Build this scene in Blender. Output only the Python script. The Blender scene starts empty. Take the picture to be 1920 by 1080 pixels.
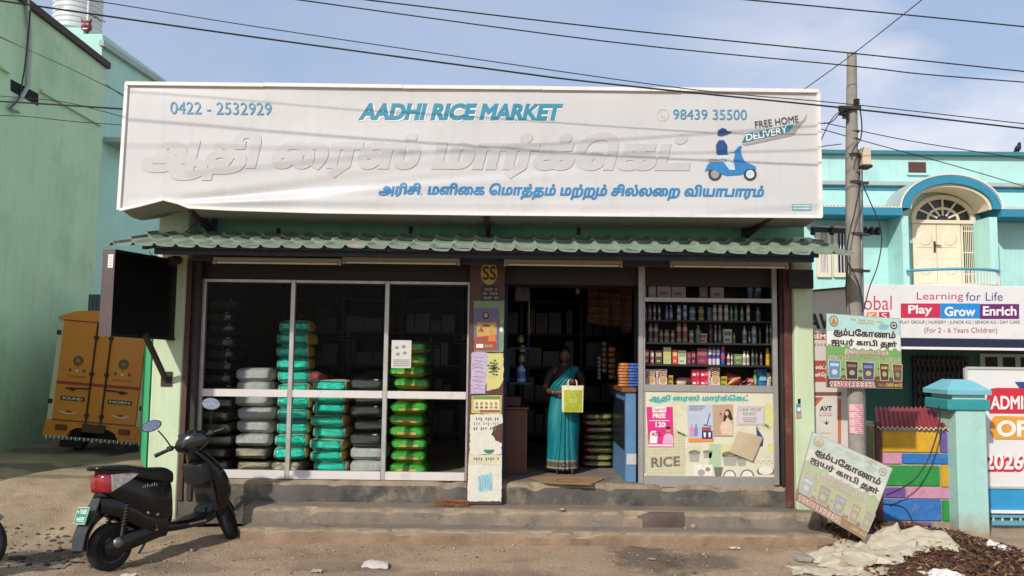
import bpy, bmesh, math, random
import numpy as np
from mathutils import Vector, Matrix, Euler, noise
from mathutils.geometry import delaunay_2d_cdt

random.seed(7)
SC = bpy.context.scene
COL = SC.collection
R = math.radians

# ------------------------------------------------------------------ camera
FPX, PITCH, ROLL = 1500.0, 4.6, 0.72
CAM = Vector((0, 0, 2.02))
CM = (Euler((R(90 + PITCH), 0, 0)).to_matrix() @ Matrix.Rotation(R(ROLL), 3, 'Z'))
cd = bpy.data.cameras.new('camera')
cd.sensor_width = 36.0
cd.lens = 36.0 * FPX / 1920.0
cd.clip_start = 0.05
cd.clip_end = 2000
co = bpy.data.objects.new('camera', cd)
COL.objects.link(co)
co.matrix_world = Matrix.Translation(CAM) @ CM.to_4x4()
SC.camera = co

# ------------------------------------------------------------------ light
SUN = Vector((0.58, 0.90, -0.72)).normalized()
sl = bpy.data.lights.new('sun', 'SUN')
sl.energy = 3.6
sl.angle = R(1.5)
sl.color = (1.0, 0.945, 0.86)
so = bpy.data.objects.new('sun', sl)
COL.objects.link(so)
so.location = (-8, -18, 20)
so.rotation_euler = SUN.to_track_quat('-Z', 'Y').to_euler()

W = bpy.data.worlds.new('World')
SC.world = W
W.use_nodes = True
wn, wl = W.node_tree.nodes, W.node_tree.links
bg = wn['Background']
sky = wn.new('ShaderNodeTexSky')
sky.sky_type = 'NISHITA'
sky.sun_disc = False
sky.sun_elevation = math.asin(-SUN.z)
sky.sun_rotation = math.atan2(-SUN.x, -SUN.y)
sky.air_density = 1.2
sky.dust_density = 1.6
sky.ozone_density = 1.4
bg.inputs['Strength'].default_value = 0.118
tc = wn.new('ShaderNodeTexCoord')
mp = wn.new('ShaderNodeMapping')
mp.inputs['Scale'].default_value = (1.0, 1.0, 2.6)
mp.inputs['Location'].default_value = (1.35, 0.7, 0.1)
nz = wn.new('ShaderNodeTexNoise')
nz.inputs['Scale'].default_value = 2.6
nz.inputs['Detail'].default_value = 7
nz.inputs['Roughness'].default_value = 0.55
nz.inputs['Distortion'].default_value = 0.25
cr = wn.new('ShaderNodeValToRGB')
cr.color_ramp.elements[0].position = 0.40
cr.color_ramp.elements[1].position = 0.62
# clouds gather in the eastern part of the sky (to the right of the street)
sx = wn.new('ShaderNodeSeparateXYZ')
mr = wn.new('ShaderNodeMapRange')
mr.inputs['From Min'].default_value = 0.16
mr.inputs['From Max'].default_value = 0.50
mr.inputs['To Min'].default_value = 0.10
mr.inputs['To Max'].default_value = 1.0
mu = wn.new('ShaderNodeMath'); mu.operation = 'MULTIPLY'
mx = wn.new('ShaderNodeMix'); mx.data_type = 'RGBA'
mx.inputs['B'].default_value = (8.0, 7.9, 8.4, 1)
wl.new(tc.outputs['Generated'], mp.inputs['Vector'])
wl.new(mp.outputs['Vector'], nz.inputs['Vector'])
wl.new(nz.outputs['Fac'], cr.inputs['Fac'])
wl.new(tc.outputs['Generated'], sx.inputs['Vector'])
wl.new(sx.outputs['X'], mr.inputs['Value'])
wl.new(cr.outputs['Color'], mu.inputs[0])
wl.new(mr.outputs['Result'], mu.inputs[1])
wl.new(mu.outputs[0], mx.inputs['Factor'])
# a thin even haze veil lifts the blue
hz = wn.new('ShaderNodeMix'); hz.data_type = 'RGBA'
hz.inputs['Factor'].default_value = 0.55
hz.inputs['B'].default_value = (4.5, 5.5, 7.7, 1)
wl.new(sky.outputs['Color'], hz.inputs['A'])
wl.new(hz.outputs['Result'], mx.inputs['A'])
wl.new(mx.outputs['Result'], bg.inputs['Color'])

SC.view_settings.view_transform = 'Standard'
SC.view_settings.look = 'None'
SC.view_settings.exposure = 0.0
SC.view_settings.gamma = 1.0
SC.render.film_transparent = False
try:
    SC.cycles.max_bounces = 8
    SC.cycles.transparent_max_bounces = 12
    SC.cycles.use_denoising = True
    SC.cycles.caustics_reflective = False
    SC.cycles.caustics_refractive = False
except Exception:
    pass

# ------------------------------------------------------------------ pixel <-> place
def P(px, py, Y):
    """the point at depth Y seen at photo pixel px, py"""
    d = CM @ Vector(((px - 960) / FPX, (540 - py) / FPX, -1))
    return CAM + d * (Y / d.y)
def G(px, py, z=0.0):
    d = CM @ Vector(((px - 960) / FPX, (540 - py) / FPX, -1))
    return CAM + d * ((z - CAM.z) / d.z)
def PX(px, py, x):
    d = CM @ Vector(((px - 960) / FPX, (540 - py) / FPX, -1))
    return CAM + d * (x / d.x)
def PB(x0, y0, x1, y1, Y):
    """axis-aligned X0,X1,Z0,Z1 at depth Y of a photo rectangle"""
    a, b, c, d = P(x0, y0, Y), P(x1, y0, Y), P(x1, y1, Y), P(x0, y1, Y)
    return ((a.x + d.x) / 2, (b.x + c.x) / 2, (c.z + d.z) / 2, (a.z + b.z) / 2)

def srgb(h, k=1.0):
    if isinstance(h, str):
        h = h.lstrip('#')
        h = [int(h[i:i + 2], 16) / 255 for i in (0, 2, 4)]
        h = [c / 12.92 if c <= 0.04045 else ((c + 0.055) / 1.055) ** 2.4 for c in h]
    return (h[0] * k, h[1] * k, h[2] * k, 1.0)

# ------------------------------------------------------------------ materials
MATS = {}
def M(name, col='808080', rough=0.6, metal=0.0, k=1.0, var=0.0, vs=3.0, bump=0.0, bs=30.0,
      dirt=None, da=0.5, ds=2.0, dt=0.5, streak=0.0, spec=0.5, coat=0.0, stretch=None, dirt2=None, base=None):
    if name in MATS:
        return MATS[name]
    m = bpy.data.materials.new(name)
    MATS[name] = m
    if not (var or bump or dirt or streak or metal or coat): var, vs = 0.09, 22.0
    m.use_nodes = True
    n, l = m.node_tree.nodes, m.node_tree.links
    b = n['Principled BSDF']
    c = srgb(col, k)
    b.inputs['Base Color'].default_value = c
    b.inputs['Roughness'].default_value = rough
    b.inputs['Metallic'].default_value = metal
    b.inputs['Specular IOR Level'].default_value = spec
    b.inputs['Coat Weight'].default_value = coat
    if not (var or bump or dirt or streak):
        return m
    t = n.new('ShaderNodeTexCoord')
    vec = t.outputs['Object']
    if stretch:
        q = n.new('ShaderNodeMapping'); q.inputs['Scale'].default_value = stretch
        l.new(vec, q.inputs['Vector']); vec = q.outputs['Vector']
    cur = None
    def mixc(fac, colB, a):
        q = n.new('ShaderNodeMix'); q.data_type = 'RGBA'
        l.new(fac, q.inputs['Factor'])
        if a is None: q.inputs['A'].default_value = c
        else: l.new(a, q.inputs['A'])
        q.inputs['B'].default_value = colB
        return q.outputs['Result']
    def nse(scale, detail=5, rgh=0.6, v=None):
        q = n.new('ShaderNodeTexNoise')
        q.inputs['Scale'].default_value = scale
        q.inputs['Detail'].default_value = detail
        q.inputs['Roughness'].default_value = rgh
        l.new(v if v else vec, q.inputs['Vector'])
        return q.outputs['Fac']
    def rng(f, a, bb, lo=0.0, hi=1.0):
        q = n.new('ShaderNodeMapRange')
        q.inputs['From Min'].default_value = a; q.inputs['From Max'].default_value = bb
        q.inputs['To Min'].default_value = lo; q.inputs['To Max'].default_value = hi
        l.new(f, q.inputs['Value'])
        return q.outputs['Result']
    if var:
        lo = tuple(x * (1 - var) for x in c[:3]) + (1,)
        hi = tuple(min(1, x * (1 + var)) for x in c[:3]) + (1,)
        q = n.new('ShaderNodeMix'); q.data_type = 'RGBA'
        l.new(rng(nse(vs), 0.3, 0.7), q.inputs['Factor'])
        q.inputs['A'].default_value = lo; q.inputs['B'].default_value = hi
        cur = q.outputs['Result']
    if streak:
        q = n.new('ShaderNodeMapping'); q.inputs['Scale'].default_value = (9, 9, 0.5)
        l.new(t.outputs['Object'], q.inputs['Vector'])
        f = rng(nse(1.3, 4, 0.6, q.outputs['Vector']), 0.52, 0.75, 0, streak)
        cur = mixc(f, tuple(x * 0.42 for x in c[:3]) + (1,), cur)
    if dirt:
        f = rng(nse(ds, 8, 0.65), dt, dt + 0.16, 0, da)
        cur = mixc(f, srgb(dirt), cur)
    if dirt2:
        dc, a2, s2, t2 = dirt2
        f = rng(nse(s2, 6, 0.7), t2, t2 + 0.1, 0, a2)
        cur = mixc(f, srgb(dc), cur)
    if base:      # mud splashed up from the ground: colour, height where it ends (in the thing's own z)
        bc, z0, z1, a3 = base
        sp = n.new('ShaderNodeSeparateXYZ'); l.new(t.outputs['Object'], sp.inputs['Vector'])
        ad = n.new('ShaderNodeMath'); ad.operation = 'MULTIPLY_ADD'
        l.new(nse(5.0, 6), ad.inputs[0]); ad.inputs[1].default_value = (z1 - z0) * 1.2
        l.new(sp.outputs['Z'], ad.inputs[2])
        f = rng(ad.outputs[0], z0 + (z1 - z0) * 0.6, z1 + (z1 - z0) * 0.6, a3, 0)
        cur = mixc(f, srgb(bc), cur)
    if cur is not None:
        l.new(cur, b.inputs['Base Color'])
    if bump:
        q = n.new('ShaderNodeBump')
        q.inputs['Strength'].default_value = bump
        q.inputs['Distance'].default_value = 0.02
        l.new(nse(bs, 6, 0.65), q.inputs['Height'])
        l.new(q.outputs['Normal'], b.inputs['Normal'])
    return m

def glass_mat(name, tint=(0.82, 0.88, 0.86), ior=1.33):
    m = bpy.data.materials.new(name); MATS[name] = m
    m.use_nodes = True
    n, l = m.node_tree.nodes, m.node_tree.links
    n.remove(n['Principled BSDF'])
    o = n['Material Output']
    tr = n.new('ShaderNodeBsdfTransparent'); tr.inputs['Color'].default_value = (*tint, 1)
    gl = n.new('ShaderNodeBsdfGlossy'); gl.inputs['Roughness'].default_value = 0.03
    fr = n.new('ShaderNodeFresnel'); fr.inputs['IOR'].default_value = ior
    mx_ = n.new('ShaderNodeMixShader')
    l.new(fr.outputs['Fac'], mx_.inputs['Fac'])
    l.new(tr.outputs['BSDF'], mx_.inputs[1]); l.new(gl.outputs['BSDF'], mx_.inputs[2])
    l.new(mx_.outputs['Shader'], o.inputs['Surface'])
    return m

# ------------------------------------------------------------------ lettering outlines
TXT = {}
USTROKE = {  # the u / uu vowel strokes the font does not join by itself, from the consonant's right edge
    ('\u0b95', '\u0bc1'): [(-0.04, 0.30), (0.10, 0.30), (0.20, 0.20), (0.17, 0.0), (0.0, -0.14), (-0.3, -0.17), (-0.56, -0.08), (-0.62, 0.08)],
    ('\u0b95', '\u0bc2'): [(-0.04, 0.30), (0.10, 0.30), (0.20, 0.20), (0.17, 0.0), (0.0, -0.14), (-0.3, -0.17)],
    ('\u0bb1', '\u0bc1'): [(-0.10, -0.02), (-0.12, -0.18), (-0.02, -0.26), (0.14, -0.20), (0.18, 0.1), (0.18, 0.5)],
    ('\u0ba4', '\u0bc1'): [(-0.10, 0.02), (-0.08, -0.16), (0.05, -0.22), (0.16, -0.12), (0.18, 0.1), (0.18, 0.5)],
    ('\u0ba4', '\u0bc2'): [(-0.10, 0.02), (-0.10, -0.18), (0.02, -0.25), (0.14, -0.12), (0.16, 0.2), (0.14, 0.52), (0.3, 0.52), (0.38, 0.45), (0.38, 0.0)],
    ('\u0bb0', '\u0bc1'): [(-0.02, 0.0), (0.02, -0.18), (0.12, -0.2), (0.18, 0.05)],
}
def visual(s):
    """Tamil vowel signs that stand before their consonant, put in the order they are seen"""
    s = s.replace('\u0bca', '\u0bc6\u0bbe').replace('\u0bcb', '\u0bc7\u0bbe')
    out = []
    for ch in s:
        if ch in '\u0bc6\u0bc7\u0bc8' and out:
            out.insert(len(out) - 1, ch)
        else:
            out.append(ch)
    return ''.join(out)
def contours(s):
    c = bpy.data.curves.new('lettering_source', 'FONT')
    c.body = s
    c.size = 1.0
    o = bpy.data.objects.new('lettering_source', c)
    COL.objects.link(o)
    dg = bpy.context.evaluated_depsgraph_get()
    dg.update()
    cc = o.evaluated_get(dg).to_curve(dg)
    polys = []
    for sp in cc.splines:
        pts = []
        if sp.type == 'BEZIER':
            bp = sp.bezier_points
            for i in range(len(bp)):
                a, b = bp[i], bp[(i + 1) % len(bp)]
                straight = (a.handle_right - a.co).cross(b.co - a.co).length < 1e-5 and (b.handle_left - b.co).cross(a.co - b.co).length < 1e-5
                for k in range(1 if straight else 4):
                    t = k / 4
                    p = a.co * (1 - t) ** 3 + a.handle_right * 3 * t * (1 - t) ** 2 + b.handle_left * 3 * t * t * (1 - t) + b.co * t ** 3
                    pts.append((p.x, p.y))
        else:
            pts = [(p.co.x, p.co.y) for p in sp.points]
        q = []
        for p in pts:
            if not q or math.hypot(p[0] - q[-1][0], p[1] - q[-1][1]) > 1e-4:
                q.append(p)
        if len(q) > 2:
            polys.append(q)
    o.to_curve_clear() if hasattr(o, 'to_curve_clear') else None
    bpy.data.objects.remove(o)
    bpy.data.curves.remove(c)
    return polys
def strokepoly(pts, w):
    """a brush stroke as one outline; wound the same way as the letters' outer outlines"""
    l, r = [], []
    for i, p in enumerate(pts):
        a = pts[max(0, i - 1)]; b = pts[min(len(pts) - 1, i + 1)]
        d = Vector((b[0] - a[0], b[1] - a[1])).normalized()
        l.append((p[0] - d.y * w, p[1] + d.x * w)); r.append((p[0] + d.y * w, p[1] - d.x * w))
    return l + r[::-1]
def smoothpath(pts, n=4):
    out = []
    for i in range(len(pts) - 1):
        p0 = Vector(pts[max(0, i - 1)]); p1 = Vector(pts[i]); p2 = Vector(pts[i + 1]); p3 = Vector(pts[min(len(pts) - 1, i + 2)])
        for k in range(n):
            t = k / n
            out.append(0.5 * ((2 * p1) + (p2 - p0) * t + (2 * p0 - 5 * p1 + 4 * p2 - p3) * t * t + (3 * p1 - p0 - 3 * p2 + p3) * t ** 3))
    out.append(Vector(pts[-1]))
    return out
def lettering(s, bold=0.0, shear=0.0, thin=0.035):
    """-> vertices scaled so that the ink fills 0..1 x 0..1, triangles"""
    key = (s, bold, shear)
    if key in TXT:
        return TXT[key]
    vis = visual(s)
    clean, ext = '', []
    for ch in vis:
        if ch in '\u0bc1\u0bc2' and clean and (clean[-1], ch) in USTROKE:
            pre = contours(clean)
            xr = max(p[0] for q in pre for p in q)
            ext.append([(xr + a, b) for a, b in smoothpath([(x_, y_) for x_, y_ in USTROKE[(clean[-1], ch)]], 3)])
            continue
        clean += ch
    polys = contours(clean)
    ar = 0
    for q in polys:
        ar += sum(q[i - 1][0] * q[i][1] - q[i][0] * q[i - 1][1] for i in range(len(q)))
    sg = 1.0 if ar > 0 else -1.0
    for e in ext:
        q = strokepoly(e, thin)
        a = sum(q[i - 1][0] * q[i][1] - q[i][0] * q[i - 1][1] for i in range(len(q)))
        polys.append(q if a * sg > 0 else q[::-1])
    if bold:
        np_ = []
        for q in polys:
            o = []
            for i in range(len(q)):
                a, b, c = Vector(q[i - 1]), Vector(q[i]), Vector(q[(i + 1) % len(q)])
                d1, d2 = (b - a).normalized(), (c - b).normalized()
                n1, n2 = Vector((d1.y, -d1.x)) * sg, Vector((d2.y, -d2.x)) * sg
                m = n1 + n2
                if m.length < 0.3: m = n1
                m.normalize()
                m *= min(1.6, 1 / max(0.4, m.dot(n1)))
                o.append((b.x + m.x * bold, b.y + m.y * bold))
            np_.append(o)
        polys = np_
    vs, es = [], []
    for q in polys:
        k = len(vs)
        vs += [Vector((p[0] + shear * p[1], p[1])) for p in q]
        es += [(k + i, k + (i + 1) % len(q)) for i in range(len(q))]
    A = np.array([vs[e[0]][:] for e in es]); B = np.array([vs[e[1]][:] for e in es])
    r = delaunay_2d_cdt(vs, es, [], 0, 1e-6)
    ov, of = r[0], r[2]
    OV = np.array([v[:] for v in ov])
    T = np.array([list(f) for f in of])
    cen = OV[T].mean(1)
    tri = []
    for i in range(0, len(T), 400):
        c_ = cen[i:i + 400]
        ay, by = A[None, :, 1] - c_[:, None, 1], B[None, :, 1] - c_[:, None, 1]
        ax, bx = A[None, :, 0] - c_[:, None, 0], B[None, :, 0] - c_[:, None, 0]
        cross = ax * by - bx * ay
        w = ((ay <= 0) & (by > 0) & (cross > 0)).astype(int).sum(1) - ((ay > 0) & (by <= 0) & (cross < 0)).astype(int).sum(1)
        tri += [i + j for j in np.nonzero(w)[0]]
    T = T[tri]
    used = np.unique(T)
    mn, mxx = OV[used].min(0), OV[used].max(0)
    OV = (OV - mn) / np.maximum(mxx - mn, 1e-6)
    idx = {int(u): i for i, u in enumerate(used)}
    res = ([tuple(OV[u]) for u in used], [tuple(idx[int(x)] for x in t) for t in T])
    TXT[key] = res
    return res

# ------------------------------------------------------------------ mesh builder
class MB:
    def __init__(s):
        s.v, s.f, s.m, s.mats = [], [], [], []
    def mi(s, mat):
        if mat not in s.mats: s.mats.append(mat)
        return s.mats.index(mat)
    def add(s, vs, fs, mat):
        k, i = len(s.v), s.mi(mat)
        s.v += [tuple(p) for p in vs]
        s.f += [tuple(k + j for j in f) for f in fs]
        s.m += [i] * len(fs)
        return s
    def bmadd(s, bm, mat, mtx=None):
        bm.verts.ensure_lookup_table()
        vs = [(mtx @ v.co) if mtx else v.co.copy() for v in bm.verts]
        bm.verts.index_update()
        s.add(vs, [[v.index for v in f.verts] for f in bm.faces], mat)
        bm.free()
        return s
    def box(s, x0, x1, y0, y1, z0, z1, mat, bev=0.0, mtx=None, seg=1):
        bm = bmesh.new()
        bmesh.ops.create_cube(bm, size=1)
        sx_, sy_, sz_ = abs(x1 - x0), abs(y1 - y0), abs(z1 - z0)
        for v in bm.verts:
            v.co = Vector(((x0 + x1) / 2 + v.co.x * sx_, (y0 + y1) / 2 + v.co.y * sy_, (z0 + z1) / 2 + v.co.z * sz_))
        if bev:
            bmesh.ops.bevel(bm, geom=bm.edges[:], offset=min(bev, 0.45 * min(sx_, sy_, sz_)), segments=seg, affect='EDGES', profile=0.5)
        return s.bmadd(bm, mat, mtx)
    def bar(s, a, b, w, h, mat, up=Vector((0, 0, 1)), bev=0.0):
        """box of section w x h from a to b"""
        a, b = Vector(a), Vector(b)
        d = (b - a); L = d.length; d.normalize()
        x = d.cross(up)
        if x.length < 1e-4: x = d.cross(Vector((0, 1, 0)))
        x.normalize(); z = x.cross(d)
        m = Matrix((x, d, z)).transposed().to_4x4()
        m.translation = a
        return s.box(-w / 2, w / 2, 0, L, -h / 2, h / 2, mat, bev, m)
    def ext(s, pts, vec, mat, cap=True):
        pts = [Vector(p) for p in pts]; vec = Vector(vec); n = len(pts)
        vs = pts + [p + vec for p in pts]
        fs = [(i, (i + 1) % n, n + (i + 1) % n, n + i) for i in range(n)]
        if cap: fs += [tuple(range(n))[::-1], tuple(range(n, 2 * n))]
        return s.add(vs, fs, mat)
    def tube(s, path, r, mat, n=8, caps=True, closed=False):
        path = [Vector(p) for p in path]; N = len(path)
        rs = r if isinstance(r, (list, tuple)) else [r] * N
        vs, fs = [], []
        ref = None
        for i, p in enumerate(path):
            if closed: d = path[(i + 1) % N] - path[i - 1]
            else: d = path[min(N - 1, i + 1)] - path[max(0, i - 1)]
            d.normalize()
            if ref is None:
                ref = d.cross(Vector((0, 0, 1)))
                if ref.length < 0.05: ref = d.cross(Vector((1, 0, 0)))
            ref = (ref - d * ref.dot(d)).normalized()
            b = d.cross(ref)
            for k in range(n):
                a = 2 * math.pi * k / n
                vs.append(p + (ref * math.cos(a) + b * math.sin(a)) * rs[i])
        for i in range(N if closed else N - 1):
            for k in range(n):
                a, b_ = i * n, ((i + 1) % N) * n
                fs.append((a + k, b_ + k, b_ + (k + 1) % n, a + (k + 1) % n))
        if caps and not closed:
            fs.append(tuple(range(n))); fs.append(tuple(range((N - 1) * n, N * n))[::-1])
        return s.add(vs, fs, mat)
    def cyl(s, a, b, r0, r1, mat, n=16):
        return s.tube([a, b], [r0, r1], mat, n)
    def lathe(s, prof, mat, n=20, mtx=None, arc=2 * math.pi):
        full = abs(arc - 2 * math.pi) < 1e-6
        vs, fs = [], []
        cols = n if full else n + 1
        for r, z in prof:
            for k in range(cols):
                a = arc * k / n
                p = Vector((r * math.cos(a), r * math.sin(a), z))
                vs.append(mtx @ p if mtx else p)
        for i in range(len(prof) - 1):
            for k in range(n):
                k2 = (k + 1) % cols
                fs.append((i * cols + k, i * cols + k2, (i + 1) * cols + k2, (i + 1) * cols + k))
        if full:
            if prof[0][0] > 1e-5: fs.append(tuple(range(cols))[::-1])
            if prof[-1][0] > 1e-5: fs.append(tuple(range((len(prof) - 1) * cols, len(prof) * cols)))
        return s.add(vs, fs, mat)
    def sph(s, c, rx, ry, rz, mat, nu=16, nv=10, mtx=None, e=1.0, jit=0.0, seed=0):
        vs, fs = [], []
        c = Vector(c)
        def sp(x, p): return math.copysign(abs(x) ** p, x)
        for i in range(nv + 1):
            t = -math.pi / 2 + math.pi * i / nv
            for k in range(nu):
                a = 2 * math.pi * k / nu
                p = Vector((rx * sp(math.cos(t), e) * sp(math.cos(a), e), ry * sp(math.cos(t), e) * sp(math.sin(a), e), rz * sp(math.sin(t), e)))
                if jit: p *= 1 + jit * noise.noise(p * 9 + Vector((seed, seed * 2.1, 0)))
                vs.append((mtx @ p if mtx else p) + c)
        for i in range(nv):
            for k in range(nu):
                fs.append((i * nu + k, i * nu + (k + 1) % nu, (i + 1) * nu + (k + 1) % nu, (i + 1) * nu + k))
        return s.add(vs, fs, mat)
    def grid(s, fn, nu, nv, mat, matfn=None):
        vs = [fn(i / nu, j / nv) for j in range(nv + 1) for i in range(nu + 1)]
        k0 = len(s.v); s.v += [tuple(p) for p in vs]
        for j in range(nv):
            for i in range(nu):
                a = k0 + j * (nu + 1) + i
                s.f.append((a, a + 1, a + nu + 2, a + nu + 1))
                s.m.append(s.mi(matfn(i, j) if matfn else mat))
        return s
    def loft(s, secs, mat, cap=True, closed=True):
        """rings of equal length"""
        n = len(secs[0]); vs = [p for q in secs for p in q]; fs = []
        for i in range(len(secs) - 1):
            for k in range(n if closed else n - 1):
                fs.append((i * n + k, i * n + (k + 1) % n, (i + 1) * n + (k + 1) % n, (i + 1) * n + k))
        if cap:
            fs.append(tuple(range(n))[::-1]); fs.append(tuple(range((len(secs) - 1) * n, len(secs) * n)))
        return s.add(vs, fs, mat)
    # flat printing: mp maps two numbers to a place on the sheet
    def fp(s, mp_, pts, mat):
        return s.add([mp_(*p) for p in pts], [tuple(range(len(pts)))], mat)
    def fr(s, mp_, x0, y0, x1, y1, mat):
        return s.fp(mp_, [(x0, y0), (x1, y0), (x1, y1), (x0, y1)], mat)
    def fc(s, mp_, cx, cy, rx, ry, mat, n=20, a0=0, a1=360):
        pts = [(cx + rx * math.cos(R(a0 + (a1 - a0) * i / n)), cy - ry * math.sin(R(a0 + (a1 - a0) * i / n))) for i in range(n if a1 - a0 == 360 else n + 1)]
        return s.fp(mp_, pts, mat)
    def fl(s, mp_, pts, w, mat):
        """a drawn line of width w"""
        return s.fs(mp_, strokepoly([Vector(p) for p in pts], w / 2), mat, len(pts))
    def fs(s, mp_, q, mat, n):
        vs = [mp_(*p) for p in q]
        return s.add(vs, [(i, i + 1, 2 * n - 2 - i, 2 * n - 1 - i) for i in range(n - 1)], mat)
    def ft(s, mp_, txt, x0, y0, x1, y1, mat, bold=0.0, shear=0.0, depth=None, dy=0.0):
        """lettering whose ink fills the rectangle; dy lowers its right end"""
        v, t = lettering(txt, bold, shear)
        def q(p): return mp_(x0 + (x1 - x0) * p[0], y1 + (y0 - y1) * p[1] + dy * p[0])
        vs = [q(p) for p in v]
        if depth is None:
            return s.add(vs, t, mat)
        dv = Vector(depth); n = len(vs)
        fs = list(t)
        ed = {}
        for a, b, c in t:
            for e in ((a, b), (b, c), (c, a)):
                ed[e] = ed.get(e, 0) + 1
        for (a, b) in list(ed):
            if (b, a) not in ed: fs.append((a, n + a, n + b, b))
        return s.add(vs + [Vector(p) + dv for p in vs], fs, mat)
    def build(s, name, parent=None, smooth=0, base=None):
        me = bpy.data.meshes.new(name)
        V = [Vector(p) for p in s.v]
        if parent is not None:
            off = parent.get('_o'); off = Vector(off) if off is not None else Vector()
        elif base is not None:
            off = Vector(base)
        else:
            xs = [p.x for p in V]; ys = [p.y for p in V]; zs = [p.z for p in V]
            off = Vector(((min(xs) + max(xs)) / 2, (min(ys) + max(ys)) / 2, min(zs)))
        me.from_pydata([(p - off)[:] for p in V], [], s.f)
        for m in s.mats: me.materials.append(m)
        me.polygons.foreach_set('material_index', s.m)
        if smooth:
            me.polygons.foreach_set('use_smooth', [True] * len(s.f))
            me.update()
            try: me.set_sharp_from_angle(angle=R(smooth))
            except Exception: pass
        me.validate()
        me.update()
        o = bpy.data.objects.new(name, me)
        COL.objects.link(o)
        o['_o'] = off[:]
        if parent is not None: o.parent = parent
        else: o.location = off
        return o

LABELS = {}
def tag(o, label, cat, group=None):
    n = len(label.split())
    if not 4 <= n <= 16: print('LABEL LENGTH', n, label)
    if label in LABELS: print('LABEL TWICE', label)
    LABELS[label] = 1
    o['label'] = label; o['category'] = cat
    if group: o['group'] = group
    return o
def thing(name, label, cat, loc, group=None):
    o = bpy.data.objects.new(name, None)
    COL.objects.link(o)
    o.empty_display_size = 0.1
    o.location = loc
    o['_o'] = Vector(loc)[:]
    return tag(o, label, cat, group)
def struct(o, kind='structure'):
    o['kind'] = kind
    return o
def flat(Y):
    return lambda x, y: P(x, y, Y)
def quadmap(a, b, c, d, w=1.0, h=1.0, off=0.0):
    """bilinear map of 0..w x 0..h (y down) on the corners top-left, top-right, bottom-right, bottom-left"""
    a, b, c, d = Vector(a), Vector(b), Vector(c), Vector(d)
    n = (d - a).cross(b - a).normalized() * off
    return lambda x, y: (a * (1 - x / w) + b * (x / w)) * (1 - y / h) + (d * (1 - x / w) + c * (x / w)) * (y / h) + n
def copy_tree(o, parent=None):
    c = o.copy(); COL.objects.link(c)
    if parent is not None: c.parent = parent
    for ch in o.children: copy_tree(ch, c)
    return c
ORD = ['', 'bottom', 'second', 'third', 'fourth', 'fifth', 'sixth', 'seventh', 'eighth', 'ninth', 'tenth', 'eleventh', 'twelfth', 'thirteenth', 'fourteenth', 'fifteenth', 'sixteenth', 'seventeenth', 'eighteenth', 'nineteenth', 'twentieth', 'twenty-first', 'twenty-second', 'twenty-third', 'twenty-fourth']
# ================================================================== materials used in many places
WHITE = M('white_print', 'e6e2de', 0.5)
BLACKP = M('black_print', '141414', 0.5)
ALU = M('aluminium', 'b9b6b2', 0.42, 0.55, var=0.12, vs=6, dirt='6a5a48', da=0.35, ds=5, dt=0.55)
STEEL = M('dull_steel', '77746f', 0.45, 0.8, var=0.2, vs=8)
RUST = M('rusty_steel', '4a3a32', 0.75, 0.3, var=0.3, vs=14, bump=0.3, bs=60)
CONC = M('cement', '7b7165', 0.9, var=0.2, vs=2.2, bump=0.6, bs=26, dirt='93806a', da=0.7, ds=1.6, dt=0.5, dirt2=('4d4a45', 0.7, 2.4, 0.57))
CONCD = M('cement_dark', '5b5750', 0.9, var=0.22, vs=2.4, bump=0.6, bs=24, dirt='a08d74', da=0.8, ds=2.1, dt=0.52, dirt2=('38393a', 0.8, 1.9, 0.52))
CONCEDGE = M('cement_worn_edge', '94846e', 0.9, var=0.2, vs=7, bump=0.6, bs=40, dirt='6a6055', da=0.7, ds=6, dt=0.55)
DAMP = M('cement_damp', '594a40', 0.7, var=0.15, vs=5, bump=0.4, bs=28)
CREAM = M('pale_green_paint', 'c3d3ae', 0.75, var=0.06, vs=3, bump=0.12, bs=30, streak=0.25, dirt='8a8a70', da=0.5, ds=3, dt=0.6, base=('8f7d66', 0.0, 0.5, 0.7))
GREENW = M('green_wall_paint', '77b092', 0.8, var=0.07, vs=2, bump=0.1, bs=25, streak=0.3)
BROWNP = M('brown_paint', '53342c', 0.55, var=0.18, vs=4, bump=0.1, dirt='8c7a68', da=0.5, ds=6, dt=0.6)
MAROON = M('maroon_paint', '5c3129', 0.55, var=0.15, vs=5, bump=0.1, dirt='8a6f5c', da=0.5, ds=5, dt=0.58)
DARKBROWN = M('dark_brown_shutter', '2c2420', 0.6, var=0.2, vs=5)
NAVY = M('navy_beam_paint', '26303d', 0.55, var=0.2, vs=3, dirt='5a5a58', da=0.4, ds=4, dt=0.58)
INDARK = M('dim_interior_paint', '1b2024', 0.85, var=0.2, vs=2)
INBLUE = M('blue_interior_paint', '24395c', 0.7, var=0.15, vs=3)
TEAL = M('turquoise_paint', 'b2e0d9', 0.75, var=0.07, vs=1.2, dirt='8fb8ae', da=0.5, ds=1.6, dt=0.56, bump=0.08, bs=20, streak=0.22)
TEALD = M('deep_teal_paint', '2a86a3', 0.65, var=0.08, vs=3, streak=0.15)
CREAMY = M('cream_door_paint', 'e4d6bd', 0.6, var=0.04, vs=5)

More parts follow.
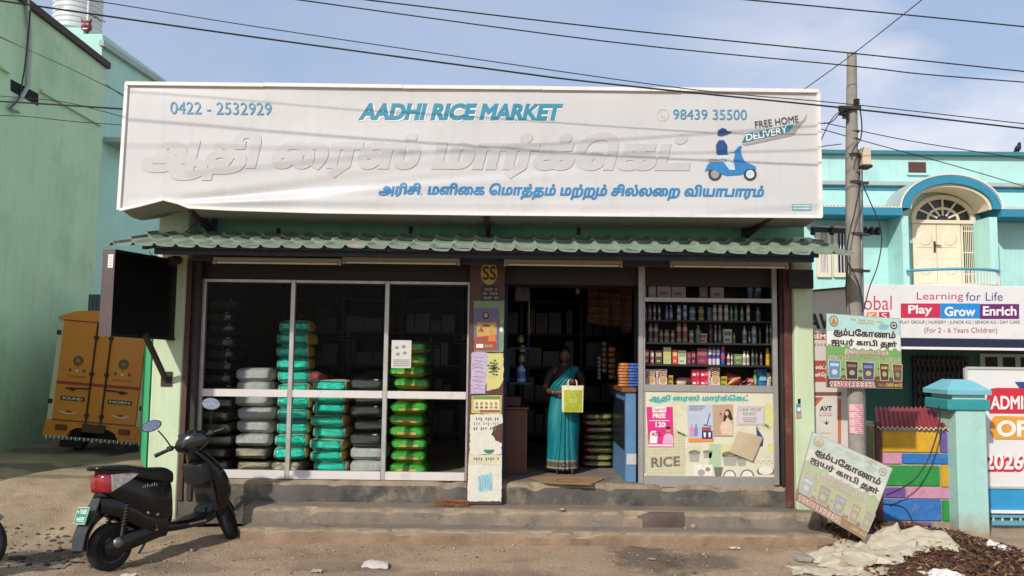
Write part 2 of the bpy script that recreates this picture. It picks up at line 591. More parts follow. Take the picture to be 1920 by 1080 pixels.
# ================================================================== ground
def gz(x, y):
    def ss(a, b, t):
        t = max(0, min(1, (t - a) / (b - a))); return t * t * (3 - 2 * t)
    z = 0.26 * ss(8.8, 11.0, y) * ss(-3.6, -4.6, x)
    z += 0.06 * ss(7.4, 8.5, y) * ss(-4.6, -3.2, x) * ss(3.9, 2.9, x)
    z += 0.12 * math.exp(-((x - 3.75) / 0.55) ** 2 - ((y - 8.75) / 0.45) ** 2)
    if 3 < y < 16 and abs(x) < 12:
        z += 0.012 * noise.noise(Vector((x * 1.7, y * 1.7, 0))) + 0.008 * noise.noise(Vector((x * 6, y * 6, 3))) + 0.004 * noise.noise(Vector((x * 16, y * 16, 8)))
        z += 0.014 * noise.noise(Vector((x * 3.3, y * 3.3, 11)))
        w = ss(-2.9, -3.8, x) * ss(8.6, 8.0, y) * ss(6.3, 7.1, y) + 0.3
        z += 0.05 * w * max(0, noise.noise(Vector((x * 3.1, y * 4.4, 5))))
        # wheel ruts of the lane
        if x < -3.6 and y > 7.8:
            for c in (-5.2, -6.7):
                z -= 0.05 * math.exp(-((x - c - 0.15 * math.sin(y)) / 0.16) ** 2)
    return z
def axis(lo, hi, a, b, st):
    t = [lo, lo * 0.5 + a * 0.5, a - 4, a - 1.5]
    t += list(np.arange(a, b, st))
    return t + [b, b + 1.5, b + 5, b * 0.5 + hi * 0.5, hi]
gx = axis(-260, 260, -9.0, 6.4, 0.06)
gy = axis(-60, 400, 5.2, 13.2, 0.06)
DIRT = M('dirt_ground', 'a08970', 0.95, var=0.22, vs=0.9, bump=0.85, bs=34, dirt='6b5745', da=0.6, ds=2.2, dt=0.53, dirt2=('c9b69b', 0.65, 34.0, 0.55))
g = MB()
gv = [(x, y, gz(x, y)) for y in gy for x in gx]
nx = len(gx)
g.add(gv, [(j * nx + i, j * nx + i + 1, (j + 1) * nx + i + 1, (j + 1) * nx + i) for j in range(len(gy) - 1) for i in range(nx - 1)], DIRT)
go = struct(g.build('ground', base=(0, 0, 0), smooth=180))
# finer grains: a second bump on the dirt, plus tracks
nt = DIRT.node_tree
b1 = [n for n in nt.nodes if n.type == 'BUMP'][0]
v2 = nt.nodes.new('ShaderNodeTexVoronoi'); v2.inputs['Scale'].default_value = 46
tco = [n for n in nt.nodes if n.type == 'TEX_COORD'][0]
nt.links.new(tco.outputs['Object'], v2.inputs['Vector'])
b2 = nt.nodes.new('ShaderNodeBump'); b2.inputs['Strength'].default_value = 0.35; b2.inputs['Distance'].default_value = 0.012
nt.links.new(v2.outputs['Distance'], b2.inputs['Height'])
nt.links.new(b1.outputs['Normal'], b2.inputs['Normal'])
nt.links.new(b2.outputs['Normal'], nt.nodes['Principled BSDF'].inputs['Normal'])

# damp and oily stains and a painted cast shadow at lower right, with ragged outlines
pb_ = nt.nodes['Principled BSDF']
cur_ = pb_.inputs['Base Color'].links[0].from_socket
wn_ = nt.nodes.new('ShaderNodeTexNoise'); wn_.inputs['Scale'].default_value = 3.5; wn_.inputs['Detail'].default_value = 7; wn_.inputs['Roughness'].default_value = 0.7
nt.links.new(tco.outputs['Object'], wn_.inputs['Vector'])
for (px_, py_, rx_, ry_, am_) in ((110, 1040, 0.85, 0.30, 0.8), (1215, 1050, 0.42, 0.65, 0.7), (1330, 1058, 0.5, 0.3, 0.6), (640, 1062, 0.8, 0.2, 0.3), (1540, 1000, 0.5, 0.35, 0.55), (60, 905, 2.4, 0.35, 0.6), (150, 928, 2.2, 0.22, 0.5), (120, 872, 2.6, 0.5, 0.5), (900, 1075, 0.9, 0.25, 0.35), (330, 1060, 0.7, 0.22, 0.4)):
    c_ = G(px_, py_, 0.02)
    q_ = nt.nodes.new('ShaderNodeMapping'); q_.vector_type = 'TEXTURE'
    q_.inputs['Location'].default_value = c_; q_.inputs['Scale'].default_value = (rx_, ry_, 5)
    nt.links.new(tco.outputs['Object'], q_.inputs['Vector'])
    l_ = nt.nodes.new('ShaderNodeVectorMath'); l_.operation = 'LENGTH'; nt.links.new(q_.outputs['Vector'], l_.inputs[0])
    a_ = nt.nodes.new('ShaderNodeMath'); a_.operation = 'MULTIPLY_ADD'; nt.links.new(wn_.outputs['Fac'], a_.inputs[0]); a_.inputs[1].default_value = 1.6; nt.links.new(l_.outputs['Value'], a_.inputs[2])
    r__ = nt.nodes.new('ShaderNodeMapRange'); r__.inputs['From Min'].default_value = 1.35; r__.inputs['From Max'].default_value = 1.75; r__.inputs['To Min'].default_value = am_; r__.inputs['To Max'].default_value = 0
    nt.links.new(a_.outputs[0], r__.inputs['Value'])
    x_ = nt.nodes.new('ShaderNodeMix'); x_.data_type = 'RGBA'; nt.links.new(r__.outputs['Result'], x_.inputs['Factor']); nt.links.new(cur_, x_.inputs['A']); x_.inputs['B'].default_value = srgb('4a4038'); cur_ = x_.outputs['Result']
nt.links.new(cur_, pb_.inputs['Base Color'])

# a worn cement strip that runs out from the foot of the steps to the left
def wornslab(mb, x0, x1, yf, yb, z0, z1, mtop, mfront, medge, seed=0, amp=0.012, mdamp=None, damp=None, st=0.045):
    n = max(4, int((x1 - x0) / st))
    rows = [(0.0, 0.0), (0.0, 0.35), (0.0, 0.7), (0.0, 0.9), (0.012, 0.985), (0.035, 1.0), (0.09, 1.0), (0.2, 1.0), (1.0, 1.0)]
    k0 = len(mb.v)
    for i in range(n + 1):
        x = x0 + (x1 - x0) * i / n
        for j, (fy, fz) in enumerate(rows):
            y = yf + (fy if fy < 1 else yb - yf)
            z = z0 + (z1 - z0) * fz
            if j < 8:
                q = noise.noise(Vector((x * 3.0 + seed, z * 4, 1.3))) + 0.6 * noise.noise(Vector((x * 11 + seed, z * 11, 4.0)))
                y += amp * q
                if j in (3, 4, 5):
                    ch = max(0, noise.noise(Vector((x * 5 + seed * 3, 7.7, 0))) - 0.12)
                    z -= 0.09 * ch; y += 0.09 * ch
            mb.v.append((x, y, z))
    m = len(rows)
    for i in range(n):
        x = x0 + (x1 - x0) * (i + 0.5) / n
        for j in range(m - 1):
            a = k0 + i * m + j
            mb.f.append((a, a + m, a + m + 1, a + 1))
            mat = mfront if j < 3 else (medge if j < 6 else mtop)
            if damp and damp[0] < x + 0.03 * noise.noise(Vector((j * 3.0, x, 0))) < damp[1] and j < 5: mat = mdamp
            mb.m.append(mb.mi(mat))
    for i in (0, n):
        mb.add([mb.v[k0 + i * m + j] for j in range(m)] + [(x0 if i == 0 else x1, yb, z0)], [tuple(range(m + 1))[::(1 if i else -1)]], mfront)

# ================================================================== the rice shop
SHOP = thing('shop_building', 'single-storey rice shop with pale green pilasters, cement steps and open doorway', 'shop', (-0.3, 9.1, 0))
ZF, Z2, Z3 = 0.58, 0.348, 0.193
def part(mb, name, parent, smooth=0): return mb.build(name, parent, smooth)
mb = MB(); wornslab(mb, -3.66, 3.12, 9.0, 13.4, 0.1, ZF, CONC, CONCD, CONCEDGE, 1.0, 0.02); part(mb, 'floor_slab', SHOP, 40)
mb = MB(); wornslab(mb, -2.82, 3.30, 8.64, 9.2, 0.0, Z2, CONC, CONC, CONCEDGE, 5.0, 0.024, DAMP, (P(1200, 970, 8.64).x, P(1284, 970, 8.64).x)); part(mb, 'step', SHOP, 40)
mb = MB(); wornslab(mb, -2.74, 3.42, 8.34, 8.8, -0.02, Z3, CONC, M('dusty_step', '8f7861', 0.95, var=0.2, vs=3, bump=0.7, bs=30, dirt='6f6358', da=0.6, ds=2.5, dt=0.52), CONCEDGE, 9.0, 0.035); part(mb, 'step', SHOP, 40)
# upper wall, roof, side and back walls
mb = MB(); mb.box(-3.86, 3.36, 9.14, 9.36, 3.0, 5.0, GREENW); part(mb, 'upper_wall', SHOP)
mb = MB(); mb.box(-4.0, 3.4, 9.37, 13.6, 4.1, 4.3, CONC); part(mb, 'roof', SHOP)
mb = MB(); mb.box(-4.0, -3.86, 9.3, 13.4, 0.0, 4.1, CREAM); part(mb, 'side_wall', SHOP)
mb = MB(); mb.box(3.24, 3.36, 9.37, 13.4, 0.0, 4.1, CREAM); part(mb, 'side_wall', SHOP)
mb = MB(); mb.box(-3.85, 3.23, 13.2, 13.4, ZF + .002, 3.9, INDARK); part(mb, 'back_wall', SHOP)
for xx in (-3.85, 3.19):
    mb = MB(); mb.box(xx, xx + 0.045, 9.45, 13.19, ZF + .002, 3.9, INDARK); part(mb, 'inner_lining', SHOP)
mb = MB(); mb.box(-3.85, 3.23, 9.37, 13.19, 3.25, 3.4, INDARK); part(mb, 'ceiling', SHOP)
# pilasters
mb = MB(); mb.box(-4.01, -3.67, 8.98, 9.3, 0.0, 4.0, CREAM, 0.012); part(mb, 'pilaster', SHOP)
mb = MB(); mb.box(3.145, 3.36, 8.9, 9.13, 0.0, 3.35, CREAM, 0.012); part(mb, 'pilaster', SHOP)
# shutter guide channels
mb = MB()
for x in (-3.66, -3.56):
    mb.box(x, x + 0.055, 8.97, 9.12, Z2, 3.0, BROWNP if x < -3.6 else DARKBROWN, 0.004)
mb.box(-3.61, -3.55, 9.02, 9.12, Z2, 3.0, DARKBROWN); part(mb, 'shutter_guide', SHOP)
mb = MB(); mb.box(3.055, 3.135, 8.96, 9.1, Z2, 3.0, MAROON, 0.006); mb.box(3.02, 3.05, 9.0, 9.1, ZF, 3.0, DARKBROWN); part(mb, 'shutter_guide', SHOP)
# rolled shutter housing above the openings
mb = MB(); mb.box(-3.66, 3.13, 9.12, 9.6, 2.80, 3.2, DARKBROWN)
for i in range(9): mb.box(-3.6, 3.1, 9.112, 9.119, 2.82 + i * 0.042, 2.845 + i * 0.042, DARKBROWN)
part(mb, 'shutter_box', SHOP)
# centre pillar
a0, a1, _, _ = PB(877, 560, 944, 945, 8.93)
mb = MB(); mb.box(a0, a1, 8.93, 9.3, Z2 + 0.003, 3.02, BROWNP, 0.006); part(mb, 'pillar', SHOP)
# room divider wall behind the pillar and the blue side wall of the doorway
mb = MB(); mb.box(a1 - 0.06, a1 + 0.03, 9.32, 11.0, ZF + .002, 3.25, INBLUE); part(mb, 'partition_wall', SHOP)

# ---- display window: one frame, six panes
WY = 9.08
win = MB()
xl, xr_ = PB(372, 527, 886, 905, WY)[0], PB(372, 527, 884, 905, WY)[1]
zb, zt = ZF + 0.005, P(640, 526, WY).z
zm0, zm1 = P(640, 746, WY).z, P(640, 732, WY).z
zr = P(640, 883, WY).z
xm = [(P(547, 700, WY).x + P(540, 830, WY).x) / 2, (P(724, 700, WY).x + P(719, 830, WY).x) / 2]
for x, w in ((xl + 0.028, 0.055), (xm[0], 0.05), (xm[1], 0.05), (xr_ - 0.028, 0.055)):
    win.box(x - w / 2, x + w / 2, WY - 0.03, WY + 0.03, zb, zt, ALU, 0.004)
edges_ = [xl + 0.056, xm[0] - 0.026, xm[0] + 0.026, xm[1] - 0.026, xm[1] + 0.026, xr_ - 0.056]
for i in range(3):
    e0, e1 = edges_[2 * i], edges_[2 * i + 1]
    win.box(e0, e1, WY - 0.034, WY + 0.026, zb, zr, M('white_aluminium', 'd4cfcb', 0.45, 0.1, var=0.05, vs=4, dirt='85735f', da=0.45, ds=4, dt=0.58), 0.004)
    win.box(e0, e1, WY - 0.026, WY + 0.026, zm0, zm1, M('white_aluminium'), 0.004)
    win.box(e0, e1, WY - 0.024, WY + 0.024, zt - 0.035, zt, ALU, 0.004)
WIN = part(win, 'window_frame', SHOP)
GLASS = glass_mat('window_glass', (0.95, 0.97, 0.96), 1.12)
for i in range(3):
    for (z0, z1) in ((zr, zm0), (zm1, zt - 0.035)):
        mb = MB(); mb.box(edges_[2 * i], edges_[2 * i + 1], WY - 0.003, WY + 0.003, z0, z1, GLASS); part(mb, 'pane', WIN)

# ================================================================== awning of cement tiles
AW = thing('tile_awning', 'sloping awning of weathered grey-green corrugated tiles above the shopfront', 'awning', (-0.3, 9.1, 3.0))
TILE = M('weathered_tile', '7f8d7b', 0.9, var=0.22, vs=5, bump=0.35, bs=40, dirt='4c5549', da=0.65, ds=5, dt=0.52, dirt2=('a79a80', 0.5, 9, 0.6), stretch=(1.2, 1, 1))
TILE2 = M('weathered_tan_tile', 'ab9a7e', 0.9, var=0.16, vs=6, bump=0.35, bs=40, dirt='6a6352', da=0.5, ds=5, dt=0.54)
PITCHT = 0.214
def tile_h(x):
    u = (x / PITCHT) % 1.0
    if u < 0.26: h = 0.036 * math.sin(math.pi * u / 0.26) ** 1.2
    else: h = 0.008 * (1 - (u - 0.26) / 0.74) - 0.005 * math.sin(math.pi * (u - 0.26) / 0.74)
    return h
X0A, X1A = -4.10, 3.44
def aw_mid(s, t):     # s along the street, t 0 eave .. 1 wall
    x = X0A + (X1A - X0A) * s
    row = t * 3.0
    fr_ = row - math.floor(min(row, 2.999))
    y = 8.0 + 1.12 * t
    z = 3.055 + 0.315 * t + tile_h(x) - 0.028 * (fr_ if t < 1 else 1) + 0.01 * noise.noise(Vector((math.floor(x / PITCHT) * 3.1, math.floor(row) * 1.7, 0)))
    z += 0.012 * noise.noise(Vector((x * 0.9, y, 2)))
    return Vector((x, y, z))
NU = int((X1A - X0A) / PITCHT * 12)
ts = []
for r_ in range(3): ts += [r_ / 3 + 0.0005, r_ / 3 + 0.12, r_ / 3 + 0.22, r_ / 3 + 0.3328]
mb = MB()
mb.v = []
vs = [aw_mid(i / NU, t) for t in ts for i in range(NU + 1)]
def tmat(i, j):
    x = X0A + (X1A - X0A) * (i + 0.5) / NU
    return TILE2 if int((x + 0.03) // PITCHT) in (-8,) and j < 3 else TILE
for j in range(len(ts) - 1):
    for i in range(NU):
        a = j * (NU + 1) + i
        mb.add([vs[a], vs[a + 1], vs[a + NU + 2], vs[a + NU + 1]], [(0, 1, 2, 3)], tmat(i, j))
        lo = Vector((0, 0, -0.016))
        if j % 4 != 3: mb.add([vs[a] + lo, vs[a + 1] + lo, vs[a + NU + 2] + lo, vs[a + NU + 1] + lo], [(3, 2, 1, 0)], TILE)
for i in range(NU):
    lo = Vector((0, 0, -0.016))
    mb.add([vs[i], vs[i + 1], vs[i + 1] + lo, vs[i] + lo], [(3, 2, 1, 0)], TILE)
to = part(mb, 'tile_sheet', AW)
bm = bmesh.new(); bm.from_mesh(to.data); bmesh.ops.remove_doubles(bm, verts=bm.verts, dist=1e-5); bm.to_mesh(to.data); bm.free()
to.data.polygons.foreach_set('use_smooth', [True] * len(to.data.polygons)); to.data.set_sharp_from_angle(angle=R(50))
# beam under the eave and rafters back to the wall
e0, e1, ez0, ez1 = PB(290, 466, 1525, 485, 8.2)
mb = MB(); mb.box(e0, e1, 8.18, 8.24, 2.985, 3.075, NAVY, 0.004); part(mb, 'eave_beam', AW)
mb = MB(); mb.box(e0 + 0.25, e1 - 0.1, 8.55, 8.61, 2.96, 3.03, NAVY, 0.004); part(mb, 'inner_beam', AW)
mb = MB(); mb.box(e0, e1, 8.06, 8.085, 3.03, 3.07, NAVY); part(mb, 'batten', AW)
for x in (-3.75, -2.5, -1.25, 0.0, 1.2, 2.4, 3.1):
    mb = MB(); mb.bar((x, 8.1, 3.045), (x, 9.14, 3.26), 0.05, 0.05, NAVY); part(mb, 'rafter', AW)
# ================================================================== tube lights under the awning
TUBE = M('unlit_tube_glass', 'd8d2c2', 0.35)
BATT = M('tube_batten', 'a59d8c', 0.5, var=0.1)
for k, (px0, px1, py) in enumerate(((400, 640, 487), (642, 862, 487), (945, 1167, 491), (1256, 1478, 494))):
    a, b = P(px0, py, 8.5), P(px1, py + 3, 8.5)
    t = thing('tube_light', ['unlit tube light under the awning, nearest the black signboard', 'unlit tube light above the middle window panes', 'unlit tube light above the open doorway', 'unlit tube light above the display cabinet'][k], 'tube light', (a + b) / 2, 'tube lights under the awning')
    mb = MB(); mb.box(a.x, b.x, 8.49, 8.53, a.z - 0.01, a.z + 0.03, BATT, 0.004); part(mb, 'batten', t)
    mb = MB(); mb.cyl((a.x + 0.04, 8.5, a.z - 0.026), (b.x - 0.04, 8.5, a.z - 0.026), 0.013, 0.013, TUBE, 10); part(mb, 'tube', t, 60)
    for q in (a.x, b.x - 0.03):
        mb = MB(); mb.box(q, q + 0.03, 8.485, 8.515, a.z - 0.045, a.z - 0.012, BATT); part(mb, 'holder', t)

# ================================================================== big white hoarding
HY = 8.35
SG = thing('shop_sign', 'long white flex hoarding with teal and blue lettering above the tiled awning', 'sign', (-0.45, 8.6, 3.46))
FLEX = M('white_flex', 'c9c8c7', 0.34, var=0.035, vs=1.4, bump=0.05, bs=6, dirt='b3a79c', da=0.3, ds=2.2, dt=0.56, spec=0.4, streak=0.10)
FLEXB = M('soiled_flex', '8d8780', 0.7, var=0.15, vs=3, dirt='5a5148', da=0.5, ds=3, dt=0.55)
SX0, SX1 = -4.145, 3.245
def sgz_top(x): return 4.826 + (x - SX0) / (SX1 - SX0) * 0.01
BOT = [(P(px_, py_, HY).x, P(px_, py_, HY).z) for px_, py_ in ((226, 394), (262, 386), (308, 374), (336, 381), (356, 389), (430, 393), (600, 398), (900, 402), (1540, 407))]
def sgz_bot(x):
    for (xa, za), (xb, zb_) in zip(BOT, BOT[1:]):
        if x <= xb: return za + (zb_ - za) * max(0, (x - xa)) / (xb - xa)
    return BOT[-1][1]
def sg_pt(s, t):
    x = SX0 + (SX1 - SX0) * s
    zb_, zt_ = sgz_bot(x), sgz_top(x)
    z = zb_ + (zt_ - zb_) * t
    # slack folds pulled from the dented lower-left edge
    fx, fz = x + 3.65, z - 3.5
    fold = 0
    for ang, sp_, am, ln in ((0.04, 0.06, 0.020, 2.6), (0.10, 0.07, 0.020, 3.4), (0.16, 0.08, 0.013, 2.4), (0.01, 0.05, 0.016, 4.6)):
        d = fz - math.tan(ang) * max(0, fx) - 0.02
        fade = math.exp(-(max(0, fx) / ln) ** 2) * (1 if fx > 0 else math.exp(-(fx / 0.35) ** 2))
        fold += am * fade * math.exp(-(d / sp_) ** 2) * math.sin(d * 22 + ang * 30)
    edge = min(1, s * 60, (1 - s) * 60, t * 14, (1 - t) * 14)
    y = HY - fold * edge - 0.006 * edge * noise.noise(Vector((x * 1.1, z * 1.6, 0))) - 0.012 * edge * noise.noise(Vector((x * 0.35, z * 2.2, 9)))
    return Vector((x, y, z))
mb = MB(); mb.grid(sg_pt, 260, 60, FLEX); part(mb, 'flex_face', SG, 180)
# box behind the face
mb = MB()
n = 60; secs = []
for i in range(n + 1):
    x = SX0 + (SX1 - SX0) * i / n
    zb_, zt_ = sgz_bot(x), sgz_top(x)
    sag = 0.05 * math.exp(-((x + 3.7) / 0.4) ** 2)
    secs.append([(x, HY + 0.07, zb_), (x, 8.62, zb_ - 0.02 - sag), (x, 8.85, zb_ - 0.028 - 0.02 * math.sin(i * 0.9) ** 2), (x, 8.85, zt_ - 0.01), (x, HY + 0.07, zt_ - 0.004)])
mb.loft([[Vector(p) for p in q] for q in secs], FLEXB); part(mb, 'box_back', SG)
TRIM = M('white_sign_trim', 'e6dfd9', 0.45, var=0.06, vs=8, dirt='7c6d60', da=0.4, ds=7, dt=0.58)
mb = MB()
for i in range(5):
    xa, xb = SX0 + (SX1 - SX0) * i / 5, SX0 + (SX1 - SX0) * (i + 1) / 5 - 0.004
    mb.bar((xa, HY - 0.012, sgz_top(xa) + 0.004 * math.sin(i * 2)), (xb, HY - 0.012, sgz_top(xb) - 0.004 * math.sin(i * 3)), 0.04, 0.038, TRIM)
mb.bar((SX0 - 0.008, HY - 0.01, sgz_bot(SX0)), (SX0 + 0.008, HY - 0.01, sgz_top(SX0)), 0.03, 0.035, TRIM)
mb.bar((SX1, HY - 0.01, sgz_bot(SX1)), (SX1 - 0.004, HY - 0.01, sgz_top(SX1)), 0.03, 0.035, TRIM)
for (xa, za), (xb, zb_) in zip(BOT, BOT[1:]):
    mb.bar((xa, HY - 0.012, za), (xb, HY - 0.012, zb_), 0.034, 0.03, TRIM)
part(mb, 'edge_trim', SG)
def on_sign(off):
    """photo pixel -> the point on the slack flex face, lifted by off"""
    def f(x, y):
        p = P(x, y, HY)
        zb_, zt_ = sgz_bot(p.x), sgz_top(p.x)
        q = sg_pt((p.x - SX0) / (SX1 - SX0), (p.z - zb_) / (zt_ - zb_))
        return Vector((p.x, q.y - off, p.z))
    return f
SF = on_sign(0.007)
SIGNBLUE = M('teal_lettering', '2d86a0', 0.5, var=0.1, vs=3)
PHONEBLUE = M('phone_lettering', '4a8bab', 0.5, var=0.08)
TAMILBLUE = M('blue_lettering', '2f7fb5', 0.5, var=0.1, vs=3)
NAVYP = M('navy_print', '25467f', 0.5)
mb = MB(); mb.ft(SF, 'AADHI RICE MARKET', 672, 193, 1056, 225, SIGNBLUE, 0.055, 0.24, depth=(0, 0.005, 0), dy=2)
part(mb, 'lettering', SG)['label'] = 'teal slanted English shop name'
WHITED = M('white_letter_edge', 'e9e4e0', 0.5)
mb = MB(); mb.ft(lambda x, y: on_sign(0.004)(x + 1.5, y + 2.5), 'AADHI RICE MARKET', 672, 193, 1056, 225, WHITED, 0.075, 0.24, depth=(0, 0.003, 0), dy=2); part(mb, 'lettering_backing', SG)
mb = MB(); mb.ft(SF, '0422 - 2532929', 320, 191, 509, 214, PHONEBLUE, 0.0, 0, dy=2, depth=(0, 0.005, 0)); part(mb, 'phone_number', SG)
mb = MB(); mb.ft(SF, '98439 35500', 1262, 205, 1400, 224, PHONEBLUE, 0.0, 0, dy=1, depth=(0, 0.005, 0)); part(mb, 'phone_number', SG)
mb = MB(); mb.ft(SF, 'அரிசி, மளிகை மொத்தம் மற்றும் சில்லறை வியாபாரம்', 710, 342, 1432, 372, TAMILBLUE, 0.035, 0.18, depth=(0, 0.005, 0), dy=5)
part(mb, 'lettering', SG)['label'] = 'blue slanted Tamil line along the lower edge'
FLEXL = M('faded_letter_flex', 'bebcbb', 0.4, var=0.05, vs=3)
mb = MB(); mb.ft(on_sign(0.007), 'ஆதி ரைஸ் மார்க்கெட்', 265, 243, 1295, 338, FLEXL, 0.065, 0.2, depth=(0, 0.010, 0), dy=6)
part(mb, 'raised_lettering', SG)['label'] = 'faded white raised Tamil letters'
# delivery drawing: rider on a blue scooter and its caption
BLUES = M('scooter_print_blue', '2b7ab5', 0.5); LBL = M('pale_blue_print', 'bcd0d4', 0.5); DGR = M('dark_grey_print', '3b3b3d', 0.5); GRP = M('grey_print', '9a958f', 0.5)
mb = MB()
f1 = on_sign(0.004); f2 = on_sign(0.007); f3 = on_sign(0.010)
for cx in (1340, 1406):
    mb.fc(f1, cx, 327, 12.5, 12.5, DGR); mb.fc(f2, cx, 327, 8, 8, GRP if cx < 1400 else LBL)
mb.fp(f2, [(1321, 322), (1326, 309), (1338, 304), (1362, 304), (1365, 318), (1378, 319), (1375, 300), (1380, 282), (1388, 276), (1390, 290), (1395, 302), (1406, 308), (1416, 312), (1417, 318), (1400, 318), (1390, 328), (1362, 330), (1350, 326), (1335, 318)], BLUES)
mb.fp(f3, [(1328, 299), (1362, 298), (1362, 304), (1328, 305)], GRP)
mb.fp(f3, [(1343, 292), (1362, 291), (1376, 316), (1378, 319), (1367, 319), (1355, 303), (1343, 300)], LBL)
mb.fp(f3, [(1343, 289), (1342, 272), (1348, 263), (1357, 263), (1363, 272), (1364, 289), (1354, 292)], NAVYP)
mb.fp(f3, [(1353, 268), (1361, 273), (1365, 282), (1376, 281), (1377, 285), (1362, 287), (1356, 280)], LBL)
mb.fp(f3, [(1345, 254), (1346, 245), (1353, 240), (1361, 242), (1363, 246), (1373, 247), (1366, 251), (1352, 255)], NAVYP)
mb.fl(f3, [(1377, 287), (1385, 277), (1390, 275)], 4, BLUES)
part(mb, 'rider_picture', SG)
mb = MB()
mb.fp(f1, [(1390, 271), (1481, 249), (1490, 233), (1505, 226), (1513, 213), (1510, 226), (1497, 240), (1488, 254), (1400, 273)], GRP)
mb.fp(f2, [(1391, 268), (1399, 250), (1488, 233), (1480, 247)], M('teal_caption', '2b7f90', 0.5))
def rotm(f, x0, y0, ang):
    c, s_ = math.cos(ang), math.sin(ang)
    return lambda x, y: f(x0 + x * c - y * s_, y0 + x * s_ + y * c)
mb.ft(rotm(f3, 1416, 241, -0.14), 'FREE HOME', 0, -13, 82, 0, DGR, 0.004)
mb.ft(rotm(f3, 1399, 264, -0.20), 'DELIVERY', 0, -12, 80, 1, WHITE, 0.02, 0.1)
part(mb, 'caption', SG)
mb = MB(); mb.fr(f1, 1485, 383, 1521, 395, M('credit_teal', '5da9b8', 0.5))
for yy in (386, 391):
    for k in range(9): mb.fr(f2, 1487 + k * 3.7, yy - 1.5, 1489.6 + k * 3.7, yy + 1.5, WHITE)
part(mb, 'printer_credit', SG)
mb = MB()
for k in range(14):
    a = R(25.7 * k); mb.fl(f1, [(1243 + 11 * math.cos(a), 216 + 11 * math.sin(a)), (1243 + 11 * math.cos(a + 0.46), 216 + 11 * math.sin(a + 0.46))], 1.4, FLEXL)
mb.fl(f1, [(1238, 210), (1240, 217), (1247, 222)], 3, FLEXL); part(mb, 'faded_handset_mark', SG)
# struts back to the wall
for px_, x2 in ((356, 402), (912, 916), (1447, 1395)):
    a = P(px_, 398 if px_ < 400 else 406, 8.42); b = P(x2, 412 + (x2 - 400) * 0.004 + 18 * (x2 > 1000), 9.1)
    mb = MB(); mb.bar(a, (b.x, 9.12, a.z - 0.05), 0.05, 0.05, RUST); mb.bar((b.x, 9.1, a.z + 0.1), (b.x, 9.1, a.z - 0.16), 0.05, 0.05, RUST); mb.bar((b.x, 9.11, a.z - 0.14), a, 0.035, 0.035, RUST)
    part(mb, 'bracket', SG)
# fittings on the green wall in the shade
for px_, py_ in ((522, 432), (770, 430), (1085, 432)):
    c = P(px_, py_, 9.13); mb = MB(); mb.box(c.x - 0.02, c.x + 0.02, 9.12, 9.14, c.z - 0.05, c.z + 0.03, RUST); part(mb, 'wall_peg', SHOP)
# ================================================================== turquoise school building on the right
BY = 16.6
SB = thing('school_building', 'two-storey turquoise building with an arched cream balcony door and flat parapet', 'building', (11, 17, 0))
x0 = P(1500, 400, BY).x; x1 = 17.0
ztop = P(1740, 288, BY).z
z_ch = P(1740, 394, BY).z
mb = MB(); mb.box(x0, x1, BY, 19.5, P(1740, 640, BY).z, ztop, TEAL); part(mb, 'upper_wall', SB)
LEDGE = M('ledge_grey', 'a8b4b2', 0.7, var=0.08)
mb = MB(); mb.box(x0, x1, BY - 0.12, BY - 0.002, ztop - 0.05, ztop + 0.03, M('parapet_coping', '3a7d83', 0.6)); part(mb, 'coping', SB)
mb = MB(); mb.box(x0, x1, BY - 0.10, BY - 0.002, P(1640, 349, BY).z, P(1640, 341, BY).z, LEDGE, 0.01); part(mb, 'ledge', SB)
mb = MB(); mb.box(x0, x1, BY - 0.03, BY - 0.002, P(1640, 356, BY).z, P(1640, 351, BY).z, TEALD); part(mb, 'painted_line', SB)
# porch: arch standing 0.6 m proud of the wall
PY_ = 15.95
cx = P(1782, 395, PY_).x; zs = P(1782, 392, PY_).z
ro = P(1874, 392, PY_).x - cx; rise = P(1782, 331, PY_).z - zs
def arch(r, h, n=24, a0=0, a1=180): return [(cx + r * math.cos(R(a0 + (a1 - a0) * i / n)), zs + h * math.sin(R(a0 + (a1 - a0) * i / n))) for i in range(n + 1)]
def band(mb, A, B, ya, yb, mat):
    n = len(A)
    for i in range(n - 1):
        q = [A[i], A[i + 1], B[i + 1], B[i]]
        f_ = [Vector((p[0], ya, p[1])) for p in q]; b_ = [Vector((p[0], yb, p[1])) for p in q]
        mb.add(f_ + b_, [(0, 1, 2, 3), (4, 7, 6, 5), (0, 4, 5, 1), (2, 6, 7, 3)], mat)
mb = MB(); band(mb, arch(ro, rise), arch(ro - 0.15, rise - 0.15), PY_ - 0.06, BY - 0.003, TEALD); part(mb, 'arch_band', SB, 40)
mb = MB(); band(mb, arch(ro + 0.06, rise + 0.055), arch(ro + 0.004, rise + 0.004), PY_ - 0.05, BY - 0.003, LEDGE)
for i in range(60):
    a = R(180 * (i + 0.5) / 60)
    mb.box(-0.018, 0.018, PY_ - 0.072, PY_ - 0.052, 0, 0.03, WHITE, 0, Matrix.Translation((cx + (ro + 0.02) * math.cos(a), 0, zs + (rise + 0.02) * math.sin(a))) @ Matrix.Rotation(-(a - math.pi / 2), 4, 'Y'))
part(mb, 'arch_moulding', SB)
mb = MB(); band(mb, arch(ro - 0.153, rise - 0.153), arch(ro - 0.21, rise - 0.21), PY_, 17.3, CREAMY); part(mb, 'vault', SB, 40)
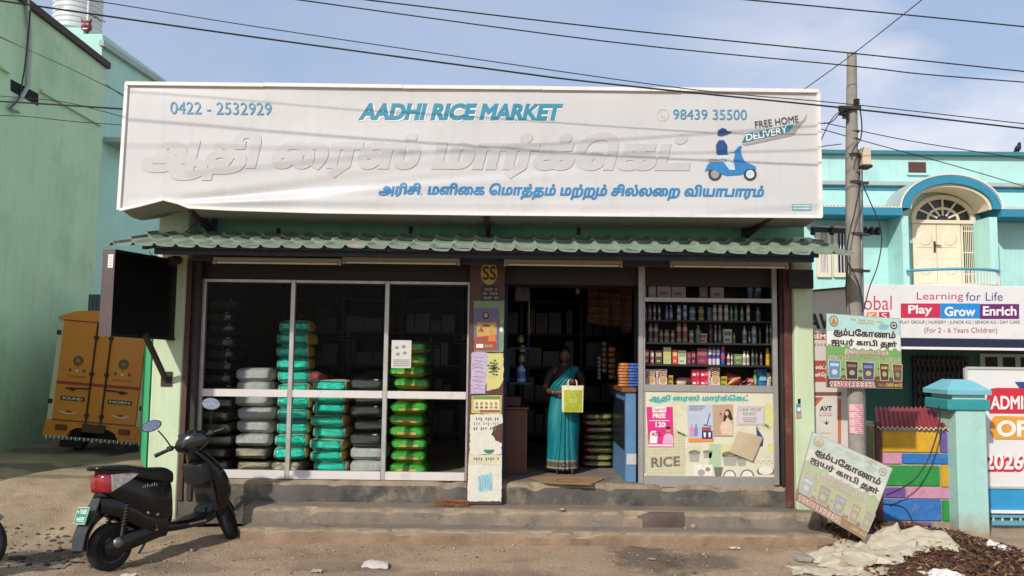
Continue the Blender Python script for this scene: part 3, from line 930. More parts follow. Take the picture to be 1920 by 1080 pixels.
# straight blue canopies either side
for nm, xa, xb in (('l', x0, cx - ro), ('r', cx + ro, x1)):
    mb = MB(); mb.box(xa, xb, PY_ - 0.06, BY - 0.003, zs - 0.15, zs - 0.01, TEALD); mb.box(xa, xb, PY_ - 0.05, BY - 0.003, zs - 0.006, zs + 0.045, LEDGE)
    k = int((xb - xa) / 0.075)
    for i in range(k): mb.box(xa + i * 0.075, xa + i * 0.075 + 0.035, PY_ - 0.07, PY_ - 0.052, zs + 0.004, zs + 0.034, WHITE)
    part(mb, 'canopy', SB)
zf = P(1780, 536, PY_).z
TEALP = TEAL
pl, pr = P(1692, 450, PY_).x, P(1704, 450, PY_).x
mb = MB(); mb.box(pl, pr, PY_, 17.3, zf, zs - 0.152, TEAL); part(mb, 'porch_pier', SB)
pl2 = P(1856, 450, PY_).x
mb = MB(); mb.box(pl2, pl2 + 0.16, PY_, 17.3, zf, zs - 0.152, TEAL); part(mb, 'porch_pier', SB)
# the upper wall is open where the door stands: a recessed door wall in front of the dark room
mb = MB()
DW = BY - 0.012
mb.box(pr, pl2, DW - 0.004, DW, zf, zs + rise - 0.21, TEAL)
pts = [(x_, z_) for x_, z_ in arch(ro - 0.2, rise - 0.2)]
part(mb, 'door_wall', SB)
dl, dr = P(1707, 480, DW).x, P(1827, 480, DW).x
dsp, dtp, dbt = P(1765, 414, DW).z, P(1765, 367, DW).z, zf
dcx, dro = (dl + dr) / 2, (dr - dl) / 2
DARKG = M('dark_glass', '1f2a30', 0.12, spec=0.6)
def darc(r, h, n=20): return [(dcx + r * math.cos(R(180 * i / n)), dsp + h * math.sin(R(180 * i / n))) for i in range(n + 1)]
mb = MB(); mb.ext([(x_, DW - 0.03, z_) for x_, z_ in darc(dro - 0.04, dtp - dsp - 0.04)], (0, 0.02, 0), DARKG); part(mb, 'fanlight_glass', SB)
mb = MB(); hh = dtp - dsp
band(mb, darc(dro, hh), darc(dro - 0.09, hh - 0.09), DW - 0.09, DW - 0.006, CREAMY)
band(mb, darc(dro * 0.52, hh * 0.52), darc(dro * 0.52 - 0.05, hh * 0.52 - 0.05), DW - 0.07, DW - 0.032, CREAMY)
for a in (30, 60, 90, 120, 150):
    c_, s_ = math.cos(R(a)), math.sin(R(a))
    mb.bar((dcx + c_ * dro * 0.2, DW - 0.05, dsp + s_ * hh * 0.2), (dcx + c_ * (dro - 0.05), DW - 0.05, dsp + s_ * (hh - 0.05)), 0.035, 0.035, CREAMY)
mb.box(dl, dr, DW - 0.1, DW - 0.006, dsp - 0.07, dsp, CREAMY)
part(mb, 'fanlight_frame', SB)
dm0, dm1 = P(1709, 480, DW).x, P(1800, 480, DW).x
for i in (0, 1):
    a_, b_ = dm0 + (dm1 - dm0) * i / 2, dm0 + (dm1 - dm0) * (i + 1) / 2
    mb = MB(); mb.box(a_ + 0.006, b_ - 0.006, DW - 0.06, DW - 0.008, dbt, dsp - 0.072, CREAMY, 0.006)
    w_ = b_ - a_
    for (z0_, z1_) in ((dbt + 0.1, dbt + 0.75), (dbt + 0.85, dsp - 0.2)):
        mb.box(a_ + 0.1, b_ - 0.1, DW - 0.072, DW - 0.061, z0_, z1_, CREAMY, 0.008)
        mb.lathe([(0.0, 0.0), (0.16, 0.0), (0.13, 0.018), (0.0, 0.02)], CREAMY, 14, Matrix.Translation(((a_ + b_) / 2, DW - 0.072, (z0_ + z1_) / 2)) @ Matrix.Rotation(R(90), 4, 'X'))
    d_ = part(mb, 'door', SB)
    if i == 0:
        mb = MB(); mb.box(b_ - 0.075, b_ - 0.035, DW - 0.085, DW - 0.061, dbt + 0.75, dbt + 0.98, RUST, 0.005); mb.bar((b_ - 0.05, DW - 0.1, dbt + 0.9), (b_ + 0.07, DW - 0.1, dbt + 0.88), 0.02, 0.02, RUST); part(mb, 'handle', d_)
mb = MB(); mb.box(dm1 + 0.01, dr, DW - 0.05, DW - 0.02, dbt, dsp - 0.072, CREAMY); side = part(mb, 'sidelight_frame', SB)
mb = MB(); mb.box(dm1 + 0.05, dr - 0.05, DW - 0.054, DW - 0.0505, dbt + 0.05, dsp - 0.12, DARKG); part(mb, 'sidelight_glass', side)
mb = MB()
for i in range(5):
    x_ = dm1 + 0.075 + i * (dr - dm1 - 0.15) / 4
    mb.cyl((x_, DW - 0.07, dbt + 0.05), (x_, DW - 0.07, dsp - 0.12), 0.008, 0.008, CREAMY, 6)
for z_ in (dbt + 0.3, dbt + 0.75, dbt + 1.2): mb.bar((dm1 + 0.04, DW - 0.07, z_), (dr - 0.04, DW - 0.07, z_), 0.014, 0.02, CREAMY)
part(mb, 'grille', side)
# balcony floor and curved rail
RAILB = M('rail_blue', '4f9cb8', 0.45)
bp = []
for i in range(25):
    u = i / 24
    a_ = P(1703, 508, PY_ - 0.1); b_ = P(1874, 510, PY_ - 0.1)
    bp.append(Vector((a_.x + (b_.x - a_.x) * u, PY_ - 0.05 - 0.55 * math.sin(math.pi * u) ** 0.6, a_.z)))
mb = MB(); mb.tube(bp, 0.028, RAILB, 8); rl = part(mb, 'balcony_rail', SB, 50)
mb = MB()
for i in range(1, 24): mb.cyl(bp[i], bp[i] - Vector((0, 0, a_.z - zf)), 0.009, 0.009, WHITE, 5)
part(mb, 'baluster', rl)
mb = MB()
q_ = [(p.x, p.y, zf - 0.12) for p in bp] + [(bp[-1].x, BY - 0.02, zf - 0.12), (bp[0].x, BY - 0.02, zf - 0.12)]
mb.ext(q_, (0, 0, 0.12), CREAMY); part(mb, 'balcony_floor', SB)
# windows of the upper floor, left
for (wa, wb) in ((1530, 1556), (1561, 1601)):
    a_, b_, c_, d_ = PB(wa, 424, wb, 520, BY)
    mb = MB()
    for xx in (a_, b_ - 0.07): mb.box(xx, xx + 0.07, BY - 0.06, BY - 0.004, c_, d_, CREAMY)
    mb.box(a_ + 0.071, b_ - 0.071, BY - 0.06, BY - 0.004, d_ - 0.07, d_, CREAMY); mb.box(a_ + 0.071, b_ - 0.071, BY - 0.06, BY - 0.004, c_, c_ + 0.09, CREAMY)
    wf = part(mb, 'window', SB)
    mb = MB(); mb.box(a_ + 0.072, b_ - 0.072, BY - 0.012, BY - 0.006, c_ + 0.092, d_ - 0.072, DARKG); part(mb, 'pane', wf)
    mb = MB()
    for i in range(5): mb.cyl((a_ + 0.09 + i * (b_ - a_ - 0.18) / 4, BY - 0.035, c_ + 0.05), (a_ + 0.09 + i * (b_ - a_ - 0.18) / 4, BY - 0.035, d_ - 0.05), 0.009, 0.009, WHITE, 6)
    part(mb, 'grille', wf)
a_, b_, c_, d_ = PB(1703, 304, 1736, 325, BY)
mb = MB(); mb.box(a_, b_, BY - 0.008, BY - 0.003, c_, d_, M('vent_dark', '5a3a38', 0.8)); mb.box(a_ - .04, b_ + .04, BY - 0.05, BY - 0.003, c_ - 0.045, c_ - 0.001, TEAL); part(mb, 'vent', SB)
# ground floor set back under the canopy slab
zc = P(1800, 652, 15.3).z
GY = 17.2
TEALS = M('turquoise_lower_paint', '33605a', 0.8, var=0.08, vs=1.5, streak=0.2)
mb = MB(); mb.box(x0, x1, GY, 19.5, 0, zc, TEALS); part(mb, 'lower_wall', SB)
mb = MB(); mb.box(x0, x1, 15.25, BY - .001, zc, zc + 0.14, M('canopy_soffit', '8d958f', 0.85, var=0.1)); part(mb, 'canopy_slab', SB)
a_, b_, c_, d_ = PB(1711, 668, 1813, 800, GY)
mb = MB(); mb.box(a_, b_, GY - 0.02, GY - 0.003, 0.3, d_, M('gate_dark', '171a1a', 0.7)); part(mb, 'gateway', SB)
a2, b2, c2, d2 = PB(1836, 664, 1990, 700, GY)
mb = MB(); mb.box(a2, b2, GY - 0.05, GY - 0.003, c2 - 1.5, d2, M('lattice_white', 'a9b3ae', 0.7)); vw = part(mb, 'ventilator_wall', SB)
mb = MB()
for i in range(4):
    for j in range(3):
        mb.box(a2 + 0.1 + i * 0.38, a2 + 0.36 + i * 0.38, GY - 0.056, GY - 0.0505, d2 - 0.3 - j * 0.4, d2 - 0.07 - j * 0.4, M('gate_dark'))
part(mb, 'ventilator_hole', vw)
# collapsible gate: crossed flats and uprights
CG = thing('collapsible_gate', 'black folding lattice gate under the school signboard', 'gate', ((a_ + b_) / 2, GY - 0.1, 0.3))
BLK = M('black_gate_paint', '1b1b1c', 0.5)
mb = MB()
for i in range(12):
    x_ = a_ + (b_ - a_) * i / 11
    mb.box(x_ - 0.012, x_ + 0.012, GY - 0.1, GY - 0.07, 0.3, d_, M('gate_upright', '3a3a3a', 0.5))
part(mb, 'upright', CG)
mb = MB()
w_ = (b_ - a_) / 11
for i in range(11):
    for j in range(8):
        z_ = d_ - 0.28 * (j + 1)
        xa = a_ + i * w_
        mb.bar((xa, GY - 0.115, z_), (xa + w_, GY - 0.115, z_ + 0.28), 0.008, 0.022, BLK); mb.bar((xa, GY - 0.125, z_ + 0.28), (xa + w_, GY - 0.125, z_), 0.008, 0.022, BLK)
part(mb, 'lattice', CG)

# school signboard
KY = 15.2
SS = thing('school_signboard', 'long white school signboard with red, blue and purple word boxes', 'signboard', (8.5, KY, 2.3))
a_, b_, c_, d_ = PB(1588, 535, 1990, 635, KY)
SIGNW = M('signboard_white', 'dcd9d8', 0.45, var=0.03, vs=2, dirt='b9b2aa', da=0.3, ds=3, dt=0.58)
mb = MB(); mb.box(a_, b_, KY, KY + 0.1, c_, d_, SIGNW, 0.008); part(mb, 'panel', SS)
mb = MB(); mb.box(a_, b_, KY + 0.01, KY + 0.11, c_ - 0.16, c_ - 0.002, M('signboard_navy', '1e2240', 0.5)); part(mb, 'navy_strip', SS)
mb = MB(); mb.box(a_, b_, KY - 0.02, KY + 0.12, c_ - 0.21, c_ - 0.162, WHITE); part(mb, 'white_strip', SS)
k1, k2, k3 = flat(KY - 0.004), flat(KY - 0.008), flat(KY - 0.012)
CRIM = M('crimson_print', 'c02a4c', 0.5); PINKR = M('rose_print', 'b04568', 0.5); SKYB = M('sky_blue_print', '1b86d0', 0.5); PURP = M('purple_print', '68236a', 0.5); BURG = M('burgundy_print', '9c3a5a', 0.5); ORNG = M('orange_print', 'e08a3a', 0.5)
mb = MB(); mb.fr(k1, 1689, 569, 1763, 596, CRIM); mb.fr(k1, 1763, 569, 1837, 597, SKYB); mb.fr(k1, 1837, 570, 1911, 598, PURP); part(mb, 'word_box', SS)
mb = MB(); mb.ft(k2, 'Play', 1703, 572, 1748, 593, WHITE, 0.03); mb.ft(k2, 'Grow', 1771, 575, 1829, 593, WHITE, 0.03); mb.ft(k2, 'Enrich', 1843, 574, 1906, 592, WHITE, 0.03); part(mb, 'lettering', SS)
mb = MB(); mb.ft(k1, 'Learning', 1719, 548, 1806, 566, CRIM, -0.004); mb.ft(k1, 'for Life', 1811, 548, 1880, 564, NAVYP, -0.004); part(mb, 'lettering', SS)
mb = MB(); mb.ft(k1, 'PLAY GROUP | NURSERY | JUNIOR KG | SENIOR KG | DAY CARE', 1688, 601, 1912, 609, DGR); part(mb, 'lettering', SS)
mb = MB(); mb.ft(k1, '(For 2 - 6 Years Children)', 1733, 614, 1870, 627, BURG); part(mb, 'lettering', SS)
mb = MB(); mb.ft(k1, 'Global', 1588, 554, 1672, 581, CRIM, -0.006)
mb.fr(k1, 1625, 585, 1644, 600, ORNG); mb.fr(k1, 1648, 585, 1668, 600, CRIM); mb.ft(k2, 'K', 1629, 587, 1640, 598, WHITE); mb.ft(k2, 'S', 1653, 587, 1663, 598, WHITE); part(mb, 'lettering', SS)

# dark bird on the parapet
bc = P(1908, 287, BY - 0.04)
BIRD = M('dark_feathers', '2a2a2e', 0.7)
mb = MB(); c0 = Vector((bc.x, BY - 0.05, ztop + 0.03))
mb.sph(c0 + Vector((0, 0, 0.09)), 0.055, 0.1, 0.065, BIRD, 12, 8, Matrix.Rotation(R(-35), 3, 'X'))
mb.sph(c0 + Vector((0.0, -0.06, 0.175)), 0.036, 0.04, 0.036, BIRD, 10, 8)
mb.cyl(c0 + Vector((0, -0.09, 0.172)), c0 + Vector((0, -0.125, 0.165)), 0.01, 0.002, GRP, 6)
mb.loft([[c0 + Vector((sx_, 0.06, 0.08)) for sx_ in (-0.03, 0.03)] + [c0 + Vector((0.03, 0.06, 0.06)), c0 + Vector((-0.03, 0.06, 0.06))], [c0 + Vector((-0.03, 0.17, 0.02)), c0 + Vector((0.03, 0.17, 0.02)), c0 + Vector((0.03, 0.17, 0.012)), c0 + Vector((-0.03, 0.17, 0.012))]], BIRD)
for sx_ in (-0.02, 0.02): mb.cyl(c0 + Vector((sx_, 0, 0.05)), c0 + Vector((sx_, -0.01, 0.0)), 0.005, 0.005, GRP, 5)
tag(mb.build('bird', None, 60), 'small dark bird perched on the turquoise parapet', 'bird')

# ================================================================== painted block wall, pillar, school gate, admission banner
CY = 9.42
CWL = thing('block_wall', 'low compound wall of multicoloured painted blocks with maroon end post', 'wall', (P(1720, 900, CY).x, CY + 0.15, 0))
GROUT = M('wall_mortar', 'b2a48f', 0.9, var=0.15, vs=8, bump=0.5, bs=30, base=('7d6650', 0, 0.3, 0.8))
a_, b_, c_, d_ = PB(1640, 800, 1803, 1005, CY)
mb = MB(); mb.box(a_, b_, CY, CY + 0.3, -0.05, d_ , GROUT, 0.01); part(mb, 'wall_core', CWL)
def bpaint(n, c): return M('block_' + n, c, 0.75, var=0.13, vs=5, bump=0.5, bs=22, dirt='8d8577', da=0.5, ds=7, dt=0.55)
YEL, PUR, PNK, BLU, GRN = bpaint('yellow', 'cf9f26'), bpaint('purple', '6a4f96'), bpaint('pink', 'c78ba6'), bpaint('blue', '2f6fb4'), bpaint('green', '2b8a3e')
PLA = M('bare_plaster', '9c8a76', 0.9, var=0.2, vs=8, bump=0.5)
blocks = [('yellow', YEL, 1653, 809, 1760, 848), ('purple', PUR, 1762, 811, 1799, 849), ('pink', PNK, 1654, 850, 1689, 870), ('blue', BLU, 1691, 851, 1799, 870), ('green', GRN, 1654, 873, 1761, 911), ('yellow', YEL, 1763, 873, 1799, 913),
          ('purple', PUR, 1654, 914, 1697, 933), ('pink', PNK, 1699, 914, 1799, 935), ('blue', BLU, 1654, 936, 1764, 976), ('green', GRN, 1766, 938, 1801, 977), ('yellow', YEL, 1656, 978, 1710, 1000), ('purple', PUR, 1712, 979, 1746, 1000), ('grey', PLA, 1748, 980, 1801, 1001)]
for nm, mt, p0, q0, p1, q1 in blocks:
    e_, f_, g_, h_ = PB(p0, q0, p1, q1, CY)
    bm = bmesh.new(); bmesh.ops.create_cube(bm, size=1)
    for v in bm.verts: v.co = Vector(((e_ + f_) / 2 + v.co.x * (f_ - e_), CY - 0.004 + v.co.y * 0.028, (g_ + h_) / 2 + v.co.z * (h_ - g_)))
    bmesh.ops.bevel(bm, geom=bm.edges[:], offset=0.008, segments=2, affect='EDGES')
    mb = MB(); mb.bmadd(bm, mt); part(mb, 'block', CWL, 40)['label'] = nm + ' painted block'
e_, f_, g_, h_ = PB(1640, 790, 1652, 900, CY)
mb = MB(); mb.box(e_, f_, CY - 0.03, CY - 0.002, 0.0, h_, MAROON, 0.005); part(mb, 'end_post', CWL)
# red corrugated sheet resting on the wall
RED = M('red_roof_sheet', '9b3a3c', 0.6, var=0.14, vs=5, bump=0.1, dirt='6d4a44', da=0.5, ds=5, dt=0.55)
tl, tr_, br, bl = P(1640, 764, 9.95), P(1782, 764, 9.95), P(1798, 803, 9.36), P(1644, 801, 9.36)
def red_pt(s, t):
    p = (bl * (1 - s) + br * s) * (1 - t) + (tl * (1 - s) + tr_ * s) * t
    return p + Vector((0, 0, 0.014 * math.sin(s * 2 * math.pi * 17) + 0.012 * noise.noise(Vector((s * 4, t * 3, 1)))))
mb = MB(); mb.grid(red_pt, 17 * 8, 6, RED); mb.grid(lambda s, t: red_pt(s, t) - Vector((0, 0, 0.006)), 17 * 8, 6, M('sheet_underside', 'cfc5b8', 0.7))
for i in range(17 * 8):
    p, q = red_pt(i / 136, 0), red_pt((i + 1) / 136, 0); lo = Vector((0, -0.001, -0.012))
    mb.add([p, q, q + lo, p + lo], [(3, 2, 1, 0)], M('sheet_edge', 'd8ccbc', 0.7))
tag(mb.build('roof_sheet', None, 60), 'red corrugated roof sheet laid over the painted block wall', 'roof sheet')
# turquoise gate pillar
GP = thing('gate_pillar', 'turquoise gate pillar with a flared pyramid cap beside the painted wall', 'pillar', (P(1825, 900, 9.2).x, 9.4, 0))
PAINT = M('pillar_turquoise', 'a5cfc6', 0.75, var=0.06, vs=3, bump=0.25, bs=20, streak=0.2, dirt='8b8f80', da=0.4, ds=4, dt=0.58, base=('9b8266', 0.02, 0.3, 0.9))
e_, f_, g_, h_ = PB(1796, 760, 1853, 1005, 9.2)
mb = MB(); mb.box(e_, f_, 9.2, 9.2 + (f_ - e_) * 1.2, -0.05, h_, PAINT, 0.012); part(mb, 'shaft', GP)
pm = (e_ + f_) / 2; py_ = 9.2 + (f_ - e_) * 0.6; hw = (f_ - e_) / 2
CAPD = M('cap_deep_teal', '2f8f93', 0.6, var=0.08, vs=6); CAPL = M('cap_blue', '74b6c2', 0.6, var=0.1, vs=5, dirt='9aa9a0', da=0.4, ds=7, dt=0.56)
mb = MB(); mb.box(pm - hw - 0.1, pm + hw + 0.04, py_ - hw - 0.06, py_ + hw + 0.12, h_ - 0.06, h_ + 0.065, CAPD, 0.012); part(mb, 'cap_band', GP)
mb = MB(); mb.box(pm - hw - 0.03, pm + hw, py_ - hw - 0.02, py_ + hw + 0.08, h_ + 0.066, h_ + 0.12, PAINT); part(mb, 'cap_neck', GP)
q0 = [Vector((pm - hw - 0.11, py_ - hw - 0.07, 0)), Vector((pm + hw + 0.05, py_ - hw - 0.07, 0)), Vector((pm + hw + 0.05, py_ + hw + 0.13, 0)), Vector((pm - hw - 0.11, py_ + hw + 0.13, 0))]
cc = sum(q0, Vector()) / 4
mb = MB(); mb.loft([[p + Vector((0, 0, h_ + 0.121)) for p in q0], [p + Vector((0, 0, h_ + 0.17)) for p in q0], [cc + (p - cc) * 0.42 + Vector((0, 0, h_ + 0.285)) for p in q0]], CAPL); part(mb, 'cap', GP)
GQ, BQ = 9.72, 9.74
# school gate with sheet and bars
SGT = thing('school_gate', 'metal school gate with blue sheet above mottled barred lower panel', 'gate', (P(1890, 1000, (GQ+0.000)).x, (GQ+0.000), 0))
e_, f_, g_, h_ = PB(1855, 916, 2240, 1017, (GQ+0.000))
zmid = P(1880, 958, (GQ+0.000)).z
mb = MB(); mb.box(e_, f_, (GQ-0.010), (GQ+0.010), zmid, h_, M('gate_blue', '2d8fc0', 0.55, var=0.08, vs=4, dirt='8da0a8', da=0.3, ds=6, dt=0.58)); part(mb, 'blue_sheet', SGT)
mb = MB()
for zz, hh_ in ((zmid - 0.02, 0.035), (P(1880, 966, (GQ+0.000)).z - 0.02, 0.03), (0.05, 0.05)): mb.box(e_, f_, (GQ-0.045), (GQ-0.012), zz, zz + hh_, M('gate_frame_paint', '5b9cb0', 0.5) if zz < zmid - 0.03 else WHITE)
part(mb, 'frame', SGT)
mb = MB(); mb.box(e_, f_, (GQ-0.008), (GQ+0.006), 0.06, zmid - 0.021, M('mottled_sheet', '59666c', 0.7, var=0.5, vs=14, dirt='b9b3a5', da=0.9, ds=11, dt=0.5)); part(mb, 'lower_sheet', SGT)
for i in range(24):
    x_ = e_ + 0.03 + i * 0.107
    mb = MB(); mb.cyl((x_, (GQ-0.028), 0.1), (x_, (GQ-0.028), zmid - 0.06), 0.013, 0.013, M('gate_bar', 'c6c1b4', 0.5, var=0.15, vs=20), 8); part(mb, 'bar', SGT, 60)
# admission banner
AB = thing('admission_banner', 'white admission banner with red, orange and outlined red lettering above the gate', 'banner', (P(1890, 800, (BQ+0.000)).x, (BQ+0.000), P(1890, 914, (BQ+0.000)).z))
a4 = [P(1813, 691, (BQ+0.000)), P(1995, 694, (BQ+0.000)), P(1995, 917, (BQ+0.000)), P(1848, 914, (BQ+0.000))]
a4[3].x = a4[0].x + 0.02
e_, f_, g_, h_ = PB(1815, 691, 1995, 914, (BQ-0.040))
mb = MB(); mb.box(e_, f_, (BQ-0.030), (BQ-0.010), g_, h_, SIGNW); part(mb, 'sheet', AB)
mb = MB()
for q in ((e_ - .015, e_ + .012, g_, h_), (e_ + .013, f_, h_ - 0.012, h_ + 0.015), (e_ + .013, f_, g_ - 0.015, g_ + 0.012)): mb.box(q[0], q[1], (BQ-0.045), (BQ+0.000), q[2], q[3], M('banner_frame', 'b7b4b0', 0.5))
part(mb, 'frame', AB)
b1_, b2_, b3_ = flat((BQ-0.036)), flat((BQ-0.041)), flat((BQ-0.046))
mb = MB()
REDP = M('banner_red', 'c7293a', 0.5)
mb.fp(b1_, [(1852, 735), (1858, 729), (1870, 727), (1990, 729), (1990, 776), (1856, 775), (1848, 760)], REDP)
mb.fp(b2_, [(1862, 783), (1866, 780), (1990, 782), (1990, 824), (1866, 823), (1858, 812), (1858, 792)], M('banner_orange', 'dd9a33', 0.5))
mb.fp(b1_, [(1903, 716), (1985, 716), (1985, 728), (1912, 728)], NAVYP)
mb.ft(b3_, 'ADMISSION', 1857, 742, 1988, 768, WHITE, 0.03); mb.ft(b3_, 'OPEN', 1869, 788, 1984, 819, WHITE, 0.04)
mb.ft(b1_, '2026 - 27', 1846, 851, 1988, 886, REDP, 0.10); mb.ft(b2_, '2026 - 27', 1846, 850, 1988, 881, WHITE, 0.03); part(mb, 'printing', AB)

# ================================================================== utility pole
QY = 8.62
UP = thing('utility_pole', 'grey concrete utility pole strapped with wires beside the shop sign', 'utility pole', (P(1607, 850, QY).x, QY, 0))
POLEM = M('pole_concrete', '8f8a80', 0.9, var=0.16, vs=5, bump=0.35, bs=30, dirt='5f5a50', da=0.6, ds=3, dt=0.54, streak=0.2)
pp_ = [(1608, 1000), (1607, 850), (1603, 700), (1600, 500), (1597, 300), (1597, 100)]
mb = MB(); mb.tube([P(x_, y_, QY) for x_, y_ in pp_], [0.088, 0.086, 0.083, 0.077, 0.066, 0.05], POLEM, 16); part(mb, 'shaft', UP, 50)
def collar(py_, r_, h_, mat):
    c = P(1597 + (py_ - 100) * 0.0135, py_, QY); mb = MB()
    mb.lathe([(r_ - 0.01, -h_ / 2), (r_, -h_ / 2), (r_, h_ / 2), (r_ - 0.01, h_ / 2)], mat, 16, Matrix.Translation(c)); return mb
for py_, r_ in ((292, 0.078), (343, 0.08), (440, 0.082), (508, 0.088)):
    mb = collar(py_, r_, 0.035, RUST); c = P(1597 + (py_ - 100) * 0.0135, py_, QY); mb.box(c.x - 0.02, c.x + 0.16, QY - 0.02, QY + 0.02, c.z - 0.012, c.z + 0.014, RUST); part(mb, 'clamp', UP)
for py_ in (248, 262, 325):
    mb = collar(py_, 0.067, 0.008, BLACKP); part(mb, 'wire_wrap', UP)
INSU = M('brown_insulator', '3a3330', 0.3)
for (px_, py_) in ((1585, 214), (1606, 195), (1578, 208)):
    c = P(px_, py_, QY - 0.06); mb = MB()
    prof = []
    for i in range(5): prof += [(0.018, i * 0.022), (0.036, i * 0.022 + 0.006), (0.036, i * 0.022 + 0.012), (0.018, i * 0.022 + 0.018)]
    mb.lathe(prof, INSU, 12, Matrix.Translation(c - Vector((0, 0, 0.05)))); part(mb, 'insulator', UP)
mb = MB(); c = P(1592, 203, QY - 0.06); mb.box(c.x - 0.12, c.x + 0.12, QY - 0.09, QY - 0.055, c.z - 0.02, c.z + 0.02, RUST); part(mb, 'cross_bracket', UP)
# slim steel pipe beside the pole with the meter box
GI = M('galvanised_pipe', '7f8583', 0.5, 0.5, var=0.2, vs=6, dirt='5b5348', da=0.5, ds=5, dt=0.55)
mb = MB(); mb.tube([P(1614, 318, QY), P(1615, 500, QY), P(1618, 700, QY), P(1623, 990, QY)], 0.021, GI, 10)
tag(mb.build('cable_pipe', None, 50), 'slim grey steel pipe clamped alongside the concrete pole', 'pipe')
JB = thing('meter_box', 'small cream meter box fixed high on the pipe beside the pole', 'meter box', P(1624, 310, QY))
e_, f_, g_, h_ = PB(1617, 276, 1633, 309, QY - 0.05)
mb = MB(); mb.box(e_, f_, QY - 0.06, QY + 0.06, g_, h_, M('meter_cream', 'd2c3a4', 0.6, var=0.08, vs=5), 0.006); part(mb, 'body', JB)
mb = MB(); mb.box(e_ - 0.008, f_ + 0.01, QY - 0.07, QY + 0.07, g_ - 0.03, g_ - 0.001, DARKBROWN, 0.004); part(mb, 'base_plate', JB)
# bracket with cable spools seen under the tiles' right end
# pink paper notices pasted on the pole
PAPERP = M('pink_paper', 'd9a9ae', 0.85, var=0.1, vs=20)
c = P(1604, 795, QY)
mb = MB(); n_ = 12
for k in range(4):
    zz0, zz1 = c.z + 0.14 - k * 0.078, c.z + 0.213 - k * 0.078
    A = [(c.x + 0.0895 * math.cos(R(205 + 150 * i / n_)), QY + 0.0895 * math.sin(R(205 + 150 * i / n_))) for i in range(n_ + 1)]
    for i in range(n_): mb.add([(*A[i], zz0), (*A[i + 1], zz0), (*A[i + 1], zz1), (*A[i], zz1)], [(0, 1, 2, 3)], PAPERP)
    for r_ in range(3):
        for i in range(3, n_ - 2):
            if (i * 7 + r_ * 3 + k) % 4: 
                s_ = 1.008
                B = [(c.x + (p[0] - c.x) * s_, QY + (p[1] - QY) * s_) for p in (A[i], A[i + 1])]
                z_ = zz0 + 0.012 + r_ * 0.02
                mb.add([(*B[0], z_), (*B[1], z_), (*B[1], z_ + 0.008), (*B[0], z_ + 0.008)], [(0, 1, 2, 3)], M('rose_ink', 'a8576a', 0.8))
tag(mb.build('paper_notice', None, 60), 'pink paper notices wrapped round the concrete pole', 'notice')

# ================================================================== overhead wires
WIRE = M('black_cable', '1c1d1f', 0.55)
def wire(name, label, pts, Ya, Yb, r_, cat='wire'):
    q = []
    xs = [p[0] for p in pts]
    if name == 'overhead_wire':
        (xa, ya), (xb, yb) = pts[-2], pts[-1]
        if xb > 1900: pts = pts + [(xb + 700, yb + (yb - ya) / (xb - xa) * 640)]
        (xa, ya), (xb, yb) = pts[0], pts[1]
        if xa < 130 or ya < -4: pts = [(xa - 700, ya - (yb - ya) / (xb - xa) * 640)] + pts
    sm = smoothpath(pts, 5)
    for p in sm:
        u = (p[0] - xs[0]) / (xs[-1] - xs[0]) if xs[-1] != xs[0] else 0
        q.append(P(p[0], p[1], Ya + (Yb - Ya) * u))
    mb = MB(); mb.tube(q, r_, WIRE, 6)
    return tag(mb.build(name, None, 60), label, cat, 'wires and cables overhead')
wire('overhead_wire', 'thick overhead cable sagging from top left corner to pole top brackets', [(-60, -8), (12, 3), (480, 70), (960, 135), (1085, 151), (1300, 174), (1588, 203), (1920, 241), (1990, 248)], 7.3, 7.9, 0.0085)
wire('overhead_wire', 'thinner overhead wire just above the thick sagging cable', [(120, -7), (480, 50), (900, 112), (1300, 168), (1590, 195), (1920, 232), (1990, 240)], 7.5, 8.2, 0.005)
wire('overhead_wire', 'overhead wire crossing the sky above the shop name', [(520, -8), (570, 1), (1140, 78), (1590, 123), (1730, 139), (1920, 154), (1990, 160)], 7.0, 7.8, 0.006)
wire('overhead_wire', 'overhead wire touching the very top of the concrete pole', [(630, -8), (690, 0), (1140, 53), (1590, 99), (1920, 134), (1990, 141)], 7.0, 8.0, 0.0065)
wire('overhead_wire', 'highest wire, across the upper right corner of the sky', [(1300, -9), (1405, 0), (1690, 27), (1920, 50), (1990, 57)], 6.5, 6.9, 0.006)
wire('overhead_wire', 'wire rising steeply from the sign corner past the pole top', [(1507, 168), (1605, 97), (1728, 0), (1745, -14)], 8.7, 7.6, 0.005)
wire('overhead_wire', 'wire sloping from the sign edge across the turquoise parapet', [(1545, 230), (1700, 263), (1920, 298), (1990, 308)], 8.6, 9.6, 0.005)
wire('overhead_wire', 'lowest wire sloping across the arched balcony to the right', [(1540, 242), (1640, 270), (1780, 308), (1920, 349), (1990, 369)], 8.6, 9.8, 0.005)
wire('overhead_wire', 'thick cable running from the left wall to the sign edge', [(-40, 188), (100, 196), (240, 205)], 10.5, 9.0, 0.011)
wire('overhead_wire', 'sloping wire high on the left green wall', [(-30, 55), (0, 70), (130, 128), (240, 182)], 11.0, 9.0, 0.005)
wire('overhead_wire', 'thin wire slightly below the thick cable on the left', [(-40, 177), (110, 190), (190, 208), (240, 222)], 10.6, 9.0, 0.005)
wire('overhead_wire', 'lowest wire with small spacers crossing the left green wall', [(-40, 215), (45, 218), (140, 228), (240, 235)], 10.6, 9.0, 0.005)
wire('overhead_wire', 'short wire stub rising behind the sign on the teal wall', [(198, 158), (230, 180)], 12.0, 11.0, 0.008)
wire('drop_cable', 'black cable looping from the pole bracket toward the sign edge', [(1538, 232), (1560, 228), (1578, 208), (1590, 204)], 8.45, 8.55, 0.006)
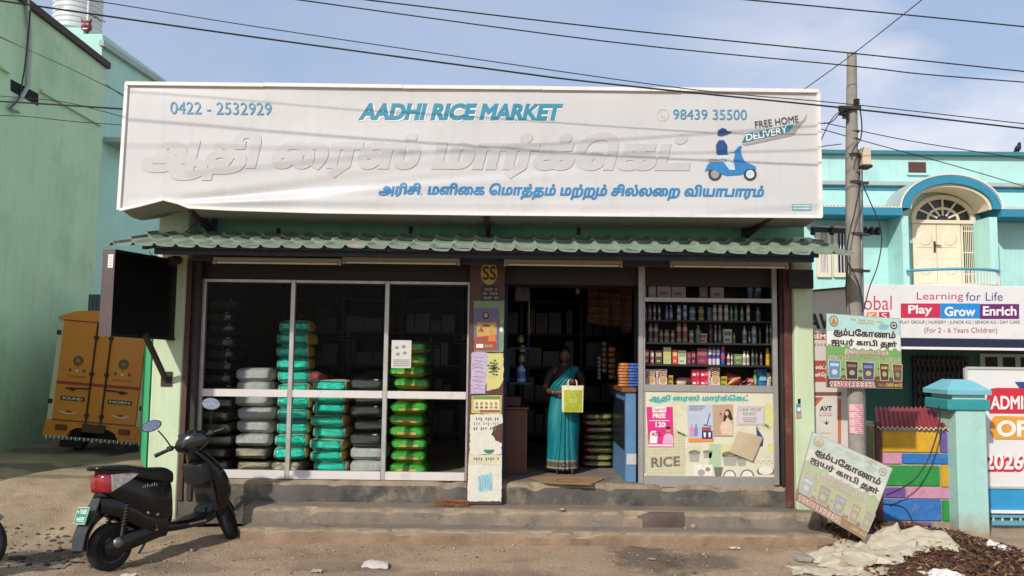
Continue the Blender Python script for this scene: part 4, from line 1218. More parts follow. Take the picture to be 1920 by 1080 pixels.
wire('drop_cable', 'slack black cable from the bracket down the sign edge', [(1590, 206), (1568, 214), (1550, 240), (1538, 272), (1552, 273), (1578, 270)], 8.5, 8.55, 0.005)
wire('drop_cable', 'black cable hanging beside the meter box on the pole', [(1612, 200), (1616, 235), (1613, 262), (1600, 280), (1597, 300)], 8.45, 8.45, 0.007)
wire('drop_cable', 'long bowed cable hanging right of the pipe down to the school sign', [(1617, 345), (1630, 375), (1649, 420), (1653, 455), (1645, 500), (1630, 540), (1620, 580)], 8.5, 8.5, 0.006)
wire('drop_cable', 'black cable slanting across the pole toward the tile end', [(1612, 350), (1602, 400), (1592, 440), (1588, 470), (1589, 500), (1586, 540), (1588, 575)], 8.45, 8.45, 0.007)
wire('drop_cable', 'short cable from the tile end down behind the upper coffee sign', [(1588, 490), (1600, 510), (1612, 540), (1618, 585)], 8.45, 8.48, 0.006)
wire('drop_cable', 'black cable drooping from the pillar across the painted blocks', [(1760, 762), (1762, 790), (1752, 830), (1738, 866), (1716, 898), (1690, 916), (1662, 928)], 9.25, 9.2, 0.008)
wire('drop_cable', 'thin black wire looping over the lower blue block', [(1655, 945), (1690, 950), (1705, 965), (1712, 985)], 9.2, 9.0, 0.007)
wire('drop_cable', 'thin black wire dangling under the sign at its left end', [(372, 412), (360, 425), (340, 440)], 8.9, 8.3, 0.005)
wire('drop_cable', 'thin wire drooping under the sign right of its left bracket', [(380, 408), (384, 420), (396, 432), (412, 440)], 8.9, 8.6, 0.004)
wire('drop_cable', 'curled black wire by the wall lamp near the signboard top', [(280, 470), (284, 478), (298, 482), (302, 492), (292, 497)], 8.6, 8.7, 0.004)
# steel arm carrying cable spools in front of the upstairs windows
AR = thing('cable_rack', 'black steel rack with cable grips reaching from the pole under the tiles', 'cable rack', P(1560, 432, 9.6))
mb = MB(); mb.bar(P(1522, 430, 9.6), P(1650, 436, 9.6), 0.03, 0.06, BLK); part(mb, 'arm', AR)
for k, px_ in enumerate((1524, 1560, 1622, 1634, 1646)):
    c = P(px_, 433, 9.57); mb = MB(); mb.lathe([(0.02, -0.05), (0.035, -0.03), (0.02, 0.0), (0.035, 0.03), (0.02, 0.05)], BLK, 10, Matrix.Translation(c)); part(mb, 'grip', AR, 50)

# ================================================================== left: green building, teal building, tank, lane
LX = -8.5
GB = thing('green_building', 'tall plain green side wall with dark coping, vent and white conduit', 'building', (LX - 2, 12.3, 0))
GW2 = M('green_side_paint', 'bfe0bb', 0.85, var=0.07, vs=0.8, bump=0.16, bs=14, streak=0.2, dirt='98c094', da=0.5, ds=0.9, dt=0.52, dirt2=('a9c4a8', 0.6, 1.7, 0.6), base=('7b8a66', 0.2, 1.2, 0.6))
ze = PX(199, 128, LX); zn = PX(40, 6, LX)
yA, yB = 8.6, ze.y
def ztopw(y): return zn.z + (ze.z - zn.z) * (y - zn.y) / (ze.y - zn.y)
mb = MB(); mb.loft([[Vector((LX - 5, y, -0.1)), Vector((LX, y, -0.1)), Vector((LX, y, ztopw(y))), Vector((LX - 5, y, ztopw(y)))] for y in (yA, yB)], GW2); part(mb, 'wall', GB)
mb = MB(); mb.loft([[Vector((LX - 5, y, ztopw(y) + .002)), Vector((LX + 0.07, y, ztopw(y) + .002)), Vector((LX + 0.07, y, ztopw(y) + 0.13)), Vector((LX - 5, y, ztopw(y) + 0.13))] for y in (yA, yB + 0.05)], M('dark_coping', '4a3f3e', 0.8, var=0.15)); part(mb, 'coping', GB)
def wall_strip(mb, a, b, w, d, mat, x=LX):
    A, B = PX(*a, x + d / 2 + 0.001), PX(*b, x + d / 2 + 0.001); mb.bar(A, B, d, w, mat)
mb = MB(); q = [PX(20, 148, LX + 0.004), PX(72, 176, LX + 0.004), PX(72, 199, LX + 0.004), PX(20, 170, LX + 0.004)]; mb.ext(q, (-0.05, 0, 0), M('vent_black', '161a18', 0.9)); v_ = part(mb, 'vent', GB)
mb = MB(); wall_strip(mb, (0, 124), (18, 136), 0.05, 0.06, GW2); wall_strip(mb, (77, 170), (190, 235), 0.05, 0.05, GW2); part(mb, 'sunshade_line', GB)
CONDUIT = M('white_conduit', 'a9b6ac', 0.6, var=0.1)
mb = MB(); mb.tube([PX(x_, y_, LX + 0.05) for x_, y_ in ((50, -10), (53, 30), (57, 60), (55, 110), (53, 160), (40, 183), (17, 203), (34, 210))], 0.035, CONDUIT, 8); part(mb, 'conduit', GB, 60)
mb = MB(); mb.tube([PX(x_, y_, LX + 0.1) for x_, y_ in ((57, 20), (52, 80), (46, 130), (36, 185), (20, 202))], 0.012, WIRE, 6); part(mb, 'conduit_wire', GB)
TB = thing('teal_building', 'teal plastered building behind the green wall on the left', 'building', (-11, 21, 0))
T2 = M('teal_back_paint', 'b4e2d2', 0.85, var=0.06, vs=0.8, bump=0.08, bs=12, streak=0.2)
tx = -8.62
p0, p1 = PX(190, 80, tx), PX(305, 157, tx)
mb = MB(); mb.loft([[Vector((tx - 5, y, 0)), Vector((tx, y, 0)), Vector((tx, y, z)), Vector((tx - 5, y, z))] for y, z in ((yB + 0.02, p0.z + 0.2), (26.0, p1.z + (p1.z - p0.z) / (p1.y - p0.y) * (26 - p1.y)))], T2); part(mb, 'wall', TB)
mb = MB(); wall_strip(mb, (190, 80), (330, 174), 0.12, 0.1, LEDGE, tx); part(mb, 'coping', TB)
c = PX(224, 272, tx + 0.1); mb = MB(); mb.box(tx + .002, tx + 0.45, c.y - 0.5, c.y + 0.5, c.z - 0.06, c.z + 0.04, LEDGE); part(mb, 'sunshade', TB)
mb = MB(); mb.box(-8.6, -3.0, 26, 26.3, 0, 7.0, T2); part(mb, 'end_wall', TB)
bq = P(150, 92, yB + 0.6)
mb = MB(); mb.box(bq.x - 0.6, bq.x + 0.22, yB + 0.3, yB + 1.2, bq.z - 0.6, P(150, 62, yB + .6).z, M('tank_base_paint', 'b8d8cc', 0.8, var=0.05)); part(mb, 'tank_base', TB)
mb = MB(); e_ = P(168, 68, yB + 0.25); mb.cyl(e_, e_ - Vector((0, 0, 0.6)), 0.03, 0.03, WHITE, 8); part(mb, 'drain_pipe', TB, 60)
TK = thing('water_tank', 'white ribbed plastic water tank on the roof at top left', 'water tank', P(144, 62, yB + 1.4))
TW = M('tank_white', 'cfd0cd', 0.4, var=0.04, vs=3)
tp = P(144, 63, yB + 1.4); r_ = (P(186, 40, yB + 1.4).x - P(102, 40, yB + 1.4).x) / 2
prof = []
for i in range(12):
    z_ = i * 0.115; prof += [(r_, z_), (r_, z_ + 0.07), (r_ * 0.965, z_ + 0.085), (r_ * 0.965, z_ + 0.1)]
prof += [(r_ * 0.9, 1.45), (r_ * 0.5, 1.6), (0.25, 1.64), (0.25, 1.7), (0.0, 1.7)]
mb = MB(); mb.lathe(prof, TW, 28, Matrix.Translation(tp)); part(mb, 'body', TK, 40)
mb = MB(); tf = flat(yB + 1.4 - r_ - 0.012)
def tmap(x, y):
    p = P(x, y, yB + 1.4 - r_); dx = (p.x - tp.x); 
    return Vector((p.x, tp.y - math.sqrt(max(0.0, (r_ + 0.006) ** 2 - dx * dx)), p.z))

for k in range(5): mb.fl(tmap, [(157 + k * 4, 16 + k * 1.1), (159 + k * 4, 21 + k * 1.1), (160.5 + k * 4, 16.5 + k * 1.1)], 1.3, DGR)
for k in range(4): mb.fl(tmap, [(106 + k * 3.4, 13), (107.5 + k * 3.4, 10.5), (108.5 + k * 3.4, 13.5)], 0.9, GRP)
part(mb, 'marking', TK)
mb = MB(); mb.tube([tp + Vector((r_ * 0.8, -r_ * 0.62, -0.1)), tp + Vector((r_ * 0.8, -r_ * 0.62, 1.3))], 0.03, TW, 8); part(mb, 'outlet_pipe', TK, 60)
# red guardian mask
mk = P(162, 61, yB + 0.28)
REDM = M('mask_red', '7a2430', 0.6, var=0.3, vs=20)
mb = MB(); mb.sph(mk + Vector((0, 0, 0.13)), 0.115, 0.07, 0.13, REDM, 16, 12, jit=0.3, seed=3)
for sx_ in (-1, 1):
    mb.cyl(mk + Vector((sx_ * 0.07, -0.02, 0.22)), mk + Vector((sx_ * 0.12, -0.03, 0.3)), 0.035, 0.006, REDM, 8)
    mb.sph(mk + Vector((sx_ * 0.045, -0.062, 0.16)), 0.024, 0.02, 0.024, WHITE, 8, 6); mb.sph(mk + Vector((sx_ * 0.045, -0.082, 0.16)), 0.01, 0.006, 0.01, BLACKP, 6, 5)
mb.sph(mk + Vector((0, -0.075, 0.11)), 0.025, 0.02, 0.03, REDM, 8, 6); mb.box(mk.x - 0.05, mk.x + 0.05, mk.y - 0.075, mk.y - 0.05, mk.z + 0.05, mk.z + 0.07, WHITE)
mb.box(mk.x - 0.02, mk.x + 0.02, mk.y, mk.y + 0.05, mk.z - 0.1, mk.z + 0.05, RUST)
tag(mb.build('guardian_mask', None, 50), 'dark red horned guardian mask fixed below the white water tank', 'mask')
# grey corrugated sheet between wall and truck
e_, f_, g_, h_ = PB(164, 552, 205, 640, 15.6)
def cs(s, t): return Vector((e_ + (f_ - e_ + 0.6) * s, 15.6 + 0.02 * math.sin(s * 2 * math.pi * 14), 0.2 + (h_ - 0.2) * t))
mb = MB(); mb.grid(cs, 112, 2, M('grey_sheet', '5d6f78', 0.6, 0.2, var=0.1)); mb.grid(lambda s, t: cs(s, t) + Vector((0, .004, 0)), 112, 2, M('grey_sheet'))
tag(mb.build('sheet_fence', None, 60), 'grey corrugated metal sheet standing behind the yellow truck', 'fence sheet')

# ================================================================== yellow delivery truck seen from behind
TRY = 13.3
trc = G(176, 862, 0.25)
TR = thing('delivery_truck', 'yellow box-bodied delivery truck parked in the lane, seen from behind', 'truck', (trc.x, TRY, 0.25))
YB = M('truck_yellow', 'cb7b1b', 0.45, var=0.06, vs=3, coat=0.2, dirt='8f5d1c', da=0.35, ds=3, dt=0.56)
CRM = M('truck_cream', 'bdb492', 0.55, var=0.08)
tm = Matrix.Translation((trc.x - 0.33, TRY, 0.25)) @ Matrix.Rotation(R(4.2), 4, 'Y') @ Matrix.Rotation(R(2), 4, 'Z')
hwid, zb_, zt_ = 0.77, 0.52, 2.24
def tbox(mb, *a, mat=None, bev=0.0): return mb.box(*a, mat, bev, tm)
mb = MB(); tbox(mb, -hwid, hwid, 0.03, 2.6, zb_, zt_ - 0.06, mat=CRM, bev=0.02); part(mb, 'cargo_box', TR)
mb = MB()
rp = [(-hwid, zt_ - 0.06), (-hwid, zt_ - 0.02), (-0.5, zt_ + 0.09), (-0.2, zt_ + 0.125), (0.2, zt_ + 0.125), (0.5, zt_ + 0.09), (hwid, zt_ - 0.02), (hwid, zt_ - 0.06)]
mb.ext([tm @ Vector((x_, -0.03, z_)) for x_, z_ in rp], tm.to_3x3() @ Vector((0, 2.6, 0)), YB); part(mb, 'roof', TR)
for sx_ in (-1, 1):
    mb = MB(); tbox(mb, *sorted((sx_ * (hwid - 0.09), sx_ * hwid)), 0.0, 0.029, zb_, zt_ - 0.061, mat=CRM, bev=0.006); part(mb, 'corner_post', TR)
def pxt(x_, z_): return tm @ Vector((x_, -0.02, z_))
doors = []
for nm, xa, xb in (('l', -hwid + 0.092, -0.125), ('m', -0.118, 0.118), ('r', 0.125, hwid - 0.092)):
    mb = MB(); tbox(mb, xa, xb, -0.012, 0.028, zb_ + 0.02, zt_ - 0.075, mat=YB, bev=0.006); dd = part(mb, 'rear_door', TR); doors.append(dd)
    mb = MB(); tbox(mb, xa + 0.002, xb - 0.002, -0.0165, -0.0125, 1.12, 1.17, mat=M('truck_red', '93281f', 0.5)); part(mb, 'red_stripe', dd)
for sx_ in (-1, 1):
    mb = MB(); mb.tube([tm @ Vector((sx_ * 0.121, -0.035, zb_ - 0.02)), tm @ Vector((sx_ * 0.121, -0.035, zt_ - 0.08))], 0.011, BLK, 8)
    for z_ in (zb_ + 0.1, 1.3, 1.9): tbox(mb, sx_ * 0.121 - 0.03, sx_ * 0.121 + 0.03, -0.05, -0.013, z_, z_ + 0.05, mat=BLK)
    part(mb, 'lock_rod', TR)
    mb = MB(); mb.tube([tm @ Vector((sx_ * 0.13, -0.05, 1.08)), tm @ Vector((sx_ * 0.5, -0.05, 1.06))], 0.012, BLK, 8); tbox(mb, sx_ * 0.4 - 0.03, sx_ * 0.4 + 0.03, -0.045, -0.013, 1.03, 1.08, mat=BLK); part(mb, 'lock_handle', TR)
    for z_ in (zt_ - 0.32, zb_ + 0.27):
        mb = MB(); tbox(mb, *sorted((sx_ * (hwid - 0.06), sx_ * (hwid + 0.012))), -0.014, 0.04, z_, z_ + 0.075, mat=BLK, bev=0.005); part(mb, 'hinge', TR)
    # lamps
    mb = MB(); tbox(mb, *sorted((sx_ * 0.42, sx_ * 0.6)), -0.035, -0.0, 0.375, 0.465, mat=M('truck_lamp', '6a3418', 0.25), bev=0.01); part(mb, 'tail_lamp', TR)
    # printed ornament: flower, dots, word band
    tp_ = lambda x, z: tm @ Vector((x, -0.0175, z)); tp2 = lambda x, z: tm @ Vector((x, -0.019, z))
    FG, FR, FW = M('ornament_green', '3f5a26', 0.5), M('ornament_red', '8c2a22', 0.5), M('ornament_white', 'c9c2ae', 0.5)
    mb = MB(); fx = sx_ * 0.37
    for k in range(8):
        a = R(45 * k); mb.fc(tp_, fx + 0.065 * math.cos(a), 1.52 + 0.065 * math.sin(a), 0.024, 0.024, FG if k % 2 else FR, 8)
        mb.fl(tp2, [(fx, 1.52), (fx + 0.085 * math.cos(a + .4), 1.52 + 0.085 * math.sin(a + .4))], 0.012, FG)
    mb.fc(tp2, fx, 1.52, 0.022, 0.022, FW, 8); mb.fl(tp_, [(fx, 1.45), (fx, 1.36)], 0.012, FR)
    for k, cm_ in ((-1, FR), (0, FW), (1, FG)): mb.fc(tp_, fx + k * 0.115, 1.36, 0.028, 0.03, cm_ if sx_ < 0 else (FG, FW, FR)[k + 1], 10)
    pts_ = [(fx - 0.15 + 0.3 * i / 14, 1.25 + 0.03 * math.sin(i * 1.9) * (1 if i % 3 else .4)) for i in range(15)]
    mb.fl(tp_, [(p[0], p[1]) for p in pts_], 0.011, FR)
    part(mb, 'ornament', TR)
    mb = MB(); tbox(mb, *sorted((sx_ * 0.19, sx_ * 0.58)), -0.0175, -0.0125, 0.86, 0.93, mat=M('word_plate', '2d1c1c', 0.5)); wp = part(mb, 'word_plate', TR)
    mb = MB()
    tq = lambda x, z: tm @ Vector((x, -0.0195, z))
    if sx_ < 0: mb.ft(tq, 'SOUND', -0.55, 0.875, -0.22, 0.918, FW, 0.03)
    else: mb.ft(tq, 'HORN', 0.22, 0.875, 0.55, 0.918, FW, 0.03)
    mb.v = [v for v in mb.v]; 
    # the map runs upward here, so turn the lettering the right way up
    zc_ = 0.8965; 
    inv = tm.inverted(); mb.v = [tuple(tm @ Vector((q.x, q.y, 2 * zc_ - q.z))) for q in (inv @ Vector(v) for v in mb.v)]
    part(mb, 'word', wp)
    mb = MB(); mb.fl(tp_, [(sx_ * 0.42 + 0.13 * math.cos(R(a)), 0.70 - 0.05 * math.sin(R(a))) for a in range(10, 180, 20)], 0.02, FW); mb.fc(tp_, sx_ * 0.42, 0.68, 0.05, 0.02, FR, 12); part(mb, 'decal', TR)
# rear cross member with cut-outs, plate, fringe
mb = MB(); pr_ = [(-hwid - 0.02, zb_), (-hwid - 0.03, 0.27), (-0.42, 0.27), (-0.36, 0.38), (-0.26, 0.43), (0.26, 0.43), (0.36, 0.38), (0.42, 0.27), (hwid + 0.03, 0.27), (hwid + 0.02, zb_)]
mb.ext([tm @ Vector((x_, 0.0, z_)) for x_, z_ in pr_], tm.to_3x3() @ Vector((0, 0.06, 0)), YB); part(mb, 'rear_skirt', TR)
mb = MB(); tbox(mb, -0.17, 0.2, -0.03, -0.004, 0.37, 0.5, mat=M('dusty_plate', '4a3220', 0.7, var=0.3, vs=16)); npl = part(mb, 'number_plate', TR)
mb = MB()
for i in range(46):
    x_ = -hwid + i * (2 * hwid) / 45; a = tm @ Vector((x_, -0.012, 0.275)); mb.tube([a, a + Vector((0.006 * math.sin(i), -0.01, -0.05 - 0.012 * math.sin(i * 1.7)))], [0.012, 0.007], WHITE if i % 2 else M('fringe_grey', '7e7a72', 0.8), 5)
part(mb, 'fringe', TR)
TYRE = M('tyre_rubber', '1d1d1d', 0.85, var=0.2, vs=20, dirt='5a4c3e', da=0.4, ds=8, dt=0.55)
for sx_ in (-1, 1):
    mb = MB(); wm = tm @ Matrix.Translation((sx_ * 0.55, 0.75, 0.23)) @ Matrix.Rotation(R(90), 4, 'Y')
    mb.lathe([(0.12, -0.09), (0.2, -0.09), (0.26, -0.07), (0.275, -0.04), (0.275, 0.04), (0.26, 0.07), (0.2, 0.09), (0.12, 0.09)], TYRE, 24, wm); part(mb, 'wheel', TR, 50)
for sx_ in (-1, 1):
    mb = MB(); tbox(mb, *sorted((sx_ * 0.36, sx_ * 0.72)), 0.42, 0.435, 0.03, 0.36, mat=BLK); part(mb, 'mud_flap', TR)  # black flaps added to stand in for the shade under the truck
mb = MB(); tbox(mb, -0.55, 0.55, 0.1, 2.5, 0.36, 0.5, mat=BLK); tbox(mb, -0.5, 0.5, 0.68, 0.82, 0.18, 0.28, mat=BLK); part(mb, 'chassis', TR)
mb = MB(); tbox(mb, -hwid, hwid, 2.62, 3.9, 0.4, 1.75, mat=YB, bev=0.08); part(mb, 'cab', TR)

# ================================================================== green sheet gate leaf at the lane
gA, gB = Vector((-5.06, 11.3, 0.27)), Vector((-6.10, 13.35, 0.27))
GL = thing('lane_gate', 'bright green ribbed sheet gate leaf standing open beside the pilaster', 'gate', gA)
GGR = M('gate_green', '3fae77', 0.55, var=0.14, vs=5, streak=0.3, dirt='6d7a5c', da=0.35, ds=4, dt=0.57)
dv = (gB - gA); nrm = Vector((dv.y, -dv.x, 0)).normalized()
def gt(s, t):
    u = (s * 11) % 1; d_ = 0.0 if u < 0.6 else 0.03
    return gA + dv * s + Vector((0, 0, 0.03 + 2.45 * t)) + nrm * d_
mb = MB(); mb.grid(gt, 110, 3, GGR); mb.grid(lambda s, t: gt(s, t) - nrm * 0.004, 110, 3, GGR); part(mb, 'ribbed_sheet', GL)
mb = MB()
for t_ in (0.02, 0.45, 0.98):
    a_ = gA + nrm * 0.045 + Vector((0, 0, 2.45 * t_ + 0.03)); mb.bar(a_, a_ + dv, 0.04, 0.06, GGR)
part(mb, 'rail', GL)
mb = MB(); a_ = gA + nrm * 0.06; mb.bar(a_, a_ + Vector((0, 0, 2.5)), 0.06, 0.06, GGR); part(mb, 'stile', GL)
a_ = gA + dv * 0.28 + nrm * 0.08 + Vector((0, 0, 1.15)); mb = MB(); mb.bar(a_, a_ + Vector((0, 0, 0.55)), 0.03, 0.14, M('latch_plate', '9fb5a4', 0.5)); part(mb, 'latch', GL)
# ================================================================== black signboard standing out from the left pilaster
TVY0, TVY1 = 8.02, 8.97
n0, n1 = P(215, 470, TVY0), P(215, 628, TVY0)
f0, f1_ = P(333, 490, TVY1), P(333, 636, TVY1)
BB = thing('black_signboard', 'blank black double-sided signboard on a strut beside the left pilaster', 'signboard', (n0.x, 8.5, n1.z))
th = Vector((-0.105, 0.01, 0))
BLKF = M('black_panel', '0c0d0d', 0.28, var=0.2, vs=3, spec=0.35)
BRF = M('bronze_frame', '5d5150', 0.42, 0.45, var=0.1, vs=5)
tw = Vector((-0.02, 0, 0))
A4 = [Vector((n0.x, TVY0, n1.z)), Vector((f0.x, TVY1, f1_.z)), Vector((f0.x, TVY1, f0.z)), Vector((n0.x, TVY0, n0.z))]
mb = MB(); mb.ext(A4, th, BLKF); part(mb, 'panel', BB)
mb = MB(); mb.ext([A4[0] + Vector((0.012, -0.012, -0.012)), A4[0] + Vector((0.012, -0.002, -0.012)), A4[3] + Vector((0.012, -0.002, 0.012)), A4[3] + Vector((0.012, -0.012, 0.012))], th + Vector((-0.024, 0, 0)), BRF)
part(mb, 'edge_frame', BB)
d_ = (A4[1] - A4[0])
for a_, b_ in ((A4[0], A4[1]), (A4[3], A4[2])):
    mb = MB(); mb.bar(a_ + Vector((0.006, 0.0, 0)), b_ + Vector((0.006, 0, 0)), 0.012, 0.03, M('black_frame', '1b1a1a', 0.4)); part(mb, 'face_frame', BB)
mb = MB(); q0 = P(208, 477, TVY0 - 0.015); q1 = P(208, 502, TVY0 - 0.015); mb.box(q0.x - 0.026, q0.x + 0.026, TVY0 - 0.0155, TVY0 - 0.0125, q1.z, q0.z, WHITE); stk = part(mb, 'sticker', BB)
mb = MB()
for i in range(4): mb.box(q0.x - 0.02, q0.x + 0.018, TVY0 - 0.0172, TVY0 - 0.0158, q1.z + 0.02 + i * 0.028, q1.z + 0.026 + i * 0.028, GRP)
part(mb, 'printing', stk)
mb = MB()
for z_ in (q1.z - 0.1, q1.z - 0.42): mb.lathe([(0.008, 0), (0.006, 0.005), (0, 0.006)], STEEL, 8, Matrix.Translation((q0.x + 0.02, TVY0 - 0.0125, z_)) @ Matrix.Rotation(R(90), 4, 'X'))
part(mb, 'screw', BB)
a_ = P(272, 628, 8.45); b_ = P(311, 712, 8.95)
mb = MB(); mb.bar(a_, b_, 0.045, 0.045, RUST); part(mb, 'strut', BB)
mb = MB(); mb.box(b_.x - 0.065, b_.x + 0.06, 8.965, 8.979, b_.z - 0.075, b_.z + 0.09, RUST, 0.004); part(mb, 'base_plate', BB)
# old lamp above it
wl_ = P(332, 488, 8.9)
mb = MB(); mb.sph(wl_, 0.055, 0.06, 0.05, DARKBROWN, 12, 8); mb.cyl(wl_ + Vector((0, -0.02, 0.0)), wl_ + Vector((-0.03, -0.1, -0.03)), 0.05, 0.06, RUST, 12); mb.cyl(wl_, wl_ + Vector((0, 0.09, 0.04)), 0.015, 0.015, RUST, 8)
tag(mb.build('wall_lamp', None, 50), 'small rusty wall lamp above the blank black signboard', 'lamp')

# ================================================================== rice sacks behind the window
def foil(name, col, rough, metal, bump, bs, k=1.0, spec=0.6):
    return M(name, col, rough, metal, k, var=0.14, vs=14, bump=bump, bs=bs, spec=spec, coat=0.8 if metal > 0.05 else 0.0)
FTEAL = foil('teal_foil', '0cae94', 0.22, 0.7, 0.9, 30)
FBLACK = foil('black_foil', '7a705e', 0.2, 0.97, 1.0, 18)
FBLACKP = foil('black_print_foil', '2b2a28', 0.25, 0.5, 1.0, 26)
FGREEN = foil('green_foil', '37a52c', 0.28, 0.5, 1.0, 32)
FGREY = foil('grey_woven_plastic', 'aaa9a5', 0.5, 0.0, 1.0, 20)
SIDEY = M('sack_side_yellow', 'c09a3a', 0.5, var=0.2, vs=8, bump=0.4, bs=30)
SIDEW = M('sack_side_pale', 'b9c8b8', 0.5, var=0.15, vs=10, bump=0.5, bs=30)
SIDEB = M('sack_side_brown', '4a4035', 0.5, var=0.2, vs=10, bump=0.5, bs=30)
FRED = foil('red_print_sack', '7c3a33', 0.4, 0.1, 0.6, 24)
FOLIVE = foil('olive_print_sack', '66692f', 0.4, 0.1, 0.6, 24)
def sackmesh(w, d, h, kind, seed):
    """one filled sack lying flat, its front face towards -y"""
    mb = MB()
    NU_, NV_ = 40, 16
    ex = 0.27
    mats = {'teal': (FTEAL, SIDEW, SIDEY), 'black': (FBLACK, FBLACK, SIDEB), 'dark': (FBLACKP, FBLACKP, FBLACKP), 'green': (FGREEN, FGREEN, SIDEY), 'grey': (FGREY, FGREY, FGREY), 'red': (FRED, FOLIVE, FOLIVE)}[kind]
    def sp(x, p): return math.copysign(abs(x) ** p, x)
    vs, fs, ms = [], [], []
    for i in range(NV_ + 1):
        t = -math.pi / 2 + math.pi * i / NV_
        for k in range(NU_):
            a = 2 * math.pi * k / NU_ + math.pi / NU_
            x = sp(math.cos(t), 0.40) * sp(math.cos(a), ex)
            y = sp(math.cos(t), 0.45) * sp(math.sin(a), ex)
            z = sp(math.sin(t), 0.6)
            p = Vector((x * w / 2, y * d / 2, z * h / 2))
            q = Vector((seed * 5.3, seed * 2.2, seed))
            # gathered ends: the height drops towards the left and right seams
            if kind == 'green':
                p.z *= 1 - 0.42 * abs(x) ** 5; p.x *= 1 + 0.02 * noise.noise(q + Vector((0, z * 3, 0)))
            p += Vector((0.010 * noise.noise(p * 9 + q), 0.014 * noise.noise(p * 8 + q * 2), 0.012 * noise.noise(p * 7 + q * 3)))
            p.y -= 0.012 * math.exp(-((p.z / h + 0.16) / 0.07) ** 2) * (1 - abs(x) ** 4)
            p.y += 0.004 * noise.noise(Vector((p.x * 55, p.z * 14, seed))) + 0.003 * noise.noise(Vector((p.x * 20, p.z * 70, seed * 3)))
            # creases running across the front
            p.y += 0.010 * math.sin(p.z * 95 + 3 * noise.noise(p * 6 + q)) * max(0, math.cos(t)) * (0.4 + noise.noise(p * 5 + q))
            p.z += h / 2
            vs.append(p)
    for i in range(NV_):
        for k in range(NU_):
            fs.append((i * NU_ + k, i * NU_ + (k + 1) % NU_, (i + 1) * NU_ + (k + 1) % NU_, (i + 1) * NU_ + k))
            xm_ = (vs[i * NU_ + k].x + vs[i * NU_ + (k + 1) % NU_].x) / 2
            if kind == 'teal': m_ = mats[2] if xm_ > w * 0.462 else (mats[1] if i > NV_ * 0.74 or i < 3 or abs(xm_) > w * 0.44 else mats[0])
            elif kind == 'green': m_ = mats[2] if i < NV_ * 0.36 or i > NV_ * 0.86 or (i == 7 and k % 2 and abs(xm_) < w * 0.2) else mats[0]
            elif kind == 'dark': m_ = SIDEW if (i == 11 and 0.02 < xm_ / w < 0.34 and k > NU_ / 2) else mats[0]
            elif kind == 'red': m_ = mats[0] if xm_ < -w * 0.12 else mats[1]
            else: m_ = mats[2] if xm_ > w * 0.46 else mats[0]
            ms.append(m_)
    for f_, m_ in zip(fs, ms): mb.f.append(f_); mb.m.append(mb.mi(m_))
    mb.v = [tuple(p) for p in vs]
    mb.f.append(tuple(range(NU_))[::-1]); mb.m.append(0); mb.f.append(tuple(range(NV_ * NU_, (NV_ + 1) * NU_))); mb.m.append(0)
    if kind == 'green':   # printed line low on the front
        pass
    return mb
SACKS = {}
def sack(kind, x, y, z, w, d, h, label, group, rot=0.0):
    key = kind
    if key not in SACKS: SACKS[key] = []
    L_ = SACKS[key]
    if len(L_) < 4:
        o = sackmesh(0.44, 0.6, 0.165, kind, len(L_) + 1 + 7 * len(SACKS)).build('rice_sack', None, 60, base=(0, 0, 0))
        L_.append(o)
    else:
        o = random.choice(L_).copy(); COL.objects.link(o)
    o.location = (x, y, z)
    o.scale = (w / 0.44, d / 0.6, h / 0.165)
    o.rotation_euler = (R(random.uniform(-1.5, 1.5)), R(random.uniform(-1.2, 1.2)), R(rot + random.uniform(-6, 6)))
    tag(o, label, 'sack', group)
    return o
SKY_ = 9.72
def column(x0, x1, ybot, ytop, kinds, desc, where, group, Yc=SKY_ - 0.06, d=0.46):
    """sacks from the floor to the photo height ytop; kinds from the bottom up"""
    Yf = Yc - d / 2
    a_, b_ = P(x0, (ybot + ytop) / 2, Yf).x, P(x1, (ybot + ytop) / 2, Yf).x
    z0 = ZF + 0.002; z1 = P((x0 + x1) / 2, ytop, Yf).z
    h = (z1 - z0) / len(kinds)
    for i, k_ in enumerate(kinds):
        c = {'teal': 'shiny teal', 'black': 'glossy dark foil', 'dark': 'dull black', 'green': 'bright green', 'grey': 'plain grey', 'red': 'red and olive printed'}[k_]
        top = i == len(kinds) - 1
        o = sack(k_, (a_ + b_) / 2 + random.uniform(-0.02, 0.02), Yc + random.uniform(-0.03, 0.03), z0 + i * h - 0.004, (b_ - a_) * random.uniform(0.90, 0.96), d, h * 1.04,
             f"{c} rice sack, {'topmost' if top else ORD[i + 1] + (' up' if i else '')} of {where}", group)
column(378, 437, 880, 560, ['black'] * 6 + ['dark'] * 8, '', 'the dark stack at the left edge', 'sacks in the far left dark stack')
column(437, 509, 880, 690, ['black', 'black', 'grey', 'grey', 'grey', 'grey', 'grey', 'grey'], '', 'the grey stack in the left pane', 'sacks in the grey stack')
column(512, 578, 880, 600, ['black'] + ['teal'] * 11, '', 'the tall teal stack at the mullion', 'sacks in the tall teal stack', 9.68)
column(581, 651, 888, 713, ['teal'] * 8, '', 'the short teal stack in the middle pane', 'sacks in the short teal stack', 9.64)
column(654, 722, 888, 709, ['grey', 'grey', 'dark', 'dark', 'dark', 'dark', 'dark'], '', 'the black stack in the middle pane', 'sacks in the black stack')
column(729, 803, 884, 640, ['green'] * 11, '', 'the green stack in the right pane', 'sacks in the green stack')
# crumpled reddish bag on the short teal stack
c = P(596, 716, 9.6)
mb = MB(); mb.sph(c + Vector((0, 0, 0.045)), 0.13, 0.12, 0.07, M('reddish_bag', '7d3b3a', 0.6, var=0.3, vs=14, bump=0.6), 18, 10, jit=0.35, seed=5)
tag(mb.build('cloth_bag', None, 70), 'crumpled reddish bag lying on the short teal stack of sacks', 'bag')
